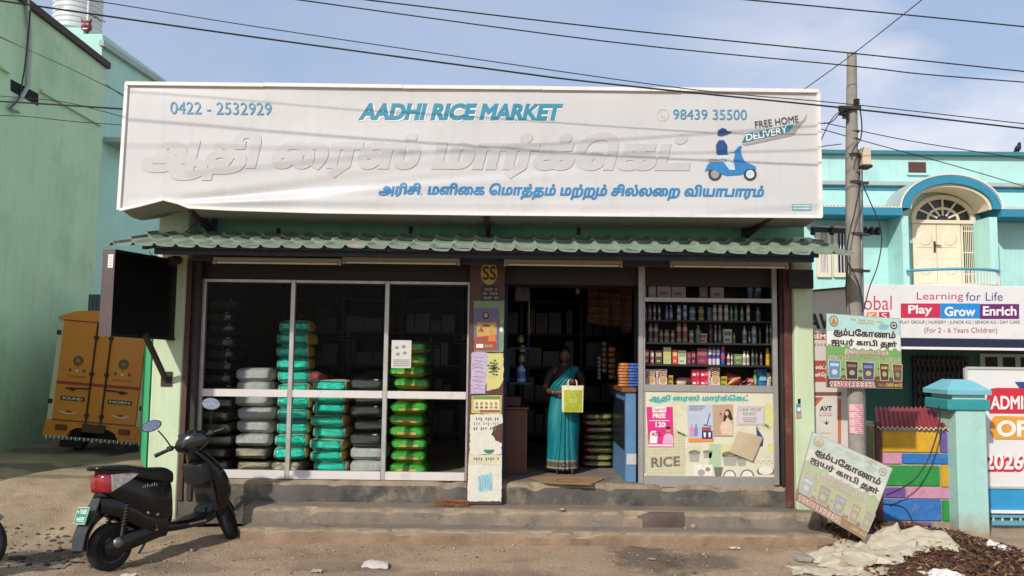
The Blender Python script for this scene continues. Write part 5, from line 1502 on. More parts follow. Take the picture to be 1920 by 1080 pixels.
# steel lids hung up inside
for k, (px_, py_) in enumerate(((652, 640), (808, 650), (870, 645))):
    c = P(px_, py_, 10.6)
    mb = MB(); mb.lathe([(0.0, 0.02), (0.1, 0.018), (0.135, 0.0), (0.14, 0.004)], STEEL, 24, Matrix.Translation(c)); mb.lathe([(0.0, 0.07), (0.1, 0.068), (0.135, 0.05), (0.14, 0.054)], STEEL, 24, Matrix.Translation(c))
    mb.cyl(c + Vector((0, 0, 0.07)), c + Vector((0, 0, 0.11)), 0.012, 0.02, STEEL, 8); mb.cyl(c - Vector((0, 0, 1.3)), c, 0.05, 0.05, INDARK, 8)
    tag(mb.build('steel_vessel', None, 50), ['steel vessel lids glinting behind the middle window pane', 'steel vessel lids glinting just right of the green stack', 'steel vessel lids glinting beside the centre pillar'][k], 'vessel')
# printed notice stuck to the right pane
NP_ = lambda x, y: P(x, y, WY - 0.006)
mb = MB(); e_, f_, g_, h_ = PB(734, 638, 771, 690, WY - 0.005); mb.box(e_, f_, WY - 0.0055, WY - 0.0035, g_, h_, M('notice_paper', 'cdcac4', 0.7, var=0.04, vs=12))
NL = M('notice_ink', '8d8b88', 0.7)
for x_, y_ in ((742, 652), (755, 650), (744, 664), (757, 662)): mb.fc(NP_, x_ + 2, y_, 4, 3.2, NL, 8)
for i in range(4): mb.fr(NP_, 737, 674 + i * 3.6, 768, 676 + i * 3.6, NL)
tag(mb.build('notice', None), 'white printed paper notice stuck on the right window pane', 'notice')
# twig broom lying on the step by the pillar
mb = MB(); TW_ = M('broom_twig', '8a5a3a', 0.8, var=0.35, vs=30)
b0 = P(876, 938, 8.83)
for i in range(70):
    y_ = 8.83 + random.uniform(-0.06, 0.06); z_ = Z2 + 0.008 + random.uniform(0, 0.055)
    L_ = random.uniform(0.24, 0.4)
    x_ = b0.x + random.uniform(-0.05, 0.02)
    sp_ = random.uniform(-1, 1)
    mb.tube([(x_, y_, z_), (x_ - L_ * 0.5, y_ + 0.01 * sp_, z_ + 0.006), (x_ - L_, y_ + 0.07 * sp_, max(Z2 + 0.004, z_ + random.uniform(-0.025, 0.025)))], [0.0022, 0.002, 0.001], TW_, 4)
tag(mb.build('twig_broom', None), 'reddish twig broom lying on the step beside the pillar', 'broom')

# ================================================================== papers on the centre pillar
PYL = 8.926
def sheet(mb, pts, off, mat):
    """a torn sheet with real thickness"""
    q = [P(x_, y_, PYL - off) for x_, y_ in pts]
    mb.ext(q, (0, 0.0012, 0), mat)
def torn(pts, amp=1.2, step=5, seed=0):
    out = []
    for i in range(len(pts)):
        a_, b_ = Vector(pts[i]), Vector(pts[(i + 1) % len(pts)])
        n_ = max(1, int((b_ - a_).length / step))
        for k in range(n_):
            p = a_ + (b_ - a_) * (k / n_)
            out.append((p.x + amp * noise.noise(Vector((p.x * .31 + seed, p.y * .31, 1))), p.y + amp * noise.noise(Vector((p.x * .31, p.y * .31 + seed, 5)))))
    return out
PAPW = M('old_paper', 'd3cfc0', 0.8, var=0.08, vs=12, dirt='a59c86', da=0.4, ds=9, dt=0.55, bump=0.2, bs=20)
PAPL = M('lilac_paper', 'b9a8c4', 0.75, var=0.2, vs=9, dirt='6fa3c4', da=0.6, ds=8, dt=0.55)
PAPY = M('yellowed_paper', 'c9c27e', 0.8, var=0.15, vs=9, dirt='7f8348', da=0.6, ds=9, dt=0.54)
PAPG = M('green_paper', '76906a', 0.7, var=0.15, vs=6)
pl_ = lambda o: (lambda x, y: P(x, y, PYL - o))
INK = M('faded_ink', '6b6f6c', 0.8); SKIN_P = M('printed_skin', 'b98a6a', 0.6); HAIRP = M('printed_hair', '2a211f', 0.6); YELP = M('printed_yellow', 'bd9c4c', 0.6); REDB = M('printed_red', '9c4840', 0.6); ORP = M('printed_orange', 'cc7a3a', 0.6); VIOP = M('printed_violet', '6c6284', 0.6)
mb = MB(); sheet(mb, torn([(888, 564), (946, 564), (944, 660), (889, 660)], 0.8), 0.002, PAPG)
mb.fr(pl_(0.0035), 889, 578, 936, 657, VIOP); mb.fr(pl_(0.004), 894, 604, 931, 640, YELP); mb.fp(pl_(0.0042), [(889, 632), (931, 628), (931, 656), (889, 657)], REDB)
mb.fc(pl_(0.0045), 911, 592, 6, 8, HAIRP, 12); mb.fc(pl_(0.005), 911, 591, 3.6, 4.6, SKIN_P, 12); mb.fp(pl_(0.005), [(902, 605), (905, 598), (917, 598), (921, 605)], VIOP)
mb.fp(pl_(0.005), [(897, 622), (902, 611), (908, 622)], REDB); mb.fr(pl_(0.005), 905, 608, 920, 613, REDB); mb.fc(pl_(0.0055), 922, 621, 4, 5, SKIN_P, 10); mb.fp(pl_(0.005), [(915, 640), (917, 627), (928, 627), (931, 640)], ORP)
mb.fr(pl_(0.006), 893, 645, 906, 652, WHITE); [mb.fr(pl_(0.006), 909 + k * 4, 646, 911.5 + k * 4, 651, YELP) for k in range(4)]
mb.fc(pl_(0.005), 940, 618, 3.5, 5, WHITE, 10); mb.fc(pl_(0.005), 941, 602, 3, 5, YELP, 10)
tag(mb.build('poster', None), 'colourful poster with woman and red band, topmost on the centre pillar', 'poster', 'papers pasted on the centre pillar')
mb = MB(); sheet(mb, torn([(884, 660), (914, 661), (910, 738), (882, 738)], 1.6, seed=2), 0.0025, PAPL)
for i in range(9): 
    y_ = 668 + i * 7.5; mb.fl(pl_(0.004), [(888 + 3 * math.sin(i * 2), y_), (898, y_ + 3 * math.cos(i)), (907 - 2 * math.sin(i), y_ + 2)], 0.9, (INK, REDB, PHONEBLUE)[i % 3])
tag(mb.build('poster', None), 'torn lilac and blue poster on the pillar left half', 'poster', 'papers pasted on the centre pillar')
mb = MB(); sheet(mb, torn([(910, 662), (944, 663), (944, 712), (936, 728), (912, 733)], 1.8, seed=3), 0.002, PAPY)
for i in range(26): 
    a_ = random.uniform(0, 6.28); cx_, cy_ = 926 + 11 * math.cos(i * 2.4) * (i / 26), 690 + 16 * math.sin(i * 2.4) * (i / 26)
    mb.fp(pl_(0.0035), [(cx_ - 3, cy_), (cx_, cy_ - 2.5), (cx_ + 3, cy_ + 0.5), (cx_, cy_ + 2)], M('leaf_ink', '4e5a34', 0.8))
tag(mb.build('poster', None), 'yellowed torn poster with dark leaf print on the pillar', 'poster', 'papers pasted on the centre pillar')
mb = MB(); sheet(mb, torn([(884, 742), (941, 741), (940, 776), (884, 775)], 0.6, seed=4), 0.0035, M('yellow_flyer', 'bab26c', 0.7, var=0.16, vs=12))
mb.fr(pl_(0.0048), 889, 750, 936, 768, M('flyer_cream', 'dcd8b0', 0.7)); mb.fr(pl_(0.0049), 886, 743, 938, 748, M('flyer_green', '5d8a44', 0.7)); mb.fr(pl_(0.0049), 900, 769, 938, 773, REDB)
for i in range(5): mb.fc(pl_(0.0055), 894 + i * 9, 757, 3, 4, SKIN_P, 10); mb.fr(pl_(0.0055), 891 + i * 9, 762, 897 + i * 9, 766, (VIOP, REDB, INK, ORP, PHONEBLUE)[i])
tag(mb.build('poster', None), 'small yellow flyer with a row of five portraits on the pillar', 'poster', 'papers pasted on the centre pillar')
mb = MB(); sheet(mb, torn([(882, 777), (942, 776), (942, 793), (926, 800), (922, 815), (930, 826), (941, 832), (941, 852), (880, 852)], 2.2, 4, seed=6), 0.003, PAPW)
for i in range(3):
    for k in range(11): mb.fr(pl_(0.0045), 888 + k * 4.4 + (i % 2), 783 + i * 9, 890.5 + k * 4.4, 789 + i * 9 - (k % 3), INK) if (k + i) % 4 else None
mb.fc(pl_(0.0045), 917, 843, 10, 8, M('green_ink', '3e7a63', 0.8), 14, 180, 360)
tag(mb.build('poster', None), 'torn white paper with faded heading baring brown pillar paint', 'poster', 'papers pasted on the centre pillar')
mb = MB(); sheet(mb, torn([(879, 852), (941, 853), (941, 872), (879, 870)], 1.2, seed=8), 0.0042, M('cream_scrap', 'cbc6a8', 0.8, var=0.12, vs=10))
for k in range(12): mb.fr(pl_(0.0057), 884 + k * 4.4, 858, 886.4 + k * 4.4, 864 - (k % 2) * 2, INK) if k % 5 else None
tag(mb.build('poster', None), 'narrow cream paper strip pasted across the lower pillar', 'poster', 'papers pasted on the centre pillar')
mb = MB(); sheet(mb, torn([(878, 868), (941, 869), (940, 940), (876, 940)], 1.0, seed=9), 0.002, PAPW)
BLK2 = M('blue_ink', '5aa0bc', 0.8)
mb.fp(pl_(0.0035), torn([(897, 893), (921, 886), (923, 918), (899, 923)], 3, 4, 2), M('blue_wash', '9cc4cc', 0.8))
for i in range(9): mb.fl(pl_(0.0048), [(896 + i * 3, 892 + 3 * math.sin(i * 2.1)), (899 + i * 3, 904 + 4 * math.cos(i)), (897 + i * 3, 918 + 3 * math.sin(i))], 0.8, (BLK2, INK, BLK2)[i % 3])
tag(mb.build('poster', None), 'lowest white paper on the pillar with torn blue picture', 'poster', 'papers pasted on the centre pillar')
# oval SS badge above
oc = P(917, 512, PYL - 0.003)
mb = MB(); sc_ = lambda o: (lambda x, y: P(x, y, PYL - o))
q = [P(917 + 15.5 * math.cos(R(a)), 512 - 22 * math.sin(R(a)), PYL - 0.004) for a in range(0, 360, 12)]
mb.ext(q, (0, 0.003, 0), M('badge_ochre', 'b39a4a', 0.6, var=0.1, vs=20)); mb.ft(sc_(0.005), 'SS', 905, 499, 930, 525, M('badge_ink', '2e2716', 0.6), 0.02)
tag(mb.build('badge', None), 'ochre oval badge reading SS at the top of the pillar', 'badge')
mb = MB()
for i in range(3):
    for k in range(7):
        if (i * 3 + k) % 5: mb.fr(sc_(0.002), 905 + k * 4 + i, 540 + i * 8, 907.6 + k * 4 + i, 545 + i * 8, M('chalk_mark', '8d8a84', 0.8))
e_, f_, g_, h_ = PB(902, 536, 934, 564, PYL); mb.box(e_, f_, PYL - 0.0015, PYL + 0.001, g_, h_, M('small_dark_plate', '33302c', 0.7))
tag(mb.build('sticker', None), 'dark sticker with pale small script under the oval badge', 'sticker')

# ================================================================== display cabinet right of the doorway
DC = thing('display_cabinet', 'grey aluminium display cabinet with dark shelves and printed lower panel', 'cabinet', (2.25, 9.1, ZF))
DY = 9.06
px0, px1 = (P(1197, 560, DY).x + P(1196, 900, DY).x) / 2, (P(1455, 560, DY).x + P(1459, 900, DY).x) / 2
zt_ = P(1330, 492, DY).z
CABF = M('cabinet_aluminium', 'a9a6a1', 0.45, 0.5, var=0.1, vs=5, dirt='6f675c', da=0.4, ds=5, dt=0.56)
for x_ in (px0, px1 - 0.05):
    mb = MB(); mb.box(x_, x_ + 0.055, DY - 0.03, DY + 0.02, ZF + 0.004, zt_, CABF, 0.004); part(mb, 'post', DC)
mb = MB(); mb.box(px0 + 0.056, px0 + 0.075, DY - 0.02, DY + 0.35, ZF + 0.12, zt_, CABF); part(mb, 'post', DC)
def rail(y0, y1, nm='rail'):
    z1_, z0_ = P(1330, y0, DY).z, P(1330, y1, DY).z
    mb = MB(); mb.box(px0 + 0.057, px1 - 0.051, DY - 0.026, DY + 0.02, z0_, z1_, CABF, 0.003); part(mb, nm, DC); return z0_, z1_
rail(559, 567); zl0, zl1 = rail(722, 735); zb0, zb1 = rail(893, 914)
CABD = M('cabinet_dark', '1c1d1d', 0.7)
mb = MB(); mb.box(px0 + 0.02, px1 - 0.02, DY + 0.42, DY + 0.44, ZF + 0.01, zt_, CABD); part(mb, 'back_panel', DC)
mb = MB(); mb.box(px1 - 0.018, px1 - 0.004, DY + 0.021, DY + 0.419, ZF + 0.01, zt_, CABD); part(mb, 'side_panel', DC)
SHZ = []
for k, y_ in enumerate((559, 601, 643, 684, 725)):
    z_ = P(1330, y_, DY + 0.05).z
    SHZ.append(z_)
    mb = MB(); mb.box(px0 + 0.076, px1 - 0.052, DY + 0.022, DY + 0.415, z_ - 0.02, z_, CABD if k < 4 else CABF); part(mb, 'shelf', DC)
PANW = M('printed_panel', 'd6d0b8', 0.55, var=0.07, vs=4, dirt='b9b48a', da=0.6, ds=4, dt=0.5, dirt2=('a59f8c', 0.5, 14, 0.6))
pz1, pz0 = zl0 - 0.001, zb1 + 0.001
mb = MB(); mb.box(px0 + 0.057, px1 - 0.051, DY - 0.012, DY + 0.012, pz0, pz1, PANW); pnl = part(mb, 'lower_panel', DC)
c1_, c2_, c3_ = flat(DY - 0.0135), flat(DY - 0.0148), flat(DY - 0.0160)
TEALT = M('panel_teal_lettering', '3f9a94', 0.6, var=0.1); SHAD = M('panel_letter_edge', '9ac4ba', 0.6)
mb = MB(); mb.ft(lambda x, y: c1_(x + 1.2, y + 1.2), 'ஆதி ரைஸ் மார்க்கெட்', 1217, 740, 1403, 756, SHAD, 0.07, 0.2); mb.ft(c2_, 'ஆதி ரைஸ் மார்க்கெட்', 1217, 740, 1403, 755, TEALT, 0.035, 0.2); part(mb, 'panel_lettering', pnl)
# faded printed picture: sack marked RICE, bowls and jars
JUTE = M('print_jute', 'b9b28e', 0.7, var=0.1, vs=30); JD = M('print_olive', '8d8762', 0.7); PG = M('print_grey', 'a3a094', 0.7); PDK = M('print_dark', '6f6c5f', 0.7); PWT = M('print_white', 'e0dcd2', 0.6); PYG = M('print_yellow_green', 'cfca8a', 0.7); PGN = M('print_green', 'a8bf9a', 0.7)
mb = MB(); mb.fp(c1_, [(1211, 815), (1220, 805), (1262, 800), (1282, 812), (1286, 860), (1283, 891), (1213, 891)], M('print_sack', 'c9c3a2', 0.7, var=0.08, vs=20))
for i in range(15): mb.fl(c2_, [(1213 + i * 5, 812 - 6 * math.sin(i * .22)), (1214 + i * 5, 890)], 0.7, JUTE)
for i in range(13): mb.fl(c2_, [(1212, 815 + i * 6), (1284, 813 + i * 6)], 0.7, JUTE)
mb.ft(c3_, 'RICE', 1221, 858, 1275, 877, PDK, 0.03, 0.0, dy=-3)
part(mb, 'printed_sack', pnl)
mb = MB()
mb.fr(c1_, 1329, 832, 1352, 876, PGN); mb.fr(c1_, 1352, 834, 1385, 856, PYG); mb.fr(c1_, 1434, 756, 1455, 800, PYG); mb.fr(c1_, 1440, 832, 1455, 848, PYG)
for (x_, y_, rx_, ry_) in ((1302, 857, 11, 9), (1327, 853, 9, 6), (1369, 862, 15, 11), (1391, 866, 9, 8)):
    mb.fp(c1_, [(x_ - rx_, y_ - ry_), (x_ + rx_, y_ - ry_), (x_ + rx_ * .75, y_ + ry_), (x_ - rx_ * .75, y_ + ry_)], PG); mb.fc(c2_, x_, y_ - ry_, rx_, ry_ * .45, PDK, 16)
    for k in range(10): mb.fc(c3_, x_ + rx_ * .7 * math.sin(k * 2.4), y_ - ry_ + ry_ * .3 * math.cos(k * 1.7), 1.6, 1.2, JD if k % 2 else PG, 6)
mb.fr(c2_, 1302, 871, 1336, 892, PWT); mb.fc(c3_, 1315, 886, 7, 6, PG, 14); mb.fc(c3_, 1327, 880, 5, 4, JD, 12)
mb.fp(c2_, [(1338, 876), (1356, 876), (1352, 893), (1341, 893)], PDK)
for (x_, y_, r_) in ((1368, 893, 12), (1401, 893, 13), (1436, 885, 17)):
    mb.fc(c1_, x_, y_, r_, r_, PDK, 22, 0, 180) if y_ > 890 else mb.fc(c1_, x_, y_ - 1, r_, 9, PDK, 22, -40, 220)
    mb.fc(c2_, x_, y_ - (0 if y_ > 890 else 1), r_ * .8, r_ * .8 if y_ > 890 else 7, PWT, 22, 0, 180) if y_ > 890 else mb.fc(c2_, x_, y_ - 3, r_ * .8, 8, PWT, 22)
for i in range(12): mb.fc(c1_, 1412 + i * 3.6, 866 + 3 * math.sin(i * 2), 1.2, 1.0, JD, 6)
for i in range(10): mb.fp(c1_, [(1417 + i * 3.4, 800 + 4 * math.sin(i)), (1421 + i * 3.4, 798 + 4 * math.sin(i)), (1420 + i * 3.4, 803 + 3 * math.cos(i))], JD)
for i in range(7): mb.fp(c1_, [(1270 + i * 2.4, 808 + i), (1275 + i * 2.4, 811 + i), (1271 + i * 2.4, 814 + i)], PG)
part(mb, 'printed_bowls', pnl)
# posters on the panel
PO = 0.0175
def pon(o): return flat(DY - 0.012 - o)
mb = MB(); q = [(1212, 763), (1261, 763), (1263, 838), (1216, 838)]
mb.ext([pon(0.006)(*p) for p in q], (0, 0.002, 0), M('magenta_poster', 'd22c7e', 0.5, var=0.04, vs=8))
mb.fr(pon(0.0075), 1223, 763, 1249, 773, WHITE); mb.ft(pon(0.009), 'Sugarish', 1225, 764.5, 1247, 771.5, M('script_red', '8a3a50', 0.6), 0.0, 0.15)
mb.ft(pon(0.008), 'FREE', 1224, 775, 1248, 784, WHITE, 0.04); mb.fr(pon(0.008), 1217, 788, 1255, 789.3, WHITE); mb.ft(pon(0.008), '120', 1229, 791, 1248, 801, WHITE, 0.04)
mb.fp(pon(0.008), [(1218, 831), (1219, 812), (1222, 808), (1230, 808), (1233, 814), (1232, 831)], WHITE); mb.ft(pon(0.009), '40%', 1221, 810, 1240, 818, M('poster_pink_dark', 'a02060', 0.6), 0.02)
mb.fc(pon(0.009), 1253, 807, 4.4, 6, SKIN_P, 12); mb.fc(pon(0.0095), 1253, 802.5, 4.6, 3, HAIRP, 12); mb.fc(pon(0.0095), 1253, 811, 3, 2, HAIRP, 10, 180, 360); mb.fp(pon(0.0088), [(1242, 832), (1245, 817), (1251, 812), (1256, 812), (1262, 818), (1263, 832)], M('poster_shirt', 'd8a9c0', 0.6)); mb.fr(pon(0.008), 1216, 833, 1262, 837, M('poster_pale', 'e2c8d2', 0.6))
tag(mb.build('poster', None), 'magenta sale poster reading FREE 120 on the cabinet panel', 'poster', 'papers on the cabinet panel')
mb = MB(); q = [(1288, 759), (1336, 759), (1338, 828), (1291, 829)]
mb.ext([pon(0.006)(*p) for p in q], (0, 0.002, 0), M('pale_blue_poster', 'b3bccb', 0.5, var=0.08, vs=10))
for i in range(3): mb.fr(pon(0.008), 1292, 761 + i * 3.5, 1322 - i * 3, 762.4 + i * 3.5, VIOP)
mb.fl(pon(0.008), [(1331, 775), (1326, 795), (1319, 797), (1334, 799)], 2, M('mop_blue', '3d6fa8', 0.6))
for (x_, cm_) in ((1297, M('bottle_pink', 'd58a9c', 0.5)), (1305, M('bottle_lilac', '8a7ac0', 0.5))): mb.fp(pon(0.008), [(x_ - 3.5, 818), (x_ - 3.5, 803), (x_ - 1.2, 799), (x_ - 1.2, 794), (x_ + 1.2, 794), (x_ + 1.2, 799), (x_ + 3.5, 803), (x_ + 3.5, 818)], cm_)
mb.fr(pon(0.008), 1316, 801, 1333, 808, REDB); mb.fr(pon(0.008), 1316, 808, 1336, 823, M('poster_navy', '2c2f6c', 0.5)); mb.fp(pon(0.0095), [(1319, 811), (1324, 811), (1323, 820), (1320, 820)], WHITE); mb.fp(pon(0.0095), [(1328, 811), (1333, 811), (1332, 820), (1329, 820)], WHITE)
mb.fp(pon(0.0078), [(1290, 822), (1338, 821), (1338, 828), (1291, 829)], ORNG)
tag(mb.build('poster', None), 'pale blue cleaning poster with mop and bottles on the cabinet panel', 'poster', 'papers on the cabinet panel')
mb = MB(); q = [(1336, 759), (1374, 758), (1374, 818), (1338, 818)]
mb.ext([pon(0.009)(*p) for p in q], (0, 0.002, 0), M('tan_poster', 'b79a80', 0.5, var=0.06, vs=7))
mb.fp(pon(0.0105), [(1353, 815), (1350, 800), (1356, 788), (1362, 784), (1371, 788), (1374, 800), (1374, 816)], M('poster_dress', 'd6bda4', 0.6)); mb.fp(pon(0.011), [(1354, 790), (1352, 780), (1350, 776), (1353, 775), (1357, 784), (1358, 790)], SKIN_P)
mb.fp(pon(0.0112), [(1356, 790), (1358, 776), (1361, 768), (1366, 767), (1370, 772), (1374, 786), (1370, 789), (1364, 780), (1359, 791)], HAIRP); mb.fc(pon(0.0118), 1363, 775, 3.4, 4.6, M('printed_light_skin', 'd3a88c', 0.6), 12); mb.fc(pon(0.0118), 1351, 776, 2, 1.6, HAIRP, 8)
tag(mb.build('poster', None), 'tan poster of a long-haired woman in pale dress on the cabinet panel', 'poster', 'papers on the cabinet panel')
mb = MB(); mb.ext([pon(0.006)(*p) for p in ((1382, 761), (1434, 761), (1433, 797), (1380, 797))], (0, 0.002, 0), M('grey_white_paper', 'c9c3c2', 0.6, var=0.03, vs=8))
RI = M('rent_ink', '8a7a80', 0.7)
mb.ft(pon(0.008), '2 BHK HOUSE', 1387, 765, 1427, 771, RI, 0.005); mb.ft(pon(0.008), 'FOR RENT', 1393, 773, 1418, 779, RI, 0.005)
for i in range(3): mb.fr(pon(0.008), 1392 + i, 783 + i * 3.6, 1420 - i, 784.2 + i * 3.6, RI)
for a_, b_ in (((1384, 763), (1432, 763)), ((1384, 795), (1431, 795)), ((1384, 763), (1384, 795)), ((1432, 763), (1431, 795))): mb.fl(pon(0.008), [a_, b_], 0.8, M('rent_border', 'b79aa0', 0.7))
tag(mb.build('notice', None), 'pale house for rent notice on the cabinet panel', 'notice', 'papers on the cabinet panel')
mb = MB(); mb.fp(lambda x, y: P(x, y, DY - 0.021), [(1418, 800), (1431, 820), (1430, 836), (1420, 838)], NAVYP); cb = [(1384, 808), (1431, 820), (1411, 865), (1369, 848)]
def cbp(s, t):
    a_, b_, c_, d_ = [Vector(p) for p in cb]; q = (a_ * (1 - s) + b_ * s) * (1 - t) + (d_ * (1 - s) + c_ * s) * t
    return P(q.x, q.y, DY - 0.03 - 0.02 * (1 - t) * math.sin(s * 3) - 0.016 * s * t)
mb.grid(cbp, 8, 8, M('tan_card', 'b9a88a', 0.8, var=0.06, vs=9)); mb.grid(lambda s, t: cbp(s, t) + Vector((0, 0.003, 0)), 8, 8, M('tan_card'))
tag(mb.build('card_sheet', None, 60), 'curled tan card sheet hanging askew over the printed bowls', 'card')

# ---- the goods on the shelves
rows = {1: 'upper shelf', 2: 'second shelf', 3: 'third shelf', 4: 'bottom shelf', 0: 'top compartment'}
ordn = ['first', 'second', 'third', 'fourth', 'fifth', 'sixth', 'seventh', 'eighth', 'ninth', 'tenth', 'eleventh', 'twelfth', 'thirteenth', 'fourteenth', 'fifteenth', 'sixteenth', 'seventeenth', 'eighteenth', 'nineteenth', 'twentieth', 'twenty-first', 'twenty-second', 'twenty-third', 'twenty-fourth', 'twenty-fifth', 'twenty-sixth', 'twenty-seventh', 'twenty-eighth']
CNAME = {}
def cm_(hexc):
    if hexc not in CNAME:
        CNAME[hexc] = M('goods_' + hexc, hexc, 0.4, var=0.06, vs=14)
    return CNAME[hexc]
def item(kind, x0, x1, ytop, row, col, desc, accent='d8d4cc', idx=0, dep=0.12):
    zs_ = SHZ[row]
    a_, b_ = P(x0, ytop + 10, DY + 0.12).x, P(x1, ytop + 10, DY + 0.12).x
    zt = P((x0 + x1) / 2, ytop, DY + 0.12).z
    zs_ += 0.001
    if zt - zs_ < 0.03: zt = zs_ + 0.05
    c_, w_, h_ = (a_ + b_) / 2, (b_ - a_), zt - zs_
    y_ = DY + 0.12 + random.uniform(0, 0.03)
    m1, m2 = cm_(col), cm_(accent)
    mb = MB()
    T = Matrix.Translation((c_, y_ + w_ / 2, zs_))
    nm = kind
    if kind == 'box':
        d_ = max(0.06, min(dep, w_))
        mb.box(-w_ / 2 + .002, w_ / 2 - .002, -w_ / 2, -w_ / 2 + d_, 0, h_, m1, 0.002, T)
        mb.box(-w_ * .38, w_ * .38, -w_ / 2 - .0012, -w_ / 2 - .0002, h_ * .55, h_ * .82, m2, 0, T); mb.box(-w_ * .3, w_ * .2, -w_ / 2 - .0012, -w_ / 2 - .0002, h_ * .15, h_ * .3, m2, 0, T)
        nm = 'carton'
    elif kind == 'bottle':
        r_ = w_ / 2
        mb.lathe([(r_ * .9, 0), (r_, h_ * .04), (r_, h_ * .62), (r_ * .8, h_ * .72), (r_ * .38, h_ * .8), (r_ * .36, h_ * .88)], m1, 14, T); mb.lathe([(r_ * .46, h_ * .87), (r_ * .46, h_), (r_ * .3, h_)], m2, 12, T); mb.lathe([(r_ * 1.015, h_ * .18), (r_ * 1.015, h_ * .52)], m2, 14, T)
    elif kind == 'can':
        r_ = w_ / 2
        mb.lathe([(r_ * .95, 0), (r_, h_ * .03), (r_, h_ * .74), (r_ * .8, h_ * .79), (r_ * .8, h_ * .81)], m1, 14, T); mb.lathe([(r_ * .86, h_ * .8), (r_ * .84, h_ * .98), (r_ * .7, h_)], m2, 14, T); mb.lathe([(r_ * 1.012, h_ * .32), (r_ * 1.012, h_ * .55)], m2, 14, T)
        nm = 'spray_can'
    elif kind == 'jar':
        r_ = w_ / 2
        mb.lathe([(r_ * .9, 0), (r_, h_ * .06), (r_, h_ * .7), (r_ * .82, h_ * .78)], m1, 14, T); mb.lathe([(r_ * .9, h_ * .76), (r_ * .9, h_ * .98), (r_ * .8, h_)], m2, 14, T); mb.lathe([(r_ * 1.012, h_ * .2), (r_ * 1.012, h_ * .55)], m2, 14, T)
    elif kind == 'pouch':
        secs = []
        for i in range(7):
            u = i / 6; t_ = 0.035 * math.sin(math.pi * u) + 0.003; ww = w_ / 2 * (1 - 0.06 * math.sin(math.pi * u))
            secs.append([T @ Vector((x_ * ww, -t_ * (1 - x_ * x_) * sg_, h_ * u)) for x_, sg_ in ((-1, 1), (-.5, 1), (0, 1), (.5, 1), (1, 1), (.5, -1), (0, -1), (-.5, -1))])
        mb.loft(secs, m1); mb.box(-w_ * .3, w_ * .3, -.042, -.038, h_ * .35, h_ * .62, m2, 0, T)
    o = mb.build(nm, None, 40)
    return tag(o, desc, {'carton': 'carton', 'spray_can': 'spray can'}.get(nm, nm), 'goods on the ' + rows[row])
cnt = {}
def goods(row, lst):
    for i, (kind, x0, x1, yt, col, cn, acc) in enumerate(lst):
        nm = {'box': 'carton', 'can': 'spray can'}.get(kind, kind)
        item(kind, x0, x1, yt, row, col, f"{cn} {nm}, {ordn[i]} from the left on the cabinet's {rows[row]}", acc)
goods(0, [('box', 1206, 1214, 512, '6b6357', 'dull brown', '8a8072'), ('box', 1216, 1231, 506, '8f8674', 'tall beige', 'a79d8a'), ('box', 1232, 1259, 520, '8d7d78', 'pale pinkish', '6b4a44'), ('box', 1260, 1287, 520, '8d807a', 'pale grey', '6b4a44'), ('box', 1312, 1328, 522, '5d4740', 'dark brown', '7d6a60'), ('box', 1333, 1359, 521, '8d7f7a', 'greyish', '6f4c46'), ('can', 1402, 1414, 515, '2d4a63', 'dim blue', '46627a'), ('pouch', 1416, 1430, 518, '365060', 'dim slate', '6a7a80')])
goods(1, [('bottle', 1208, 1214, 570, '6f7a74', 'grey-green', '3f4644'), ('bottle', 1216, 1223, 571, '8a7a7e', 'mauve', '6a5a5c'), ('bottle', 1226, 1231, 570, 'a5a8a6', 'clear', '55585a'), ('bottle', 1234, 1239, 572, '9aa0a0', 'frosted', '3d4448'), ('bottle', 1248, 1254, 573, '4a5a6c', 'slate blue', '6c7a86'), ('bottle', 1256, 1262, 572, '4f5f74', 'dusky blue', '7c8a96'), ('can', 1270, 1278, 572, 'a0a4a2', 'silver', '5c6462'), ('can', 1282, 1290, 572, '63788a', 'steel blue', '93a2ac'), ('jar', 1294, 1306, 575, '7c92a0', 'pale blue', '4a5a66'), ('jar', 1311, 1323, 574, '8f8a3e', 'mustard', '55502a'), ('jar', 1327, 1336, 576, '4f6f7e', 'teal', '39505c'), ('can', 1338, 1346, 571, 'a8a296', 'beige', '7a766c'), ('can', 1348, 1356, 571, 'aaa498', 'cream', '807a70'), ('can', 1359, 1367, 571, 'b0aaa0', 'ivory', '8a847a'), ('bottle', 1370, 1376, 574, '7f9a80', 'pale green', '4d6650'), ('bottle', 1379, 1385, 573, '78947c', 'sea green', '52705a'), ('bottle', 1389, 1395, 575, '7d9c8e', 'minty', '4c6a60'), ('can', 1401, 1408, 571, 'b3a8a2', 'pinkish white', '8d6f6c'), ('bottle', 1419, 1428, 575, '6d747c', 'smoky grey', '454b52')])
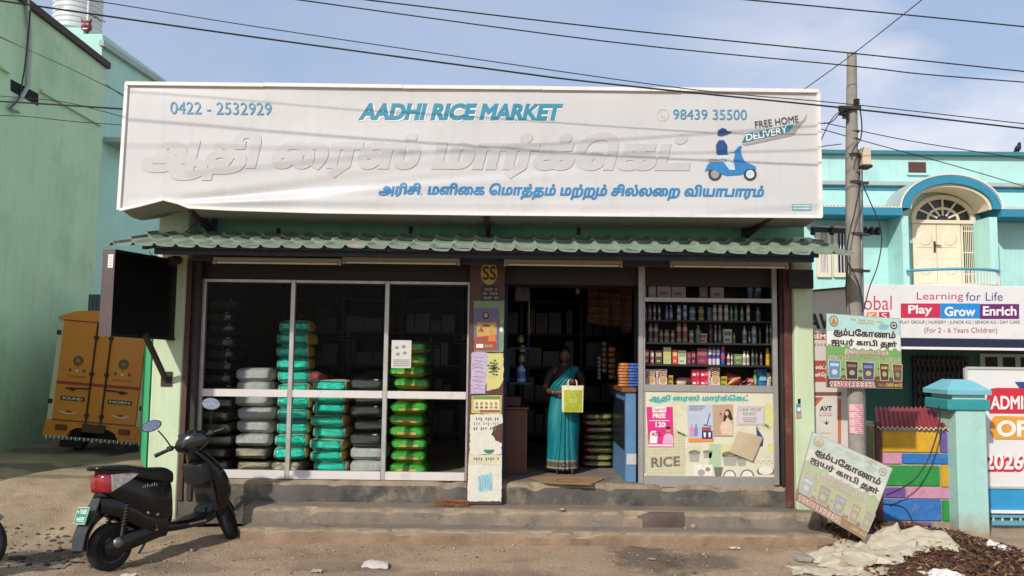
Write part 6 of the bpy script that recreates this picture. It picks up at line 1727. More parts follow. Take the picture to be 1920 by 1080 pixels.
goods(2, [('bottle', 1207, 1213, 612, '5d6b5a', 'dull green', '3c463c'), ('jar', 1216, 1225, 605, '8a8078', 'grey glass', '4c443e'), ('jar', 1226, 1235, 605, '8e8478', 'tan glass', '50473f'), ('jar', 1237, 1244, 618, '8b7f70', 'small brown', '5a4a3c'), ('jar', 1246, 1256, 618, '8b8070', 'wide brown', '5d4d3e'), ('jar', 1259, 1266, 619, '9a8e7e', 'small tan', '665646'), ('jar', 1270, 1279, 603, '8f857c', 'tall glass', '7a3f34'), ('jar', 1281, 1290, 604, '90867a', 'rust-capped', '7c4034'), ('jar', 1293, 1302, 619, 'a39a7c', 'straw', '6b6248'), ('bottle', 1305, 1316, 609, '5f7a6c', 'green domed', '48604f'), ('box', 1312, 1327, 625, 'a58a82', 'rosy', '7c3d3c'), ('bottle', 1330, 1337, 608, '5e2f33', 'dark red', '3c2022'), ('bottle', 1340, 1345, 610, '59605c', 'dark grey', '8d928e'), ('bottle', 1348, 1353, 610, '4d5a50', 'deep green', '7d8a7e'), ('box', 1357, 1374, 617, '9fa09c', 'light grey', '55565a'), ('bottle', 1376, 1380, 624, 'a8a23a', 'yellow-green', '6e6a2a'), ('bottle', 1393, 1401, 611, 'a5a6a6', 'white', '6c6e70'), ('bottle', 1404, 1408, 622, '4a4d52', 'slim dark', '9ea0a2'), ('can', 1411, 1420, 611, '9ea4ac', 'bluish white', '6d757e'), ('bottle', 1424, 1429, 615, '50544f', 'charcoal', '2f322f'), ('can', 1438, 1442, 608, '9a9c9a', 'thin white', '606260'), ('can', 1444, 1449, 608, '96989a', 'thin silver', '5c5e60')])
goods(3, [('box', 1208, 1217, 656, 'c2423c', 'red and white', 'e0dad2'), ('box', 1219, 1227, 657, 'b0605a', 'pale red', 'd8d0c8'), ('box', 1229, 1242, 657, '4c4f34', 'dark portrait', 'c0a080'), ('box', 1244, 1259, 651, 'b4bf86', 'leaf green', 'd0a860'), ('box', 1261, 1271, 656, 'cc5236', 'orange red', 'e0b07c'), ('box', 1272, 1288, 657, 'c9ccb2', 'pale green', '9aa27c'), ('box', 1289, 1296, 660, '74323c', 'maroon', '9a5a60'), ('box', 1297, 1305, 658, '662b36', 'dark maroon', 'a06a6c'), ('box', 1307, 1328, 653, '7c3344', 'wide wine-red', 'a65a68'), ('can', 1329, 1336, 649, 'c8ccd6', 'white and navy', '3c4a80'), ('can', 1337, 1344, 649, 'd8b8c4', 'white and pink', '4a4a86'), ('can', 1345, 1352, 649, 'd0d2dc', 'white and blue', '3a4c8a'), ('can', 1353, 1361, 649, '2f50a0', 'royal blue', 'c03a48'), ('bottle', 1364, 1370, 661, 'c4b8b0', 'red-labelled', 'a8434a'), ('can', 1372, 1375, 664, 'd2cdc4', 'tiny white', '8a857c'), ('box', 1377, 1392, 664, '6a7a4a', 'olive', '9aa67c'), ('bottle', 1393, 1400, 658, 'd0cbbd', 'off-white', '9c9788'), ('bottle', 1401, 1407, 658, 'd6d0c0', 'milky', 'a09a88'), ('bottle', 1410, 1416, 655, '5a5f5c', 'smoked', '3a3d3c'), ('bottle', 1418, 1423, 656, '4f5450', 'black-capped', '2a2c2a'), ('bottle', 1426, 1431, 660, '6c625a', 'brownish', '463e38'), ('can', 1438, 1446, 652, 'd0a228', 'bright yellow', 'b8861c')])
# bottom shelf, nearest the light
PAL = M('biscuit_stripe_brown', '6b2f28', 0.5); BISC = M('biscuit_print', 'c09a5c', 0.6)
def biscuit(x0, x1, yt, label, tilt=0):
    zs_ = SHZ[4] + 0.001
    a_, b_ = P(x0, 705, DY + 0.09).x, P(x1, 705, DY + 0.09).x; zt = P(x0, yt, DY + 0.09).z
    mb = MB(); yf = DY + 0.09
    mb.box(a_, b_, yf, yf + 0.05, zs_, zt, M('biscuit_white', 'd0c4b6', 0.5), 0.002)
    w_, h_ = b_ - a_, zt - zs_
    mp_ = lambda x, y: Vector((a_ + w_ * x, yf - 0.0012, zt - h_ * y)); mp2 = lambda x, y: Vector((a_ + w_ * x, yf - 0.0022, zt - h_ * y)); mp3 = lambda x, y: Vector((a_ + w_ * x, yf - 0.0032, zt - h_ * y))
    for k in range(4): 
        r_ = 0.62 - k * 0.13
        pts = [(0.62 + r_ * math.cos(R(a)) * .95, 0.52 - r_ * math.sin(R(a)) * .72) for a in range(0, 181, 12)]
        pts = [(min(.98, max(.26, x_)), min(.97, max(.02, y_))) for x_, y_ in pts]
        mb.fl(mp_, pts, 0.055, PAL)
    mb.fc(mp2, 0.62, 0.62, 0.30, 0.24, BISC, 18); mb.fr(mp_, 0.02, 0.02, 0.22, 0.98, M('biscuit_edge', '8a4434', 0.5))
    v, t = lettering('PALADA', 0.03, 0)
    mb.add([mp3(0.04 + 0.15 * p[1] * 1.0, 0.94 - 0.86 * p[0]) for p in v], t, WHITE)
    tag(mb.build('biscuit_carton', None), label, 'carton', 'goods on the bottom shelf')
biscuit(1207, 1229, 692, 'striped brown biscuit carton at the left end of the bottom shelf')
biscuit(1230, 1251, 692, 'striped brown biscuit carton, second from the left on the bottom shelf')
biscuit(1328, 1350, 689, 'striped biscuit carton between the red cartons and yellow carton')
item('box', 1252, 1263, 704, 4, 'b9a02f', 'small yellow carton beside the second striped biscuit carton', '6d5a1c')
c = P(1284, 720, DY + 0.12)
mb = MB(); mb.sph((c.x, DY + 0.16, SHZ[4] + 0.05), 0.105, 0.08, 0.055, M('brown_sachets', '5c2f2a', 0.5, var=0.4, vs=26, bump=0.8, bs=50), 20, 12, jit=0.3, seed=9); mb.box(c.x - 0.1, c.x - 0.0, DY + 0.06, DY + 0.075, SHZ[4] + 0.002, SHZ[4] + 0.06, cm_('b9ac98'), 0.004)
tag(mb.build('sachet_heap', None, 70), 'heap of brown sachets beside the red cartons on the bottom shelf', 'sachets')
for i in range(4):
    x0, yt = (1297, 1313)[i % 2], (690, 706)[i // 2]
    a_, b_ = P(x0, 705, DY + 0.1).x, P(x0 + 15.4, 705, DY + 0.1).x
    zA = SHZ[4] + 0.001 if i > 1 else SHZ[4] + 0.001 + 0.096; zB = zA + 0.094
    mb = MB(); mb.box(a_ + .001, b_ - .001, DY + 0.1, DY + 0.17, zA, zB, cm_('c02440'), 0.002)
    m_ = lambda x, y: Vector((a_ + (b_ - a_) * x, DY + 0.0985, zB - (zB - zA) * y))
    mb.fr(m_, 0.12, 0.5, 0.5, 0.72, WHITE); mb.fp(m_, [(0.6, 0.7), (0.75, 0.25), (0.9, 0.7)], cm_('e08a98'))
    tag(mb.build('red_carton', None), f"red carton, {['upper left', 'upper right', 'lower left', 'lower right'][i]} of four stacked on the bottom shelf", 'carton', 'four stacked red cartons')
item('box', 1350, 1364, 706, 4, 'b8a42c', 'yellow carton right of the third striped biscuit carton', '5c6a24')
c = P(1370, 720, DY + 0.2)
mb = MB(); mb.sph((c.x + 0.02, DY + 0.24, SHZ[4] + 0.075), 0.12, 0.07, 0.085, M('red_bundle', '9c2426', 0.5, var=0.2, vs=12, bump=0.5), 18, 12, jit=0.3, seed=2)
tag(mb.build('red_bag', None, 70), 'bulging red bag on the bottom shelf behind a tan packet', 'bag')
a_, b_ = P(1364, 724, DY + 0.08), P(1388, 708, DY + 0.08)
mb = MB(); mb.tube([a_ + Vector((0, 0, .015)), (a_ + b_) / 2 + Vector((0, 0, .02)), b_], [0.008, 0.03, 0.008], cm_('b5905c'), 10)
tag(mb.build('tan_packet', None, 60), 'slanting tan packet leaning in front of the red bag', 'packet')
cx_ = P(1400, 715, DY + 0.1)
mb = MB()
for k in range(3): mb.tube([Vector((cx_.x + 0.06 * math.cos(R(a)) * (1 + .1 * k), DY + 0.1 + 0.02 * k + 0.03 * math.sin(R(a)), SHZ[4] + 0.012 + 0.03 * (1 + math.sin(R(a + 40 * k))))) for a in range(0, 360, 20)], 0.004, cm_('b7b2a6') if k == 1 else BLK, 6, closed=True)
tag(mb.build('cable_coil', None, 60), 'tangled coil of black and white cable on the bottom shelf', 'cable')
item('box', 1402, 1414, 709, 4, 'b33038', 'small red carton above the cable coil on the bottom shelf', 'd8a0a0')
item('bottle', 1414, 1421, 694, 4, '3f9a3c', 'green bottle left of the blue pouch on the bottom shelf', '8cc070')
item('pouch', 1422, 1443, 692, 4, '2f7fb8', 'blue pouch near the right end of the bottom shelf', '8ab8d0')
item('pouch', 1441, 1454, 699, 4, 'c4bda2', 'cream pouch at the right end of the bottom shelf', 'a89c78')

# ================================================================== doorway: counter, desk, hanging goods, sacks
CTR = thing('blue_counter', 'pale blue painted counter with brown top inside the doorway', 'counter', (1.35, 9.6, ZF))
BLP = M('counter_blue', '567fa6', 0.5, var=0.08, vs=4, dirt='7d8a90', da=0.4, ds=5, dt=0.56)
ca, cb_ = P(1175, 800, 9.15).x, px0 - 0.012
ztc = P(1170, 726, 9.25).z
cxl = P(1152, 800, 9.95).x
mb = MB(); mb.box(cxl + 0.02, cb_, 9.12, 10.6, ZF + 0.002, ztc - 0.05, BLP, 0.005); part(mb, 'body', CTR)
mb = MB(); mb.box(cxl - 0.03, cb_, 9.09, 10.62, ztc - 0.048, ztc, M('counter_top_brown', '7a4a2c', 0.5, var=0.15, vs=8), 0.005); part(mb, 'top', CTR)
mb = MB(); mb.box(cxl + 0.012, cxl + 0.019, 9.2, 10.5, ZF + 0.35, ztc - 0.15, M('counter_panel_dark', '20282e', 0.3)); part(mb, 'side_panel', CTR)
mb = MB(); mb.box(cxl + 0.03, cb_ - .002, 9.112, 9.1195, ZF + 0.2, ZF + 0.32, M('counter_white_band', 'b9bcb8', 0.5)); part(mb, 'white_band', CTR)
# snack packets hanging in strips on the counter
for k, (x0, x1, yt, yb, col, nm) in enumerate(((1162, 1178, 676, 722, 'b5713a', 'orange'), (1180, 1195, 678, 722, '2a56a8', 'blue'))):
    t = thing('snack_stack', f"{nm} snack packets piled on the counter beside the cabinet", 'snacks', P((x0 + x1) / 2, yb, 9.3), 'snack piles on the counter')
    for i in range(8):
        a_ = P((x0 + x1) / 2, yb, 9.3); z_ = ztc + 0.002 + i * 0.034
        mb = MB(); mb.sph((a_.x + random.uniform(-.01, .01), 9.32, z_ + 0.018), 0.075 if k else 0.07, 0.06, 0.021, foil('snack_' + nm, col, 0.35, 0.2, 0.7, 30), 14, 8, e=0.6, jit=0.12, seed=i); part(mb, 'packet', t, 60)
# brown desk left in the doorway
DK = thing('brown_desk', 'brown wooden desk just inside the doorway behind the pillar', 'desk', P(968, 905, 9.7))
a_, b_, c_, d_ = PB(935, 763, 988, 890, 9.6)
WOOD = M('brown_wood', '5a3322', 0.45, var=0.2, vs=5, stretch=(1, 1, 6))
mb = MB(); mb.box(a_ - 0.3, b_, 9.6, 10.5, ZF + 0.002, d_ - 0.03, WOOD, 0.006); part(mb, 'body', DK)
mb = MB(); mb.box(a_ - 0.32, b_ + 0.02, 9.57, 10.52, d_ - 0.028, d_, M('desk_top', '6d3c28', 0.35, var=0.15), 0.006); part(mb, 'top', DK)
mb = MB(); mb.box(b_ - 0.014, b_ - .002, 9.594, 9.599, ZF + .05, d_ - .06, M('desk_edge', '7a4a30', 0.4)); part(mb, 'edge_strip', DK)
tag((lambda m: (m.box(a_ + 0.02, a_ + 0.26, 9.66, 9.9, d_ + .002, d_ + .12, M('dark_red_box', '4a1f1c', 0.5), 0.008), m.build('box', None))[1])(MB()), 'dark red box on top of the brown desk', 'box')
# shelf and detergent bottle on the blue partition, picture frame, pouch strip
c = P(977, 716, 9.9)
mb = MB(); T = Matrix.Translation((c.x, 9.9, c.z - 0.0))
mb.lathe([(0.055, 0), (0.06, 0.02), (0.058, 0.14), (0.03, 0.19), (0.022, 0.2)], cm_('a8b0b8'), 14, T); mb.lathe([(0.024, 0.2), (0.026, 0.25), (0.018, 0.26)], cm_('2c4aa0'), 12, T); mb.lathe([(0.0605, 0.04), (0.0595, 0.13)], cm_('3f66b0'), 14, T)
tag(mb.build('detergent_bottle', None, 40), 'white and blue detergent bottle on the shelf beside the doorway', 'bottle')
mb = MB(); mb.box(a1 + 0.031, a1 + 0.33, 9.8, 10.6, c.z - 0.03, c.z - 0.002, INBLUE); mb.box(a1 + 0.031, a1 + 0.33, 9.8, 10.6, c.z + 0.4, c.z + 0.42, INBLUE); mb.box(a1 + 0.031, a1 + 0.06, 9.8, 10.6, c.z - 0.03, c.z + 0.42, INBLUE); mb.box(a1 + 0.29, a1 + 0.32, 10.55, 10.6, c.z - 0.0, c.z + 1.2, INBLUE)
tag(mb.build('wall_shelf', None), 'blue wall shelf inside the doorway left side', 'shelf')
for k, (px_, py_) in enumerate(((976, 642), (979, 660), (978, 678))):
    c = P(px_, py_, 9.85); mb = MB(); mb.lathe([(0.035, 0), (0.04, 0.01), (0.04, 0.06), (0.032, 0.07)], cm_('7d7a3c'), 12, Matrix.Translation(c)); mb.lathe([(0.036, 0.07), (0.036, 0.09)], cm_('3c3a2c'), 12, Matrix.Translation(c))
    tag(mb.build('tin', None, 40), ['topmost of three dim olive tins left of the doorway', 'middle of three dim olive tins left of the doorway', 'lowest of three dim olive tins left of the doorway'][k], 'tin', 'olive tins by the doorway')
c0, c1 = P(966, 512, 9.75), P(994, 565, 9.75)
mb = MB(); mb.box(c0.x, c1.x, 9.75, 9.77, c1.z, c0.z, M('dark_frame', '2e2a22', 0.4), 0.005); mb.box(c0.x + .03, c1.x - .03, 9.746, 9.7495, c1.z + .03, c0.z - .03, M('dim_picture', '4b5240', 0.5, var=0.5, vs=14)); mb.cyl((c1.x - .01, 9.76, c1.z - 0.4), (c1.x - .01, 9.76, c0.z), 0.01, 0.01, cm_('7a6d4c'), 6)
tag(mb.build('picture_frame', None), 'dim framed picture hanging high left in the doorway', 'picture')
# hanging bulb
c = P(1083, 500, 10.2); c2 = P(1083, 540, 10.2)
mb = MB(); mb.cyl(c + Vector((0, 0, .5)), c2, 0.006, 0.006, cm_('8a8880'), 6); mb.cyl(c2 + Vector((0, 0, .05)), c2, 0.02, 0.022, cm_('9a988e'), 10); mb.sph(c2 - Vector((0, 0, .04)), 0.03, 0.03, 0.045, cm_('8d8f8a'), 12, 8)
tag(mb.build('hanging_bulb', None, 50), 'unlit bulb on a cord high in the doorway', 'bulb')
# strips of sachets hanging from the ceiling
HB = M('sachet_sheet', '6a4430', 0.5, var=0.4, vs=16, bump=0.6, bs=30)
for k, (x0, x1, y0, y1, Y_) in enumerate(((1102, 1122, 520, 606, 10.9), (1122, 1142, 518, 610, 10.85), (1142, 1164, 520, 612, 10.9), (1165, 1185, 522, 624, 10.8))):
    e_, f_, g_, h_ = PB(x0, y0, x1, y1, Y_)
    def hp(s, t, e_=e_, f_=f_, g_=g_, h_=h_, Y_=Y_, k=k): return Vector((e_ + (f_ - e_) * s, Y_ + 0.03 * math.sin(t * 6 + k) + 0.014 * abs(math.sin(t * math.pi * 6)) + 0.01 * math.sin(s * 3.1), h_ + (g_ - h_) * t))
    mb = MB(); mb.grid(hp, 6, 36, HB, lambda i, j: cm_('70503c') if j % 6 == 0 else HB); mb.grid(lambda s, t: hp(s, t) + Vector((0, .006, 0)), 6, 36, HB); mb.cyl((e_ / 2 + f_ / 2, Y_, h_), (e_ / 2 + f_ / 2, Y_, 3.25), 0.004, 0.004, BLK, 5)
    tag(mb.build('sachet_strip', None, 60), f"{['leftmost', 'second', 'third', 'rightmost'][k]} of four brown sachet strips hanging in the doorway", 'sachets', 'sachet strips hanging in the doorway')
# jars and packets hung by the counter at the back
for k, (x0, x1, y0, y1, col) in enumerate(((1128, 1138, 640, 700, '6d5a48'), (1140, 1155, 650, 712, '7a5538'), (1120, 1127, 668, 712, '8a8a84'))):
    e_, f_, g_, h_ = PB(x0, y0, x1, y1, 10.3); t = thing('packet_strip', f"{['brownish', 'amber', 'pale'][k]} strip of packets hanging behind the counter", 'packets', ((e_ + f_) / 2, 10.3, g_), 'packet strips behind the counter')
    for i in range(6):
        mb = MB(); mb.sph(((e_ + f_) / 2, 10.3, g_ + (h_ - g_) * (i + .5) / 6), (f_ - e_) / 2, 0.03, (h_ - g_) / 13, cm_(col), 12, 8, e=0.7, jit=0.2, seed=i + k); part(mb, 'packet', t, 60)
# low stack of printed sacks behind the woman
Ysk = 10.5
e_, f_ = P(1092, 820, Ysk - .3).x, P(1150, 820, Ysk - .3).x
zt2 = P(1120, 776, Ysk - .3).z
for i in range(8):
    h = (zt2 - ZF) / 8
    sack('red', (e_ + f_) / 2 + random.uniform(-.015, .015), Ysk, ZF + .002 + i * h, f_ - e_, 0.6, h * 1.06, f"red and olive printed sack, {'topmost' if i == 7 else ORD[i + 1] + (' up' if i else '')} of the doorway stack", 'sacks in the doorway stack')
# rear shelving so the room is full of dim goods
RS = thing('rear_shelves', 'dark shelving filled with dim goods along the back of the shop', 'shelves', (-0.3, 12.8, ZF))
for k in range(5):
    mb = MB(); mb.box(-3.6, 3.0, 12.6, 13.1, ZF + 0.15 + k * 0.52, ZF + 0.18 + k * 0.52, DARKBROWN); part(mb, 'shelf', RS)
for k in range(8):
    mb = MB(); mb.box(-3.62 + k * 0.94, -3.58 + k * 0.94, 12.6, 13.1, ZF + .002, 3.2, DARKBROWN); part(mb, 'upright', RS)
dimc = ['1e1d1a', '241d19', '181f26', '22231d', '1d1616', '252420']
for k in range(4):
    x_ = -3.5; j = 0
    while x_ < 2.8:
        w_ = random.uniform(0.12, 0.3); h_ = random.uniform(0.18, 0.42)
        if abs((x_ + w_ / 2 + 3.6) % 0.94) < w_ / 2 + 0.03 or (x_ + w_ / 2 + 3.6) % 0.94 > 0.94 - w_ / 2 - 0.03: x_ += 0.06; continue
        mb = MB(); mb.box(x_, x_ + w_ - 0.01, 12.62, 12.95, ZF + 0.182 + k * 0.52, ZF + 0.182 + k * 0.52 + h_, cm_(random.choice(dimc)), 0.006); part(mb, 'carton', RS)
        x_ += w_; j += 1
# cardboard mat
mt = [G(x_, y_, ZF + 0.006) for x_, y_ in ((992, 896), (1040, 893), (1100, 894), (1133, 898), (1108, 909), (1066, 908), (1020, 906))]
mb = MB(); mb.ext(mt, (0, 0, 0.006), M('cardboard', '9c7a55', 0.85, var=0.12, vs=9, dirt='6b5238', da=0.5, ds=8, dt=0.56))
rp2 = [G(1066 + 24 * math.cos(R(a)), 901 - 3.2 * math.sin(R(a)), ZF + 0.0135) for a in range(0, 361, 24)]
mb.tube(rp2, 0.002, M('mat_ink', '3a2c20', 0.8), 4)
tag(mb.build('cardboard_mat', None), 'flattened cardboard sheet used as a doormat in the doorway', 'mat')
# ================================================================== helpers for shaped bodies
def ring(x, yh, z0, z1, e=0.55, n=20, yc=0.0):
    """a rounded section across the length at x"""
    def sp(v): return math.copysign(abs(v) ** e, v)
    zc, zh = (z0 + z1) / 2, (z1 - z0) / 2
    return [Vector((x, yc + yh * sp(math.cos(2 * math.pi * k / n)), zc + zh * sp(math.sin(2 * math.pi * k / n)))) for k in range(n)]
def ringz(z, x0, x1, yh, e=0.6, n=20):
    def sp(v): return math.copysign(abs(v) ** e, v)
    xc, xh = (x0 + x1) / 2, (x1 - x0) / 2
    return [Vector((xc + xh * sp(math.cos(2 * math.pi * k / n)), yh * sp(math.sin(2 * math.pi * k / n)), z)) for k in range(n)]
def resample(keys, m=4):
    """smooth rows of numbers"""
    out = []
    for i in range(len(keys) - 1):
        p0, p1, p2, p3 = keys[max(0, i - 1)], keys[i], keys[i + 1], keys[min(len(keys) - 1, i + 2)]
        for k in range(m):
            t = k / m
            out.append(tuple(0.5 * (2 * b + (c - a) * t + (2 * a - 5 * b + 4 * c - d) * t * t + (3 * b - a - 3 * c + d) * t ** 3) for a, b, c, d in zip(p0, p1, p2, p3)))
    return out + [keys[-1]]
BGL = M('black_gloss_plastic', '08090b', 0.25, spec=0.4, coat=0.15, dirt='3a332c', da=0.2, ds=9, dt=0.56)
BMT = M('grey_matt_plastic', '1d1d1e', 0.5, var=0.1, vs=6, dirt='5a5046', da=0.3, ds=7, dt=0.56)
VINYL = M('black_vinyl', '131314', 0.45, bump=0.1, bs=80)
CHROME = M('chrome', 'c9c9c9', 0.15, 1.0)
REDL = M('red_lens', '8e1420', 0.12, spec=0.7, coat=0.5)
CLEARL = M('clear_lens', 'a89f93', 0.12, var=0.5, vs=30, spec=0.8, coat=0.6)
RIM = M('dark_alloy', '3b3b3c', 0.4, 0.7, dirt='6a5a48', da=0.5, ds=10, dt=0.52)

# ================================================================== black electric scooter
HEAD = 59.0
rb = Vector((-3.60, 7.42, 0.0)); rb.z = 0.0
TM = Matrix.Translation(rb + Vector((0.62 * math.cos(R(HEAD)), 0.62 * math.sin(R(HEAD)), 0.015))) @ Matrix.Rotation(R(HEAD), 4, 'Z') @ Matrix.Rotation(R(-6), 4, 'X') @ Matrix.Rotation(R(-0.8), 4, 'Y')
SCO = thing('electric_scooter', 'black electric scooter parked on its side stand in front of the shop window', 'scooter', TM.translation)
def tl(secs): return [[TM @ p for p in q] for q in secs]
def tx(x): return x if x > -0.3 else -0.3 + (x + 0.3) * 0.64
TAIL = ('tail_fairing', 'seat', 'tail_lamp', 'lamp_housing')
def sloft(name, keys, mat, parent=SCO, fn=ring, m=4, sm=50, e=0.55):
    if name in TAIL: keys = [(tx(k[0]),) + tuple(k[1:]) for k in keys]
    mb = MB(); mb.loft(tl([fn(*k, e) for k in resample(keys, m)]), mat); return mb.build(name, parent, sm)
WR = 0.212
def wheel(name, center, mtx, parent, hub=True):
    wm = mtx @ Matrix.Translation(center) @ Matrix.Rotation(R(90), 4, 'X')
    mb = MB(); mb.lathe([(WR - 0.07, -0.036), (WR - 0.035, -0.045), (WR - 0.012, -0.038), (WR, -0.018), (WR, 0.018), (WR - 0.012, 0.038), (WR - 0.035, 0.045), (WR - 0.07, 0.036)], TYRE, 40, wm)
    w = mb.build(name, parent, 50)
    mb = MB(); mb.lathe([(WR - 0.085, -0.036), (WR - 0.066, -0.04), (WR - 0.066, 0.04), (WR - 0.085, 0.036), (WR - 0.085, -0.036)], RIM, 32, wm)
    for k in range(5):
        a = R(72 * k)
        mb.bar(wm @ Vector((0.04 * math.cos(a), 0.04 * math.sin(a), 0)), wm @ Vector(((WR - .08) * math.cos(a + .15), (WR - .08) * math.sin(a + .15), 0)), 0.03, 0.022, RIM)
    mb.build('rim', w, 50)
    mb = MB(); mb.lathe([(0, -0.05), (0.05, -0.05), (0.085 if hub else 0.05, -0.035), (0.085 if hub else 0.05, 0.035), (0.05, 0.05), (0, 0.05)], STEEL if hub else RIM, 24, wm); mb.build('hub', w, 40)
    return w
wheel('rear_wheel', (-0.62, 0, WR), TM, SCO)
ST = TM @ Matrix.Translation((0.30, 0, 1.0)) @ Matrix.Rotation(R(-26), 4, 'Y') @ Matrix.Rotation(R(42), 4, 'Z') @ Matrix.Rotation(R(26), 4, 'Y') @ Matrix.Translation((-0.30, 0, -1.0))   # steered to the left
wheel('front_wheel', (0.68, 0, WR), ST, SCO, False)
# front fender and fork
mb = MB()
for sy in (-1, 1):
    mb.tube([ST @ Vector((0.69, sy * 0.075, WR)), ST @ Vector((0.56, sy * 0.07, 0.5))], 0.018, RIM, 10)
part(mb, 'fork', SCO, 50)
mb = MB(); secs = []
for k in range(15):
    a = R(20 + 135 * k / 14); r_ = WR + 0.03
    secs.append([ST @ Vector((0.68 + (r_ + dz) * math.cos(a), y_, WR + (r_ + dz) * math.sin(a))) for y_, dz in ((-0.062, -0.045), (-0.055, 0.0), (0, 0.012), (0.055, 0.0), (0.062, -0.045), (0.05, -0.05), (0, -0.004), (-0.05, -0.05))])
mb.loft(secs, BGL); part(mb, 'front_fender', SCO, 50)
# rear body
sloft('tail_fairing', [(-0.97, 0.075, 0.72, 0.86), (-0.90, 0.115, 0.67, 0.88), (-0.72, 0.15, 0.58, 0.87), (-0.5, 0.165, 0.47, 0.85), (-0.3, 0.17, 0.37, 0.81), (-0.14, 0.155, 0.31, 0.77), (-0.05, 0.125, 0.31, 0.74)], BGL)
sloft('seat', [(-0.93, 0.075, 0.85, 0.905), (-0.85, 0.115, 0.83, 0.935), (-0.62, 0.145, 0.80, 0.93), (-0.42, 0.15, 0.76, 0.90), (-0.26, 0.145, 0.72, 0.875), (-0.1, 0.13, 0.69, 0.855), (-0.01, 0.095, 0.69, 0.81)], VINYL)
mb = MB(); mb.tube([TM @ Vector((tx(p[0]), p[1], p[2])) for p in smoothpath([(-0.62, 0.135, 0.885), (-0.9, 0.12, 0.915), (-1.03, 0.06, 0.925), (-1.03, -0.06, 0.925), (-0.9, -0.12, 0.915), (-0.62, -0.135, 0.885)], 5)], 0.02, BGL, 10); part(mb, 'grab_rail', SCO, 50)
sloft('tail_lamp', [(-1.015, 0.055, 0.745, 0.84), (-0.99, 0.085, 0.715, 0.855), (-0.95, 0.115, 0.70, 0.868), (-0.89, 0.136, 0.69, 0.868)], REDL, e=0.3)
sloft('lamp_housing', [(-0.985, 0.04, 0.66, 0.705), (-0.9, 0.07, 0.64, 0.71), (-0.7, 0.07, 0.6, 0.66)], BMT)
for sy in (-1, 1):
    mb = MB()
    pts = [(-0.885, 0.71), (-0.885, 0.86), (-0.62, 0.855), (-0.5, 0.835), (-0.62, 0.79)]
    secs = [[TM @ Vector((tx(x_), sy * (0.128 + 0.022 * min(1, (x_ + 0.9) / 0.25)) * 1.0, z_)) for x_, z_ in pts], [TM @ Vector((tx(x_), sy * (0.143 + 0.026 * min(1, (x_ + 0.9) / 0.25)), z_)) for x_, z_ in pts]]
    mb.loft(secs, CLEARL); part(mb, 'indicator_lens', SCO)
# rear mudguard with plate
mb = MB(); secs = []
for k in range(13):
    u = k / 12; a = R(70 + 118 * u); r_ = WR + 0.055
    hw_ = 0.09 - 0.01 * u
    c_, s_ = math.cos(a), math.sin(a)
    secs.append([TM @ Vector((-0.62 + r_ * c_, -hw_, WR + 0.05 + r_ * s_)), TM @ Vector((-0.62 + r_ * c_, hw_, WR + 0.05 + r_ * s_)), TM @ Vector((-0.62 + (r_ - .012) * c_, hw_, WR + .05 + (r_ - .012) * s_)), TM @ Vector((-0.62 + (r_ - .012) * c_, -hw_, WR + .05 + (r_ - .012) * s_))])
mb.loft(secs, BMT); part(mb, 'rear_mudguard', SCO, 60)
FLAP = M('grey_mud_flap', '38383a', 0.6, var=0.12, vs=8, dirt='7a6a58', da=0.4, ds=8, dt=0.55)
mb = MB(); fl_ = [(-0.74, 0.66, 0.06), (-0.82, 0.52, 0.085), (-0.9, 0.38, 0.088), (-0.93, 0.24, 0.08)]
mb.loft([[TM @ Vector((x_, -w_, z_)), TM @ Vector((x_, w_, z_)), TM @ Vector((x_ + .012, w_, z_)), TM @ Vector((x_ + .012, -w_, z_))] for x_, z_, w_ in fl_], FLAP); part(mb, 'mud_flap', SCO)
PN = TM @ Matrix.Translation((-0.875, 0, 0.53)) @ Matrix.Rotation(R(20), 4, 'Y')
mb = MB(); mb.box(-0.004, 0.004, -0.088, 0.088, -0.075, 0.075, M('plate_green', '1f8a6a', 0.4), 0.004, PN)
PM = lambda o: (lambda x, y: PN @ Vector((-0.0045 - o, 0.088 - x, 0.075 - y)))
pl_o = part(mb, 'number_plate', SCO)
mb = MB(); pm1 = PM(0.001)
for a_, b_ in (((0.004, 0.004), (0.172, 0.004)), ((0.172, 0.004), (0.172, 0.146)), ((0.172, 0.146), (0.004, 0.146)), ((0.004, 0.146), (0.004, 0.004))): mb.fl(pm1, [a_, b_], 0.004, WHITE)
mb.ft(PM(0.0015), 'TN38D', 0.048, 0.02, 0.155, 0.062, WHITE, 0.02); mb.ft(PM(0.0015), 'H4395', 0.034, 0.085, 0.150, 0.130, WHITE, 0.02); mb.fc(PM(0.0015), 0.028, 0.042, 0.01, 0.01, WHITE, 10)
part(mb, 'registration', pl_o)
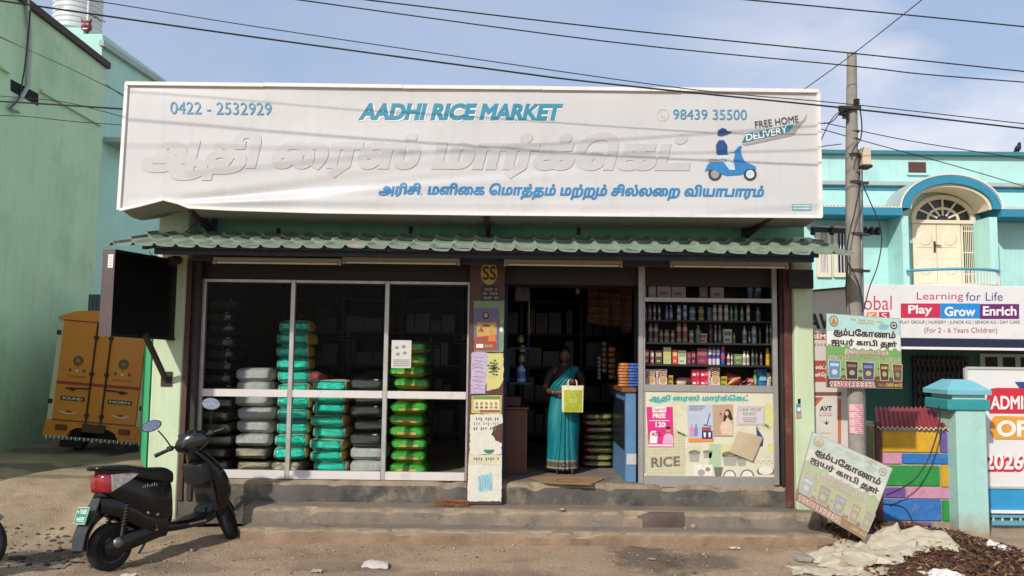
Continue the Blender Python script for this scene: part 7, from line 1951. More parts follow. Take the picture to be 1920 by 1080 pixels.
# swing arm cover, hub motor cover, shock absorber, foot rests
mb = MB(); mb.loft(tl([ring(*k, 0.6, 14, -0.10) for k in ((-0.74, 0.02, 0.18, 0.25), (-0.66, 0.036, 0.13, 0.30), (-0.45, 0.038, 0.17, 0.33), (-0.2, 0.038, 0.21, 0.36), (-0.08, 0.03, 0.25, 0.36))]), BGL); part(mb, 'swing_arm', SCO, 50)
mb = MB(); mb.lathe([(0.0, 0.03), (0.03, 0.028), (0.045, 0.01), (0.05, 0)], STEEL, 18, TM @ Matrix.Translation((-0.62, -0.13, 0.25)) @ Matrix.Rotation(R(90), 4, 'X')); part(mb, 'axle_cover', SCO, 50)
for sy in (-1, 1):
    mb = MB(); a_, b_ = Vector((-0.58, sy * 0.115, 0.3)), Vector((-0.5, sy * 0.115, 0.62)); mb.tube([TM @ a_, TM @ b_], 0.016, BMT, 10)
    hel = [TM @ (a_ + (b_ - a_) * (0.25 + 0.7 * i / 70) + Vector((0.027 * math.cos(i * .72), 0.027 * math.sin(i * .72), 0))) for i in range(71)]
    mb.tube(hel, 0.006, BLK, 6); part(mb, 'shock_absorber', SCO, 60)
sloft('floor_board', [(-0.16, 0.13, 0.25, 0.345), (-0.05, 0.155, 0.235, 0.335), (0.15, 0.16, 0.23, 0.325), (0.33, 0.155, 0.24, 0.345), (0.44, 0.13, 0.26, 0.38)], BGL)
sloft('battery_case', [(-0.74, 0.075, 0.50, 0.68), (-0.6, 0.115, 0.455, 0.66), (-0.42, 0.135, 0.33, 0.62), (-0.3, 0.145, 0.22, 0.56), (-0.12, 0.145, 0.20, 0.45)], BGL)
mb = MB()
for i in range(12):
    x_ = 0.10 + i * 0.017
    mb.add([TM @ Vector((x_, -0.1615, 0.27)), TM @ Vector((x_ + 0.011, -0.1615, 0.272)), TM @ Vector((x_ + 0.012, -0.1612, 0.29)), TM @ Vector((x_ + 0.002, -0.1612, 0.288 + 0.004 * (i % 2)))], [(0, 1, 2, 3)], GRP)
part(mb, 'side_script', SCO)
for x_, z_ in ((-0.33, 0.47), (-0.235, 0.44)):
    mb = MB(); mb.lathe([(0, 0.02), (0.018, 0.018), (0.026, 0.0), (0.0, 0.0)], CHROME, 16, TM @ Matrix.Translation((x_, -0.14, z_)) @ Matrix.Rotation(R(90), 4, 'X')); part(mb, 'chrome_cap', SCO, 40)
mb = MB(); mb.tube([TM @ Vector((-0.24, -0.13, 0.35)), TM @ Vector((-0.28, -0.2, 0.30))], 0.013, CHROME, 8); part(mb, 'foot_peg', SCO, 50)
mb = MB(); mb.tube([TM @ Vector((-0.12, 0.1, 0.26)), TM @ Vector((-0.16, 0.27, 0.035)), TM @ Vector((-0.2, 0.31, 0.03))], 0.012, BLK, 8); part(mb, 'side_stand', SCO, 50)
# small pale script on the tail
mb = MB()
for i in range(7):
    x_ = -0.40 + i * 0.024; h_ = 0.018 + 0.008 * (i % 3)
    mb.add([TM @ Vector((x_, -0.1715, 0.70)), TM @ Vector((x_ + 0.013, -0.1718, 0.698)), TM @ Vector((x_ + 0.015, -0.1718, 0.70 + h_)), TM @ Vector((x_ + 0.004, -0.1715, 0.70 + h_))], [(0, 1, 2, 3)], GRP)
part(mb, 'tail_script', SCO)
# leg shield, glove box, front apron
def rz_(z, x0, x1, yh, e=0.6): return ringz(z, x0, x1, yh, e)
sloft('leg_shield', [(0.30, 0.46, 0.57, 0.12), (0.40, 0.45, 0.61, 0.155), (0.52, 0.43, 0.635, 0.185), (0.64, 0.40, 0.61, 0.195), (0.78, 0.35, 0.53, 0.185), (0.90, 0.285, 0.43, 0.14), (0.965, 0.26, 0.37, 0.085)], BGL, fn=rz_)
mb = MB(); mb.box(-0.07, 0.06, -0.155, 0.155, -0.105, 0.105, BMT, 0.02, TM @ Matrix.Translation((0.345, 0, 0.745)) @ Matrix.Rotation(R(-14), 4, 'Y'), 3); part(mb, 'glove_box', SCO, 40)
mb = MB(); mb.box(-0.03, 0.02, -0.145, 0.145, -0.16, 0.16, BMT, 0.02, TM @ Matrix.Translation((0.43, 0, 0.5)) @ Matrix.Rotation(R(-10), 4, 'Y'), 2); part(mb, 'inner_panel', SCO, 40)
mb = MB(); mb.lathe([(0, 0.012), (0.022, 0.01), (0.027, 0), (0, 0)], M('reflector_red', '9a3020', 0.2, coat=.4), 16, TM @ Matrix.Translation((0.475, -0.178, 0.72)) @ Matrix.Rotation(R(100), 4, 'X')); part(mb, 'reflector', SCO, 40)
sloft('lower_apron', [(0.36, 0.11, 0.27, 0.40), (0.5, 0.13, 0.33, 0.55), (0.6, 0.10, 0.42, 0.58)], BGL)
mb = MB(); mb.cyl(TM @ Vector((0.33, 0, 0.93)), TM @ Vector((0.30, 0, 1.0)), 0.045, 0.05, BMT, 16); part(mb, 'steering_neck', SCO, 50)
# handlebar group, turned left
HM = ST
mb = MB()
def cow(t, a):
    y_ = 0.175 * math.sin(t); r_ = math.cos(t)
    x_ = 0.30 + 0.02 + r_ * 0.115 * math.cos(a) * (1.0 if math.cos(a) > 0 else 0.75); z_ = 1.075 + r_ * 0.105 * math.sin(a) * (1.0 if math.sin(a) > 0 else 1.05) - 0.02 * abs(math.sin(t))
    return HM @ Vector((x_, y_, z_))
mb.grid(lambda s, t: cow(-math.pi / 2 + math.pi * t, 2 * math.pi * s), 28, 16, M('cowl_gloss', '1a1a1c', 0.22, spec=.6, coat=.5))
hc = part(mb, 'handlebar_cowl', SCO, 180)
mb = MB(); mb.grid(lambda s, t: HM @ Vector((0.235 + 0.01 * math.sin(s * 3), 0.09 - 0.18 * s, 1.11 + 0.055 * t)), 8, 3, M('meter_glass', '20262c', 0.08, coat=.6)); part(mb, 'meter', hc)
for sy in (-1, 1):
    mb = MB(); mb.tube([HM @ Vector((0.31, sy * 0.13, 1.075)), HM @ Vector((0.285, sy * 0.22, 1.07)), HM @ Vector((0.25, sy * 0.36, 1.055))], 0.0125, RIM, 10); part(mb, 'handlebar', SCO, 50)
    mb = MB(); mb.tube([HM @ Vector((0.277, sy * 0.245, 1.067)), HM @ Vector((0.25, sy * 0.362, 1.055))], [0.0185, 0.02], VINYL, 12); part(mb, 'grip', SCO, 50)
    mb = MB(); mb.box(-0.03, 0.03, -0.03, 0.03, -0.025, 0.025, BMT, 0.01, HM @ Matrix.Translation((0.288, sy * 0.21, 1.075))); part(mb, 'switch_box', SCO, 40)
    mb = MB(); mb.tube([HM @ Vector((0.315, sy * 0.2, 1.075)), HM @ Vector((0.34, sy * 0.26, 1.065)), HM @ Vector((0.31, sy * 0.36, 1.05))], [0.008, 0.008, 0.006], RIM, 8); part(mb, 'brake_lever', SCO, 50)
    if sy > 0: m0, m1, mc = HM @ Vector((0.30, 0.20, 1.085)), P(297, 808, 7.76), P(284, 799, 7.72)
    else: m0, m1, mc = HM @ Vector((0.30, -0.20, 1.10)), P(400, 762, 8.02), P(396, 757, 8.02)
    mb = MB(); mb.tube(smoothpath([m0, m0 * 0.5 + m1 * 0.5 + Vector((0, 0, 0.01)), m1], 4), 0.007, BLK, 8); mi_ = part(mb, 'mirror_stalk', SCO, 50)
    fm = Matrix.Translation(mc) @ Matrix.Rotation(R(-14 if sy > 0 else 6), 4, 'Y') @ Matrix.Rotation(R(58 if sy > 0 else 84), 4, 'X')
    mb = MB(); mb.lathe([(0.0, -0.02), (0.07, -0.016), (0.1, 0.0), (0.098, 0.006), (0.088, 0.0062)], BGL, 28, fm @ Matrix.Diagonal((1, 0.62, 1, 1))); mh = part(mb, 'mirror_shell', mi_, 40)
    mb = MB(); mb.lathe([(0.0, 0.0066), (0.0885, 0.0066)], M('mirror_glass', 'c9d2dd', 0.03, 1.0), 28, fm @ Matrix.Diagonal((1, 0.62, 1, 1))); part(mb, 'mirror_glass', mi_)
mb = MB()
for k in range(3): mb.tube([HM @ Vector(p) for p in smoothpath([(0.30, 0.16 - k * .12, 1.05), (0.36, 0.12 - k * .1, 0.98), (0.36, 0.03, 0.9)], 4)], 0.006, BLK, 6)
part(mb, 'cable', SCO, 60)

# ================================================================== motorcycle front wheel at the left frame edge
mc_ = G(-66, 1090, 0.0)
MO = thing('motorcycle', 'parked motorcycle of which only the tyre edge shows at bottom left', 'motorcycle', (mc_.x, mc_.y, 0))
mt_ = Matrix.Translation((mc_.x, mc_.y, 0.30)) @ Matrix.Rotation(R(20), 4, 'Z') @ Matrix.Rotation(R(90), 4, 'X')
mb = MB(); mb.lathe([(0.22, -0.04), (0.26, -0.05), (0.29, -0.035), (0.30, 0), (0.29, 0.035), (0.26, 0.05), (0.22, 0.04)], TYRE, 40, mt_); mw = part(mb, 'wheel', MO, 50)
mb = MB(); mb.lathe([(0.20, -0.03), (0.225, -0.04), (0.225, 0.04), (0.20, 0.03)], RIM, 32, mt_)
for k in range(6): mb.bar(mt_ @ Vector((0, 0, 0)), mt_ @ Vector((0.21 * math.cos(R(60 * k)), 0.21 * math.sin(R(60 * k)), 0)), 0.03, 0.02, RIM)
part(mb, 'rim', mw, 50)
mb = MB(); q_ = mt_ @ Vector((0, 0, 0))
for s_ in (-0.07, 0.07): mb.tube([mt_ @ Vector((0, 0, s_)), mt_ @ Vector((-0.25, 0.6, s_ * .8))], 0.022, RIM, 10)
part(mb, 'fork', MO, 50)
mb = MB(); secs = []
for k in range(12):
    a = R(40 + 100 * k / 11); secs.append([mt_ @ Vector((r_ * math.cos(a), r_ * math.sin(a), w_)) for r_, w_ in ((0.33, -0.06), (0.345, 0), (0.33, 0.06), (0.325, 0.06), (0.338, 0), (0.325, -0.06))])
mb.loft(secs, M('red_mudguard', '5c1418', 0.3, coat=.4)); part(mb, 'mudguard', MO, 60)
mv = lambda x, y, z: mt_ @ Vector((x, y, z))
mb = MB(); mb.loft([[mv(x_, y_ + h_ * math.sin(2 * math.pi * k / 14), w_ * math.cos(2 * math.pi * k / 14)) for k in range(14)] for x_, y_, h_, w_ in ((-0.28, 0.5, 0.06, 0.06), (-0.4, 0.53, 0.12, 0.13), (-0.6, 0.52, 0.12, 0.14), (-0.78, 0.47, 0.06, 0.09))], BGL); part(mb, 'tank', MO, 60)
mb = MB(); mb.loft([[mv(x_, y_ + h_ * math.sin(2 * math.pi * k / 14), w_ * math.cos(2 * math.pi * k / 14)) for k in range(14)] for x_, y_, h_, w_ in ((-0.74, 0.48, 0.04, 0.09), (-1.0, 0.47, 0.05, 0.13), (-1.4, 0.52, 0.045, 0.1))], VINYL); part(mb, 'seat', MO, 60)
mb = MB(); mb.sph(mv(-0.62, 0.12, 0), 0.2, 0.14, 0.17, RIM, 14, 10, e=.7); part(mb, 'engine', MO, 50)
mb = MB()
for q in (((-0.27, 0.5, 0), (-0.55, 0.0, 0)), ((-0.55, 0.0, 0), (-0.9, 0.05, 0)), ((-0.9, 0.05, 0), (-0.8, 0.45, 0)), ((-0.3, 0.46, 0), (-1.35, 0.42, 0)), ((-0.9, 0.05, 0.07), (-1.28, 0, 0.07)), ((-0.9, 0.05, -0.07), (-1.28, 0, -0.07)), ((-1.28, 0, 0.1), (-1.18, 0.42, 0.1)), ((-1.28, 0, -0.1), (-1.18, 0.42, -0.1))): mb.tube([mv(*q[0]), mv(*q[1])], 0.02, BLK, 8)
part(mb, 'frame', MO, 50)
mb = MB(); mb.tube([mv(-0.32, 0.66, -0.33), mv(-0.24, 0.62, -0.1), mv(-0.24, 0.62, 0.1), mv(-0.32, 0.66, 0.33)], 0.014, RIM, 8); part(mb, 'handlebar', MO, 50)
mb = MB(); mb.lathe([(0.0, -0.1), (0.06, -0.08), (0.085, 0.0), (0.0, 0.012)], CLEARL, 18, mt_ @ Matrix.Translation((-0.13, 0.5, 0)) @ Matrix.Rotation(R(90), 4, 'Y')); part(mb, 'headlight', MO, 50)
m2_ = mt_ @ Matrix.Translation((-1.28, 0, 0)); mb = MB(); mb.lathe([(0.22, -0.04), (0.26, -0.05), (0.29, -0.035), (0.30, 0), (0.29, 0.035), (0.26, 0.05), (0.22, 0.04)], TYRE, 32, m2_); mw2 = part(mb, 'wheel', MO, 50)
mb = MB(); mb.lathe([(0.20, -0.03), (0.225, -0.04), (0.225, 0.04), (0.20, 0.03)], RIM, 32, m2_)
for k in range(6): mb.bar(m2_ @ Vector((0, 0, 0)), m2_ @ Vector((0.21 * math.cos(R(60 * k)), 0.21 * math.sin(R(60 * k)), 0)), 0.03, 0.02, RIM)
part(mb, 'rim', mw2, 50)

# ================================================================== woman in the doorway
WX, WYY = 0.655, 9.80
PS = thing('person', 'woman in a teal saree standing in the doorway holding a green bag', 'person', (WX, WYY, ZF + 0.012))
SKN = M('skin_brown', '5a3a2b', 0.55, var=0.06, vs=9)
def wp(x, y, z): return Vector((WX + x, WYY + y, ZF + 0.012 + z))
def skinned(verts, edges, radii, sub=2, root=0):
    me = bpy.data.meshes.new('figure_source'); me.from_pydata([v[:] for v in verts], edges, [])
    o = bpy.data.objects.new('figure_source', me); COL.objects.link(o)
    sm = o.modifiers.new('skin', 'SKIN'); sm.use_smooth_shade = True
    for i, r_ in enumerate(radii):
        sv = me.skin_vertices[0].data[i]; sv.radius = r_ if isinstance(r_, tuple) else (r_, r_); sv.use_root = (i == root)
    ss = o.modifiers.new('sub', 'SUBSURF'); ss.levels = sub; ss.render_levels = sub
    dg = bpy.context.evaluated_depsgraph_get(); dg.update()
    m2 = bpy.data.meshes.new_from_object(o.evaluated_get(dg))
    vs = [v.co.copy() for v in m2.vertices]; fs = [tuple(p.vertices) for p in m2.polygons]
    bpy.data.objects.remove(o); bpy.data.meshes.remove(me); bpy.data.meshes.remove(m2)
    return vs, fs
# she faces the street (-y); her right hand is at -x in the picture
V, E_, RD = [], [], []
def node(x, y, z, r_, par=None):
    V.append(wp(x, y, z)); RD.append(r_)
    if par is not None: E_.append((par, len(V) - 1))
    return len(V) - 1
pel = node(0, 0.0, 0.80, (0.135, 0.10))
sp1 = node(0, 0.0, 0.95, (0.115, 0.09), pel)
sp2 = node(0, -0.005, 1.10, (0.125, 0.10), sp1)
chs = node(0, 0.005, 1.20, (0.12, 0.085), sp2)
nk0 = node(0, 0.01, 1.275, (0.05, 0.05), chs)
nk1 = node(-0.005, -0.01, 1.335, (0.045, 0.045), nk0)
for sx_ in (-1, 1):
    hp = node(sx_ * 0.085, 0, 0.74, 0.088, pel); kn = node(sx_ * 0.085, -0.01, 0.41, 0.055, hp); an = node(sx_ * 0.08, 0.01, 0.06, 0.032, kn); ft = node(sx_ * 0.09, -0.11, 0.03, (0.036, 0.02), an); node(sx_ * 0.092, -0.16, 0.022, (0.034, 0.014), ft)
def arm(sx_, el, wr, palm, fdir, up, nseg):
    sh = node(sx_ * 0.145, 0.01, 1.215, 0.056, chs)
    e1 = node(*el, 0.040, sh); w1 = node(*wr, 0.025, e1)
    p1 = node(*palm, (0.032, 0.018), w1)
    pv = Vector(palm); fd = Vector(fdir).normalized(); side = Vector(up).normalized()
    curl = fd.cross(side).normalized()
    for k, (off, L_) in enumerate(((-0.03, 0.058), (-0.01, 0.068), (0.01, 0.063), (0.03, 0.048))):
        b_ = pv + side * off + fd * 0.035; q1 = node(*b_, 0.009, p1)
        c1 = b_ + fd * L_ * 0.5 + curl * 0.008 * nseg; q2 = node(*c1, 0.0085, q1)
        c2 = c1 + fd * L_ * 0.28 + curl * 0.028 * nseg; q3 = node(*c2, 0.0075, q2)
    tb = pv - side * 0.034 - fd * 0.01; t1 = node(*tb, 0.011, p1); t2 = node(*(tb - side * 0.022 + fd * 0.03 + curl * 0.012 * nseg), 0.0095, t1); node(*(tb - side * 0.024 + fd * 0.055 + curl * 0.022 * nseg), 0.008, t2)
# right arm: elbow out, forearm level towards the bag; left arm reaches down over the bag top
arm(-1, (-0.245, 0.02, 0.98), (-0.13, -0.17, 0.955), (-0.075, -0.2, 0.965), (1, -0.35, 0.05), (0, 0.1, 1), 1)
arm(1, (0.225, 0.01, 0.99), (0.13, -0.17, 1.03), (0.10, -0.215, 1.035), (-0.75, -0.5, -0.45), (-0.3, -0.5, 0.9), 1)
vs, fs = skinned(V, E_, RD)
body = MB(); body.add(vs, fs, SKN)
# head: a shaped surface with brow, nose, lips, chin, tilted down to the bag
hm_ = Matrix.Translation(wp(-0.005, -0.012, 1.40)) @ Matrix.Rotation(R(12), 4, 'Z') @ Matrix.Rotation(R(14), 4, 'X')
def head(s, t):
    a = 2 * math.pi * s; b = -math.pi / 2 + math.pi * t
    d_ = Vector((math.sin(a) * math.cos(b), -math.cos(a) * math.cos(b), math.sin(b)))
    p = Vector((d_.x * 0.069, d_.y * 0.085, d_.z * 0.107))
    f = max(0, -d_.y) ** 2
    if d_.z < 0: p.x *= 1 - 0.30 * (-d_.z) ** 1.5; p.y += -0.014 * f * (-d_.z)
    def bump(x0, z0, w_, h_, am): return am * f * math.exp(-((p.x - x0) / w_) ** 2 - ((p.z - z0) / h_) ** 2)
    p.y -= bump(0, -0.012, 0.011, 0.02, 0.020) + bump(0, 0.006, 0.008, 0.03, 0.008) + bump(0, -0.048, 0.022, 0.006, 0.008) + bump(0, -0.060, 0.02, 0.006, 0.008) + bump(0, -0.085, 0.02, 0.014, 0.006) + bump(0, 0.036, 0.05, 0.010, 0.005)
    for sx_ in (-1, 1): p.y += bump(sx_ * 0.03, 0.013, 0.014, 0.010, 0.010); p.y -= bump(sx_ * 0.036, -0.022, 0.018, 0.018, 0.004)
    return hm_ @ p
body.grid(head, 48, 40, SKN)
EYW = M('eye_white', 'b9b2a6', 0.3); EYB = M('eye_dark', '17110e', 0.2); LIP = M('lip_brown', '5e3130', 0.5)
for sx_ in (-1, 1):
    body.sph(hm_ @ Vector((sx_ * 0.030, -0.066, 0.012)), 0.0125, 0.011, 0.0085, EYW, 12, 8, hm_.to_3x3())
    body.sph(hm_ @ Vector((sx_ * 0.029, -0.0755, 0.0095)), 0.0055, 0.004, 0.0055, EYB, 8, 6, hm_.to_3x3())
    body.tube([hm_ @ Vector((sx_ * 0.012, -0.083, 0.031)), hm_ @ Vector((sx_ * 0.03, -0.082, 0.036)), hm_ @ Vector((sx_ * 0.046, -0.07, 0.030))], [0.002, 0.003, 0.0015], EYB, 6)
    body.sph(hm_ @ Vector((sx_ * 0.069, 0.0, -0.004)), 0.009, 0.018, 0.028, SKN, 10, 8, hm_.to_3x3())
body.tube([hm_ @ Vector((-0.02, -0.088, -0.054)), hm_ @ Vector((0, -0.096, -0.053)), hm_ @ Vector((0.02, -0.088, -0.054))], [0.002, 0.0042, 0.002], LIP, 6)
body.build('body', PS, 180)
HAIR = M('black_hair', '0c0a0a', 0.4, bump=0.3, bs=60)
def hair(s, t):
    a = 2 * math.pi * s; b = R(-38) + (math.pi / 2 - R(-38)) * t
    d_ = Vector((math.sin(a) * math.cos(b), -math.cos(a) * math.cos(b), math.sin(b)))
    front = max(0, -d_.y)
    p = Vector((d_.x * 0.0745, d_.y * 0.091, d_.z * 0.114))
    if front > 0.2 and d_.z < 0.60 - 0.15 * abs(d_.x): p *= 0.90      # the face stays free
    return hm_ @ p
mb = MB(); mb.grid(hair, 40, 24, HAIR); mb.sph(hm_ @ Vector((0, 0.095, -0.035)), 0.045, 0.035, 0.045, HAIR, 14, 10); mb.build('hair', PS, 180)
# blouse and saree
BLOU = M('dark_blouse', '1b1718', 0.7)
def shellring(z, rx, ry, n=40, oy=0.0, ox=0.0, pl=0.0, ph=0.0):
    out = []
    for k in range(n):
        a = 2 * math.pi * k / n
        out.append(wp(ox + rx * math.cos(a), oy + ry * math.sin(a), z))
    return out
mb = MB(); mb.loft([shellring(1.03, 0.145, 0.115), shellring(1.10, 0.155, 0.125), shellring(1.18, 0.155, 0.11), shellring(1.25, 0.11, 0.075), shellring(1.275, 0.075, 0.065)], BLOU, cap=False)
for sx_ in (-1, 1):
    mb.tube([wp(sx_ * 0.12, 0.01, 1.225), wp(sx_ * 0.175, 0.012, 1.17), wp(sx_ * 0.215, 0.014, 1.07)], [0.066, 0.064, 0.056], BLOU, 14, caps=False)
mb.build('blouse', PS, 60)
SAR = M('teal_silk', '10747d', 0.36, var=0.12, vs=12, bump=0.12, bs=120, spec=0.6)
SARB = M('saree_border', '14100f', 0.5, var=0.2)
SARG = M('saree_border_thread', '8a8270', 0.5)
def skirt(s, t):
    a = 2 * math.pi * s
    z = 0.035 + 0.92 * t
    front = max(0, -math.sin(a)) ** 0.7
    rx = 0.185 - 0.035 * (t ** 1.2) + 0.03 * math.exp(-((t - 0.62) / 0.25) ** 2)
    ry = 0.155 - 0.045 * t + 0.015 * math.exp(-((t - 0.62) / 0.25) ** 2)
    x = rx * math.cos(a); y = ry * math.sin(a)
    # front pleats gathered under the bag and opening towards the hem, slanting
    xx = x + 0.02 * (1 - t)
    spread = 0.35 + 0.65 * (1 - t)
    if front > 0:
        w_ = math.exp(-(xx / (0.10 * spread)) ** 2) * front
        y -= (0.016 * math.sin(xx / (0.011 * spread)) + 0.012) * w_
    # soft diagonal folds elsewhere
    y += 0.007 * math.sin(a * 5 + t * 7) * (1 - t)
    x += 0.006 * math.sin(a * 7 + t * 5) * (1 - t) - 0.02 * (1 - t) * (1 if math.cos(a) < 0 else 0.3)
    return wp(x - 0.01, y - 0.005, z)
mb = MB()
mb.grid(skirt, 180, 46, SAR, lambda i, j: (SARG if (j in (1, 5) or (1 < j < 5 and (i + j) % 3 == 0)) else SARB) if j < 6 else SAR)
mb.build('saree_skirt', PS, 180)
# pleated end drawn from the right hip across the chest to the left shoulder and down behind
def pallu(s, t):
    # s along the drape, t across it
    path = [(-0.155, -0.085, 0.90), (-0.10, -0.142, 1.02), (-0.015, -0.155, 1.12), (0.075, -0.115, 1.215), (0.115, -0.04, 1.275), (0.12, 0.06, 1.25), (0.12, 0.135, 1.1), (0.12, 0.15, 0.7)]
    n_ = len(path) - 1; u = min(s * n_, n_ - 1e-6); i = int(u); f = u - i
    c = Vector(path[i]) * (1 - f) + Vector(path[i + 1]) * f
    wd = 0.26 - 0.15 * min(1, s / 0.55)
    acr = Vector((0.62, 0.0, -0.55)) if s < 0.5 else Vector((0.9, 0, -0.2))
    o_ = (t - 0.35) * wd
    p = c + acr * o_
    curve = (abs(p.x) / 0.17) ** 2
    if s < 0.5: p.y += 0.05 * curve
    p.y -= 0.008 * math.sin(t * 26)
    return wp(*p)
mb = MB(); mb.grid(pallu, 60, 30, SAR, lambda i, j: SARB if j > 27 else SAR); mb.grid(lambda s, t: pallu(s, t) + Vector((0, 0.004, 0)), 60, 30, SAR); mb.build('saree_drape', PS, 180)
mb = MB()
for zz in (0.0, 0.006, 0.012): 
    c = wp(-0.15 + zz, -0.15, 0.957); mb.tube([c + Vector((0.006 * math.cos(R(a)), 0.028 * math.cos(R(a)), 0.028 * math.sin(R(a)))) for a in range(0, 360, 30)], 0.003, M('gold_bangle', 'b08a3a', 0.3, 0.9), 6, closed=True)
mb.build('bangles', PS, 60)
# bag she holds
BG = thing('carry_bag', 'yellow-green carry bag with cream edges held by the woman', 'bag', wp(0.06, -0.26, 0.72))
BGG = M('bag_green', 'a3ad2e', 0.6, var=0.06, vs=8, bump=0.2, bs=14); BGC = M('bag_cream', 'd8cfae', 0.65, var=0.05)
yb_ = WYY - 0.285
x0b, x1b, z0b, z1b = PB(1053, 723, 1094, 773, yb_)
def bagf(s, t):
    w_ = 1 - 0.05 * (1 - t) 
    return Vector((x0b + (x1b - x0b) * (0.5 + (s - 0.5) * w_), yb_ - 0.018 * math.sin(math.pi * s) * math.sin(math.pi * (0.15 + 0.8 * (1 - t))) + 0.004 * noise.noise(Vector((s * 6, t * 7, 2))), z0b + (z1b - z0b) * t))
mb = MB(); mb.grid(bagf, 20, 24, BGG, lambda i, j: BGC if (i < 2 or i > 18 or j > 19) else BGG); mb.grid(lambda s, t: bagf(s, t) + Vector((0.015, 0.12, 0)), 20, 24, BGG)
part(mb, 'front_panel', BG, 180)
mb = MB()
for sx_ in (0, 1): mb.grid(lambda s, t, sx_=sx_: bagf(sx_, t) * (1 - s) + (bagf(sx_, t) + Vector((0.015, 0.12, 0))) * s + Vector(((0.012 if sx_ else -0.012) * -math.sin(math.pi * s), 0, 0)), 6, 12, BGC)
mb.grid(lambda s, t: bagf(s, 0) * (1 - t) + (bagf(s, 0) + Vector((0.015, 0.12, 0))) * t, 12, 2, BGG); part(mb, 'gusset', BG, 60)
mb = MB(); mb.fr(lambda x, y: bagf(x, y) - Vector((0, 0.003, 0)), 0.32, 0.36, 0.72, 0.40, M('bag_print', 'c4c87a', 0.6))
for i in range(3): mb.fr(lambda x, y: bagf(x, y) - Vector((0, 0.004, 0)), 0.28, 0.45 + i * 0.08, 0.76 - 0.05 * i, 0.48 + i * 0.08, M('bag_print'))
part(mb, 'printing', BG)
mb = MB()
for o_ in (0, 0.12):
    a_, b_ = bagf(0.3, 1) + Vector((0, o_, -0.01)), bagf(0.7, 1) + Vector((0, o_, -0.01)); mb.tube(smoothpath([a_, a_ + Vector((0.01, (0.06 - o_) * .5, 0.07)), b_ + Vector((-0.01, (0.06 - o_) * .5, 0.07)), b_], 5), 0.006, BGC, 8)
part(mb, 'handle', BG, 60)
mb = MB(); c = (bagf(0.5, 1)) + Vector((-0.004, 0.02, 0.045)); mb.sph(c, 0.038, 0.032, 0.04, M('plum_purse', '4a2330', 0.5, var=0.4, vs=40), 14, 10, jit=0.25, seed=4)
tag(mb.build('coin_purse', None, 60), 'small plum patterned purse held at the top of the green bag', 'purse')

# ================================================================== panel boards at the right end of the shop
AVY = 8.96
AV = thing('tea_poster_board', 'tall cream tea poster board with red band beside the right pilaster', 'poster board', (P(1547, 900, AVY).x, AVY, 0.1))
CRB = M('poster_cream', 'cfc8c0', 0.6, var=0.05, vs=4, dirt='a39a88', da=0.35, ds=4, dt=0.57)
A_ = [P(1505, 549, AVY), P(1590, 541, AVY), P(1592, 900, AVY), P(1504, 900, AVY)]
mb = MB(); mb.ext(A_[::-1], (0, 0.03, 0), CRB); part(mb, 'board', AV)
mb = MB(); mb.bar(A_[0] + Vector((-.02, 0, .012)), A_[1] + Vector((.02, 0, .012)), 0.06, 0.022, MAROON); part(mb, 'top_strip', AV)
v1, v2, v3 = flat(AVY - .002), flat(AVY - .0035), flat(AVY - .005)
TRED = M('tea_red', 'a84a42', 0.6, var=0.06); TDK = M('tea_dark_green', '27352b', 0.6); TOR = M('tea_orange', 'c06f4a', 0.6)
mb = MB(); mb.ft(v1, 'AVT', 1514, 588, 1575, 617, TDK, 0.05, 0.05); mb.fr(v1, 1513, 624, 1575, 637, TRED); mb.ft(v2, 'PREMIUM', 1515, 626, 1573, 635, WHITE, 0.03)
for k in range(7): mb.fr(v1, 1521 + k * 6, 644, 1524.5 + k * 6, 649, GRP)
mb.fr(v1, 1505, 676, 1591, 716, TRED); mb.ft(v2, 'மிக ஸ்ட்ராங்', 1509, 684, 1568, 694, WHITE, 0.03); mb.ft(v2, 'என்றென்றும்', 1521, 698, 1580, 709, WHITE, 0.03)
part(mb, 'upper_printing', AV)
mb = MB(); mb.fr(v1, 1519, 735, 1578, 742, M('tea_brown', '7a5148', 0.6)); mb.fp(v1, [(1520, 745), (1544, 745), (1525, 766), (1525, 812), (1520, 812)], TRED); mb.fp(v2, [(1522, 760), (1536, 748), (1541, 747), (1524, 765)], TOR)
mb.fr(v1, 1571, 748, 1577, 832, TOR); mb.ft(v1, 'AVT', 1537, 761, 1560, 771, TDK, 0.05); mb.fr(v1, 1536, 774, 1560, 780, M('tea_pink', 'b98a84', 0.6)); mb.ft(v2, 'PREMIUM', 1537, 775, 1559, 779, WHITE, 0.02)
mb.fp(v1, [(1542, 789), (1548, 793), (1550, 786), (1551, 793), (1556, 789), (1550, 797)], TDK)
for k in range(5): mb.fr(v1, 1539 + k * 4, 811, 1541.4 + k * 4, 813, GRP)
part(mb, 'lower_printing', AV)
mb = MB(); e_, f_, g_, h_ = PB(1478, 506, 1524, 541, 8.8); mb.box(e_, f_, 8.78, 8.83, g_, h_, M('dim_sign', '241c1a', 0.7, var=0.3, vs=9)); [mb.fr(flat(8.776), 1489 + k * 3.2, 530, 1491 + k * 3.2, 533.5, M('dim_red', '6e2a28', 0.7)) for k in range(5)]
tag(mb.build('dim_notice', None), 'dim dark notice under the right end of the tiles', 'notice')
mb = MB(); st_ = flat(8.895); mb.ext([st_(*p) for p in ((1493, 758), (1501, 757), (1503, 784), (1493, 785))], (0, .002, 0), M('sticker_blue', '4a90b0', 0.5)); mb.fr(flat(8.8935), 1494, 776, 1502, 783, ORNG); mb.fr(flat(8.8935), 1495, 764, 1501, 771, WHITE); mb.ext([st_(*p) for p in ((1496, 748), (1501, 747), (1501, 756), (1496, 757))], (0, .002, 0), BLACKP)
tag(mb.build('sticker', None), 'small blue and orange bottle-shaped sticker on the right pilaster', 'sticker')
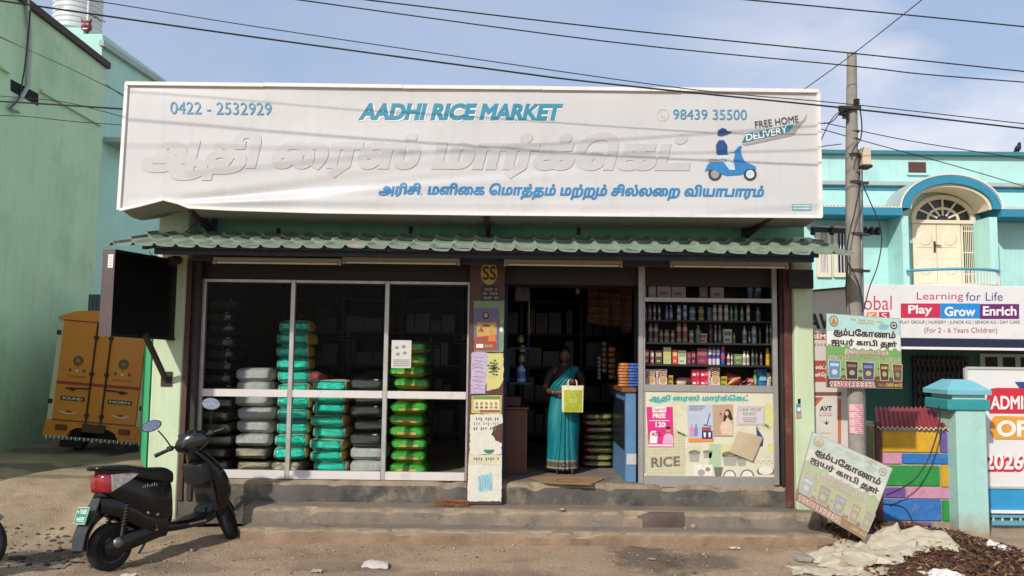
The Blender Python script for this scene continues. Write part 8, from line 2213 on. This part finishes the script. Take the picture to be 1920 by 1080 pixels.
# low pale green wall behind the boards
mb = MB(); e_, f_, g_, h_ = PB(1500, 792, 1641, 1000, 9.75); mb.box(e_, f_, 9.75, 9.95, -0.05, h_, CREAM, 0.01); e2 = P(1622, 800, 9.7).x
mb.box(e2, e2 + 0.12, 9.7, 9.7499, -0.05, h_ + 0.02, CREAM, 0.01)
tag(mb.build('low_wall', None), 'low pale green wall behind the pole and the poster boards', 'wall')

# ================================================================== two tin coffee signs
CW_, CH_ = 139.0, 140.0
def coffee(root, mp_, fade):
    """mp_(o)(x, y): place on the sheet lifted by o; fade 0 fresh .. 1 worn"""
    def c(n, h, g='b3ad98'):
        a_, b_ = srgb(h), srgb(g); f = fade * 0.62
        nm = f'{n}_{"worn" if fade else "fresh"}'
        if nm in MATS: return MATS[nm]
        m = M(nm, 'ffffff', 0.5, var=0.1, vs=9, dirt='9c8a6a', da=0.12 + 0.62 * fade, ds=6, dt=0.56)
        col = tuple(a_[i] * (1 - f) + b_[i] * f for i in range(3)) + (1,)
        for nd in m.node_tree.nodes:
            if nd.type == 'MIX':
                for k_, s_ in (('A', 0.9), ('B', 1.1)):
                    if not nd.inputs[k_].is_linked and k_ == 'A': nd.inputs[k_].default_value = tuple(x_ * s_ for x_ in col[:3]) + (1,)
                if not nd.inputs['A'].is_linked: nd.inputs['B'].default_value = tuple(x_ * 1.1 for x_ in col[:3]) + (1,)
        m.node_tree.nodes['Principled BSDF'].inputs['Base Color'].default_value = col
        return m
    m1, m2, m3, m4 = mp_(.0012), mp_(.0022), mp_(.0032), mp_(.0042)
    mb = MB()
    mb.fr(m1, 1, 1, 138, 34, c('sign_sky', 'a9ccc8')); mb.fr(m1, 1, 34, 138, 66, c('sign_pale', 'd6d8d0'))
    pts = [(1, 76)] + [(x_, 70 - 7 * abs(math.sin(x_ * .21)) - 6 * (x_ < 45) - 3 * (x_ > 110)) for x_ in range(1, 139, 3)] + [(138, 80), (138, 118), (1, 118)]
    mb.fp(m2, [(1, 112)] + pts[1:-2] + [(138, 112)], c('sign_leaf', '6f9e55'))
    mb.fr(m3, 1, 82, 138, 118, c('sign_field', '7fa35c', 'b8a888')); mb.fr(m2, 1, 112, 138, 139, c('sign_bean', '5a4034', 'a08468'))
    part(mb, 'backdrop', root)
    mb = MB()
    rr = random.Random(5)
    for i in range(90): mb.fc(m3 if i % 2 else m4, rr.uniform(3, 136), rr.uniform(100, 124), rr.uniform(1.6, 3), rr.uniform(1.4, 2.4), c('sign_bean2' if i % 3 else 'sign_bean3', '6d4a38' if i % 3 else 'a07a5c'), 7)
    part(mb, 'coffee_beans', root)['kind'] = 'stuff'
    mb = MB()
    for k, (x0, hx) in enumerate(((4, '5d86a8'), (36, '40302a'), (66, '4a4670'), (98, '4d3b2c'), (122, '6a4038'))):
        w_ = 22 if k < 3 else 17
        q = [(x0, 88 + k), (x0 + w_, 89 + k), (x0 + w_ - 1.5, 122 + k * .6), (x0 + 1.5, 122 + k * .6)]
        mb.fp(mp_(.0048), [(q[0][0] - 1, q[0][1] - 1), (q[1][0] + 1, q[1][1] - 1), (q[2][0] + 1, q[2][1] + 1), (q[3][0] - 1, q[3][1] + 1)], c('sign_edge', 'c9c4b4'))
        mb.fp(mp_(.0056), q, c('sign_pack%d' % k, hx)); mb.fr(mp_(.0064), x0 + 3, 94 + k, x0 + w_ - 3, 99 + k, c('sign_band%d' % k, ('b8c4d4', '8d6a58', '7a78b0', 'b09a52', '8a5a4a')[k])); mb.fc(mp_(.0064), x0 + w_ / 2, 110 + k * .6, w_ * .24, 5, c('sign_dot%d' % k, ('c9c4b8', 'a5908a', 'b0a44a', 'b89a5a', '6f8a62')[k]), 12)
    part(mb, 'packets', root)
    mb = MB(); DK_ = c('sign_lettering', '26222a', '4a4540'); WHs = c('sign_white', 'd9d5ca')
    t1, t2 = 'கும்பகோணம்', 'ஐயர் காபி தூள்'
    mb.ft(mp_(.0034), t1, 11.5, 25.5, 129.5, 44.5, WHs, 0.10); mb.ft(mp_(.0046), t1, 13, 26, 129, 44, DK_, 0.045)
    mb.ft(mp_(.0034), t2, 7.5, 45, 131.5, 62.5, WHs, 0.10); mb.ft(mp_(.0046), t2, 9, 45.5, 131, 62, DK_, 0.045); part(mb, 'lettering', root)
    mb = MB(); PKs = c('sign_pink', 'c05a80', 'b09a90')
    mb.ft(mp_(.0044), 'இங்கு கிடைக்கும்', 34.5, 66, 114.5, 76.5, WHs, 0.06); mb.ft(mp_(.0052), 'இங்கு கிடைக்கும்', 36, 66.5, 113, 76, PKs, 0.02)
    mb.ft(mp_(.0044), 'ஃபிரஷ் காபி பொடி டன் ரோஸ்ட் டன் ரேஷன்', 6, 78, 135, 87, WHs, 0.06); mb.ft(mp_(.0052), 'ஃபிரஷ் காபி பொடி டன் ரோஸ்ட் டன் ரேஷன்', 7, 78.5, 134, 86.5, c('sign_maroon', '7d3c48'), 0.02); part(mb, 'small_lettering', root)
    mb = MB(); mb.ft(mp_(.0060), '9500133352', 6, 127, 89, 139, WHs, 0.09); mb.ft(mp_(.0072), '9500133352', 7.5, 128, 88, 138, c('sign_red', 'a5403a', 'b0806a'), 0.02); part(mb, 'phone_number', root)
    mb = MB(); mb.ft(mp_(.0060), 'No.1 டிகிரி காபி', 96, 129, 137, 137.5, c('sign_yellow', 'cdbb4a', 'c0a484'), 0.02); part(mb, 'slogan', root)
    mb = MB(); mb.fc(m4, 14, 14, 8.5, 10.5, c('sign_medal', '3f7f86'), 20); mb.fc(mp_(.0052), 14, 14, 6.8, 8.6, c('sign_medal_in', 'c3b48a'), 20); mb.fp(mp_(.006), [(9, 19), (14, 7), (19, 19), (14, 21)], c('sign_medal_fig', 'b8703a'))
    mb.fc(m4, 126, 15, 6.5, 7.5, c('sign_seal', '3a2c26'), 20); mb.fc(mp_(.0052), 126, 15, 4.4, 5.2, c('sign_seal_in', 'cfc8b4'), 16); mb.fp(mp_(.006), [(122.5, 15), (126, 12), (129.5, 15), (126, 18)], c('sign_seal', '3a2c26')); part(mb, 'medallions', root)
    mb = MB()
    for k in range(17):
        if k % 4: mb.fr(mp_(.0034), 40 + k * 4.2, 7 + k * .1, 43 + k * 4.2, 10 + k * .1, c('sign_ochre', 'b39a6a'))
    for k in range(9): mb.fr(mp_(.0034), 58 + k * 3.4, 13, 60.4 + k * 3.4, 15.5, c('sign_ochre', 'b39a6a'))
    mb.fp(mp_(.0028), [(96, 20), (104, 12), (118, 16), (112, 24), (100, 25)], c('sign_cloud', '7fb0b4')); part(mb, 'heading', root)
TIN = M('tin_sheet', '9a968a', 0.5, 0.3, var=0.15, vs=6)
def coffee_sign(label, tl_, tr_, br_, bl_, fade):
    ce = (Vector(bl_) + Vector(br_)) / 2
    root = thing('coffee_sign', label, 'sign', ce)
    n = (Vector(bl_) - Vector(tl_)).cross(Vector(tr_) - Vector(tl_)).normalized()
    if n.y > 0: n = -n
    # gently buckled sheet
    def mp_(o):
        q = quadmap(tl_, tr_, br_, bl_, CW_, CH_)
        return lambda x, y: q(x, y) + n * (o + 0.0006 * math.sin(x / CW_ * 4.4 + 0.5) * (y / CH_))
    mb = MB(); base = mp_(0.0); mb.grid(lambda s, t: base(s * CW_, CH_ * (1 - t)), 24, 24, TIN); back = mp_(-0.006); mb.grid(lambda s, t: back(s * CW_, CH_ * (1 - t)), 24, 24, TIN)
    for (s0, t0, s1, t1) in ((0, 0, 1, 0), (1, 0, 1, 1), (1, 1, 0, 1), (0, 1, 0, 0)):
        for i in range(24):
            u0, u1 = i / 24, (i + 1) / 24
            a_ = (s0 + (s1 - s0) * u0) * CW_, (t0 + (t1 - t0) * u0) * CH_; b_ = (s0 + (s1 - s0) * u1) * CW_, (t0 + (t1 - t0) * u1) * CH_
            mb.add([base(*a_), base(*b_), back(*b_), back(*a_)], [(0, 1, 2, 3)], TIN)
    part(mb, 'tin_sheet', root, 60)
    coffee(root, mp_, fade)
    return root
UY = 8.49
coffee_sign('bright Tamil coffee sign tied upright to the concrete pole', P(1549, 587, UY), P(1688, 597, UY), P(1692, 729, UY), P(1549, 727, UY), 0)
coffee_sign('faded dusty Tamil coffee sign leaning tilted on the ground against the pole', P(1523, 809, 8.50), P(1674, 878, 8.46), P(1622, 1013, 8.10), P(1489, 936, 8.16), 1)

# ================================================================== rubbish heap, litter
def heap_z(x, y):
    d1 = ((x - 4.35) / 0.95) ** 2 + ((y - 8.35) / 0.75) ** 2
    d2 = ((x - 3.55) / 0.5) ** 2 + ((y - 8.6) / 0.35) ** 2
    d3 = ((x - 4.0) / 0.9) ** 2 + ((y - 7.55) / 0.4) ** 2
    return 0.24 * math.exp(-d1 * 1.5) + 0.10 * math.exp(-d2 * 1.5) + 0.07 * math.exp(-d3 * 1.5)
HEAP = M('rotting_leaves', '5a4030', 0.95, var=0.35, vs=14, bump=1.0, bs=40, dirt='8a6a4a', da=0.6, ds=12, dt=0.52)
mb = MB()
def hp_(s, t):
    x, y = 2.9 + 2.6 * s, 6.9 + 2.45 * t
    e_ = min(1, 8 * s, 8 * (1 - s), 8 * t, 8 * (1 - t))
    return Vector((x, y, gz(x, y) - 0.03 + (heap_z(x, y) + 0.05 * heap_z(x, y) / 0.1 * noise.noise(Vector((x * 9, y * 9, 2)))) * 1.0 * e_))
mb.grid(hp_, 90, 80, HEAP)
struct(mb.build('leaf_heap', None, 180), 'stuff')
LEAF1, LEAF2, LEAF3 = M('leaf_dry_brown', '6d4b33', 0.9), M('leaf_dark_brown', '3a2a20', 0.9), M('leaf_tan', 'a07c56', 0.9)
def shred(mb, x, y, z, L_, mat, rr):
    a = rr.uniform(0, 6.28); tilt = rr.uniform(-0.7, 0.7); w_ = L_ * rr.uniform(0.15, 0.4)
    d_ = Vector((math.cos(a) * math.cos(tilt), math.sin(a) * math.cos(tilt), math.sin(tilt))); s_ = Vector((-math.sin(a), math.cos(a), rr.uniform(-0.5, 0.5))) * w_
    c = Vector((x, y, z)); up = Vector((0, 0, L_ * rr.uniform(0.0, 0.3)))
    p = [c - d_ * L_ * .5, c - s_ * .5 + up, c + d_ * L_ * .5, c + s_ * .5 + up * .6]
    mb.add(p, [(0, 1, 2), (0, 2, 3)], mat)
rr = random.Random(11); mb = MB()
k = 0
while k < 2600:
    x, y = rr.uniform(3.1, 5.3), rr.uniform(7.2, 9.2)
    hz_ = heap_z(x, y)
    if hz_ < rr.uniform(0.012, 0.12): continue
    shred(mb, x, y, gz(x, y) - 0.02 + hz_ + rr.uniform(0.0, 0.035), rr.uniform(0.03, 0.11), rr.choice((LEAF1, LEAF1, LEAF2, LEAF2, LEAF3)), rr); k += 1
struct(mb.build('dry_leaves', None), 'stuff')
mb = MB()
for k in range(900):
    x, y = rr.uniform(-4.8, 3.4), rr.uniform(6.5, 8.3)
    if noise.noise(Vector((x * 1.1, y * 1.4, 6))) < rr.uniform(-0.35, 0.4): continue
    shred(mb, x, y, gz(x, y) + 0.006, rr.uniform(0.012, 0.055), rr.choice((LEAF1, LEAF2, LEAF3, DIRT)), rr)
struct(mb.build('leaf_litter', None), 'stuff')
mb = MB()
PEB = M('pebble', '9c8a74', 0.9, var=0.25, vs=20)
for k in range(1100):
    x, y = rr.uniform(-5.6, 3.6), rr.uniform(6.3, 8.4)
    if noise.noise(Vector((x * .9 + 4, y * 1.1, 1))) < rr.uniform(-0.4, 0.3): continue
    r_ = rr.uniform(0.004, 0.011) * (1 + 1.4 * rr.random() ** 6); mb.sph((x, y, gz(x, y) + r_ * .3), r_, r_ * rr.uniform(.7, 1.2), r_ * .7, PEB, 6, 4, jit=.3, seed=k)
struct(mb.build('gravel', None, 60), 'stuff')
mb = MB()
MUD = M('mud_clod', '4f4439', 0.95, var=0.3, vs=18, bump=0.8, bs=50)
for k in range(150):
    c = G(rr.uniform(10, 200), rr.uniform(985, 1060), 0.02); r_ = rr.uniform(0.008, 0.035) * (0.5 + abs(noise.noise(Vector((c.x * 2, c.y * 3, 0)))))
    mb.sph((c.x, c.y, gz(c.x, c.y) + r_ * .2), r_ * 1.3, r_, r_ * .6, MUD, 8, 5, jit=.6, seed=k)
struct(mb.build('mud_clods', None, 40), 'stuff')
# plastic sacking
SACKW = M('white_sacking', 'b9ae98', 0.55, var=0.07, vs=5, bump=0.15, bs=50, dirt='8a7558', da=0.6, ds=3.5, dt=0.56)
def sheetcloth(name, label, cx_, cy_, lx, ly, rot, seed, lift=0.05, amp=0.07, mat=SACKW):
    """a crumpled plastic sheet: flat facets between sharp creases, lying over the heap"""
    c_, s_ = math.cos(R(rot)), math.sin(R(rot))
    rr_ = random.Random(seed * 13 + 1)
    nu_, nv_ = max(5, int(lx * 9)), max(4, int(ly * 11))
    ctl = []
    for j in range(nv_ + 1):
        row = []
        for i in range(nu_ + 1):
            s, t = i / nu_, j / nv_
            edge = min(s, t, 1 - s, 1 - t) < 0.01
            u = (s - .5) * lx + rr_.uniform(-.45, .45) * lx / nu_; v = (t - .5) * ly + rr_.uniform(-.45, .45) * ly / nv_
            if edge:
                u *= rr_.uniform(0.72, 1.1); v *= rr_.uniform(0.65, 1.2)
            x, y = cx_ + u * c_ - v * s_, cy_ + u * s_ + v * c_
            zz = max(gz(x, y) + 0.008, gz(x, y) - 0.02 + heap_z(x, y) + (0.012 if edge else lift * rr_.uniform(0.3, 1.2) + amp * rr_.choice((0, 0.1, 0.2, 0.3, 0.5)) * rr_.uniform(.4, 1)))
            row.append(Vector((x, y, zz)))
        ctl.append(row)
    K = 8
    def f(s, t):
        a_, b_ = min(s * nu_, nu_ - 1e-6), min(t * nv_, nv_ - 1e-6); i, j = int(a_), int(b_); p, q = a_ - i, b_ - j
        c00, c10, c11, c01 = ctl[j][i], ctl[j][i + 1], ctl[j + 1][i + 1], ctl[j + 1][i]
        if (i + j + seed) % 2: r_ = c00 + (c10 - c00) * p + (c11 - c10) * q if p > q else c00 + (c01 - c00) * q + (c11 - c01) * p
        else: r_ = c00 + (c10 - c00) * p + (c01 - c00) * q if p + q < 1 else c11 + (c01 - c11) * (1 - p) + (c10 - c11) * (1 - q)
        w_ = Vector((r_.x * 16, r_.y * 16, seed))
        return r_ + Vector((0.01 * noise.noise(w_ * .7 + Vector((5, 0, 0))), 0.01 * noise.noise(w_ * .7), 0.012 * noise.noise(w_) + 0.014 * (0.5 - abs(noise.noise(w_ * 0.8 + Vector((9, 3, 1))))) + 0.005 * noise.noise(w_ * 2.7)))
    mb = MB(); mb.grid(f, nu_ * K, nv_ * K, mat); mb.grid(lambda s, t: f(s, t) - Vector((0, 0, .003)), nu_ * K, nv_ * K, mat)
    return tag(mb.build(name, None, 50), label, 'sacking')
g1 = G(1625, 1022, 0.2)
sheetcloth('plastic_sacking', 'large crumpled white plastic sacking over the leaf heap', G(1625, 1028, 0.15).x, G(1625, 1028, .15).y, 1.15, 0.55, 14, 3, 0.07, 0.12)
sheetcloth('plastic_sacking', 'folded pale sacking right of the large crumpled piece below the painted wall', G(1712, 1008, 0.22).x, G(1712, 1008, .22).y, 0.72, 0.36, -22, 5, 0.05, 0.10)
sheetcloth('plastic_sacking', 'flat dirty white sacking strip nearest the road at the heap', G(1575, 1066, 0.05).x, G(1575, 1066, .05).y, 1.0, 0.24, -4, 8, 0.02, 0.05)
sheetcloth('plastic_sacking', 'small white torn plastic at the bottom edge of the photo', G(1762, 1075, 0.08).x, G(1762, 1075, .08).y, 0.36, 0.18, 10, 12, 0.03, 0.06, M('white_plastic', 'd9d4cc', 0.45, var=0.06))
sheetcloth('plastic_sacking', 'small white torn scrap at the foot of the turquoise pillar', G(1872, 1036, 0.08).x, G(1872, 1036, .08).y, 0.26, 0.16, 30, 15, 0.03, 0.06, M('white_plastic'))
# rubble
def rock(name, label, px_, py_, r_, col='9a8a76', z=0.0, sq=0.7, seed=0, cat='stone', group=None):
    c = G(px_, py_, z); mb = MB(); mb.sph((c.x, c.y, z + r_ * sq * 0.7), r_, r_ * 0.8, r_ * sq, M('stone_' + col, col, 0.95, var=0.2, vs=14, bump=0.6, bs=40), 14, 9, e=0.75, jit=0.5, seed=seed)
    return tag(mb.build(name, None, 30), label, cat, group)
rock('rubble', 'rough lump of broken cement under the leaning coffee sign', 1545, 985, 0.11, 'a08c76', 0.06, 1.0, 3, 'rubble')
rock('rubble', 'flat grey slab fragment left of the white sacking', 1506, 1052, 0.11, '8f8a82', 0.02, 0.35, 7, 'rubble')
rock('stone', 'pinkish stone on the lower step, right of the dark patch', 1300, 990, 0.032, 'a98a76', Z3, 0.8, 5)
rock('stone', 'smaller brown stone on the lower step beside the pinkish stone', 1285, 992, 0.024, '8a705e', Z3, 0.8, 9)
rock('stone', 'small tan stone on the middle step below the doorway', 1054, 957, 0.035, 'a8947a', Z2, 0.5, 15)
rock('stone', 'small tan stone on the middle step below the pillar', 857, 950, 0.03, 'a38f76', Z2, 0.5, 13)
rock('rubble', 'broken kerb lump at the corner of the steps below the right pilaster', 1510, 975, 0.07, '8d7b66', 0.12, 0.8, 21, 'rubble')
def scrap(label, px_, py_, w_, col, seed, cat='paper scrap', name='paper_scrap', z=None):
    c = G(px_, py_, 0.03 if z is None else z); zz = gz(c.x, c.y) + 0.008 if z is None else z + .006
    mt_ = M('scrap_' + col, col, 0.6, var=0.08, vs=20, bump=0.2)
    def f(s, t):
        q = Vector((s * 2.2 + seed, t * 2.2, seed * 1.3))
        return Vector((c.x + (s - .5) * w_ * (1 + .3 * noise.noise(q * 1.3)), c.y + (t - .5) * w_ * .75, zz + w_ * 0.16 * abs(noise.noise(q)) + w_ * 0.1 * t))
    mb = MB(); mb.grid(f, 10, 8, mt_); mb.grid(lambda s, t: f(s, t) - Vector((0, 0, .003)), 10, 8, mt_)
    return tag(mb.build(name, None, 60), label, cat)
c = G(708, 1058, 0.02)
mb = MB(); zc_ = gz(c.x, c.y) + .004
mb.grid(lambda s, t: Vector((c.x + (s - .5) * .25 * (1 - .25 * t) - 0.01, c.y + (t - .5) * 0.24, zc_ + 0.045 * math.sin(math.pi * min(1, t * 1.15)) * (0.6 + .4 * math.sin(s * 3 + .4)) + .012 * noise.noise(Vector((s * 5, t * 5, 3))))), 22, 18, M('packet_white', 'c6bfb6', 0.5, var=.05, vs=12, bump=.3))
mb.grid(lambda s, t: Vector((c.x + (s - .5) * .25 * (1 - .25 * t) - 0.01, c.y + (t - .5) * 0.24, zc_ + .0)), 4, 4, M('packet_white'))
tag(mb.build('paper_packet', None, 180), 'crushed white paper packet lying alone on the dirt', 'litter')
scrap('bright white paper scrap on the dirt below the display cabinet', 1376, 1033, 0.1, 'd8d4cc', 1)
scrap('green leaf scrap on the dirt in front of the middle steps', 752, 1009, 0.07, '5a8a5c', 2, 'leaf', 'leaf_scrap')
scrap('green plastic scrap on the dirt near the rubbish heap', 1456, 1028, 0.1, '4a7a5a', 3, 'plastic scrap', 'plastic_scrap')
scrap('pinkish scrap on the dirt right of centre', 1223, 1052, 0.06, 'b08a84', 4)
scrap('small white scrap on the dirt beside the painted shadow patch', 1317, 1022, 0.06, 'cfc8bc', 5)
scrap('pale crumpled scrap under the scooter rear wheel', 238, 1076, 0.12, 'c9c0b2', 6)
scrap('flat pale scrap on the dirt near the left bottom packet', 594, 1069, 0.09, 'b5a893', 7)
scrap('small pale scrap on the dirt below the doorway step', 1052, 1022, 0.08, 'b9a98f', 8)
scrap('grey rag on the mud left of the scooter wheel', 112, 1060, 0.14, '7b766c', 10, 'rag', 'rag')
for o in SC.objects:
    if '_o' in o: del o['_o']
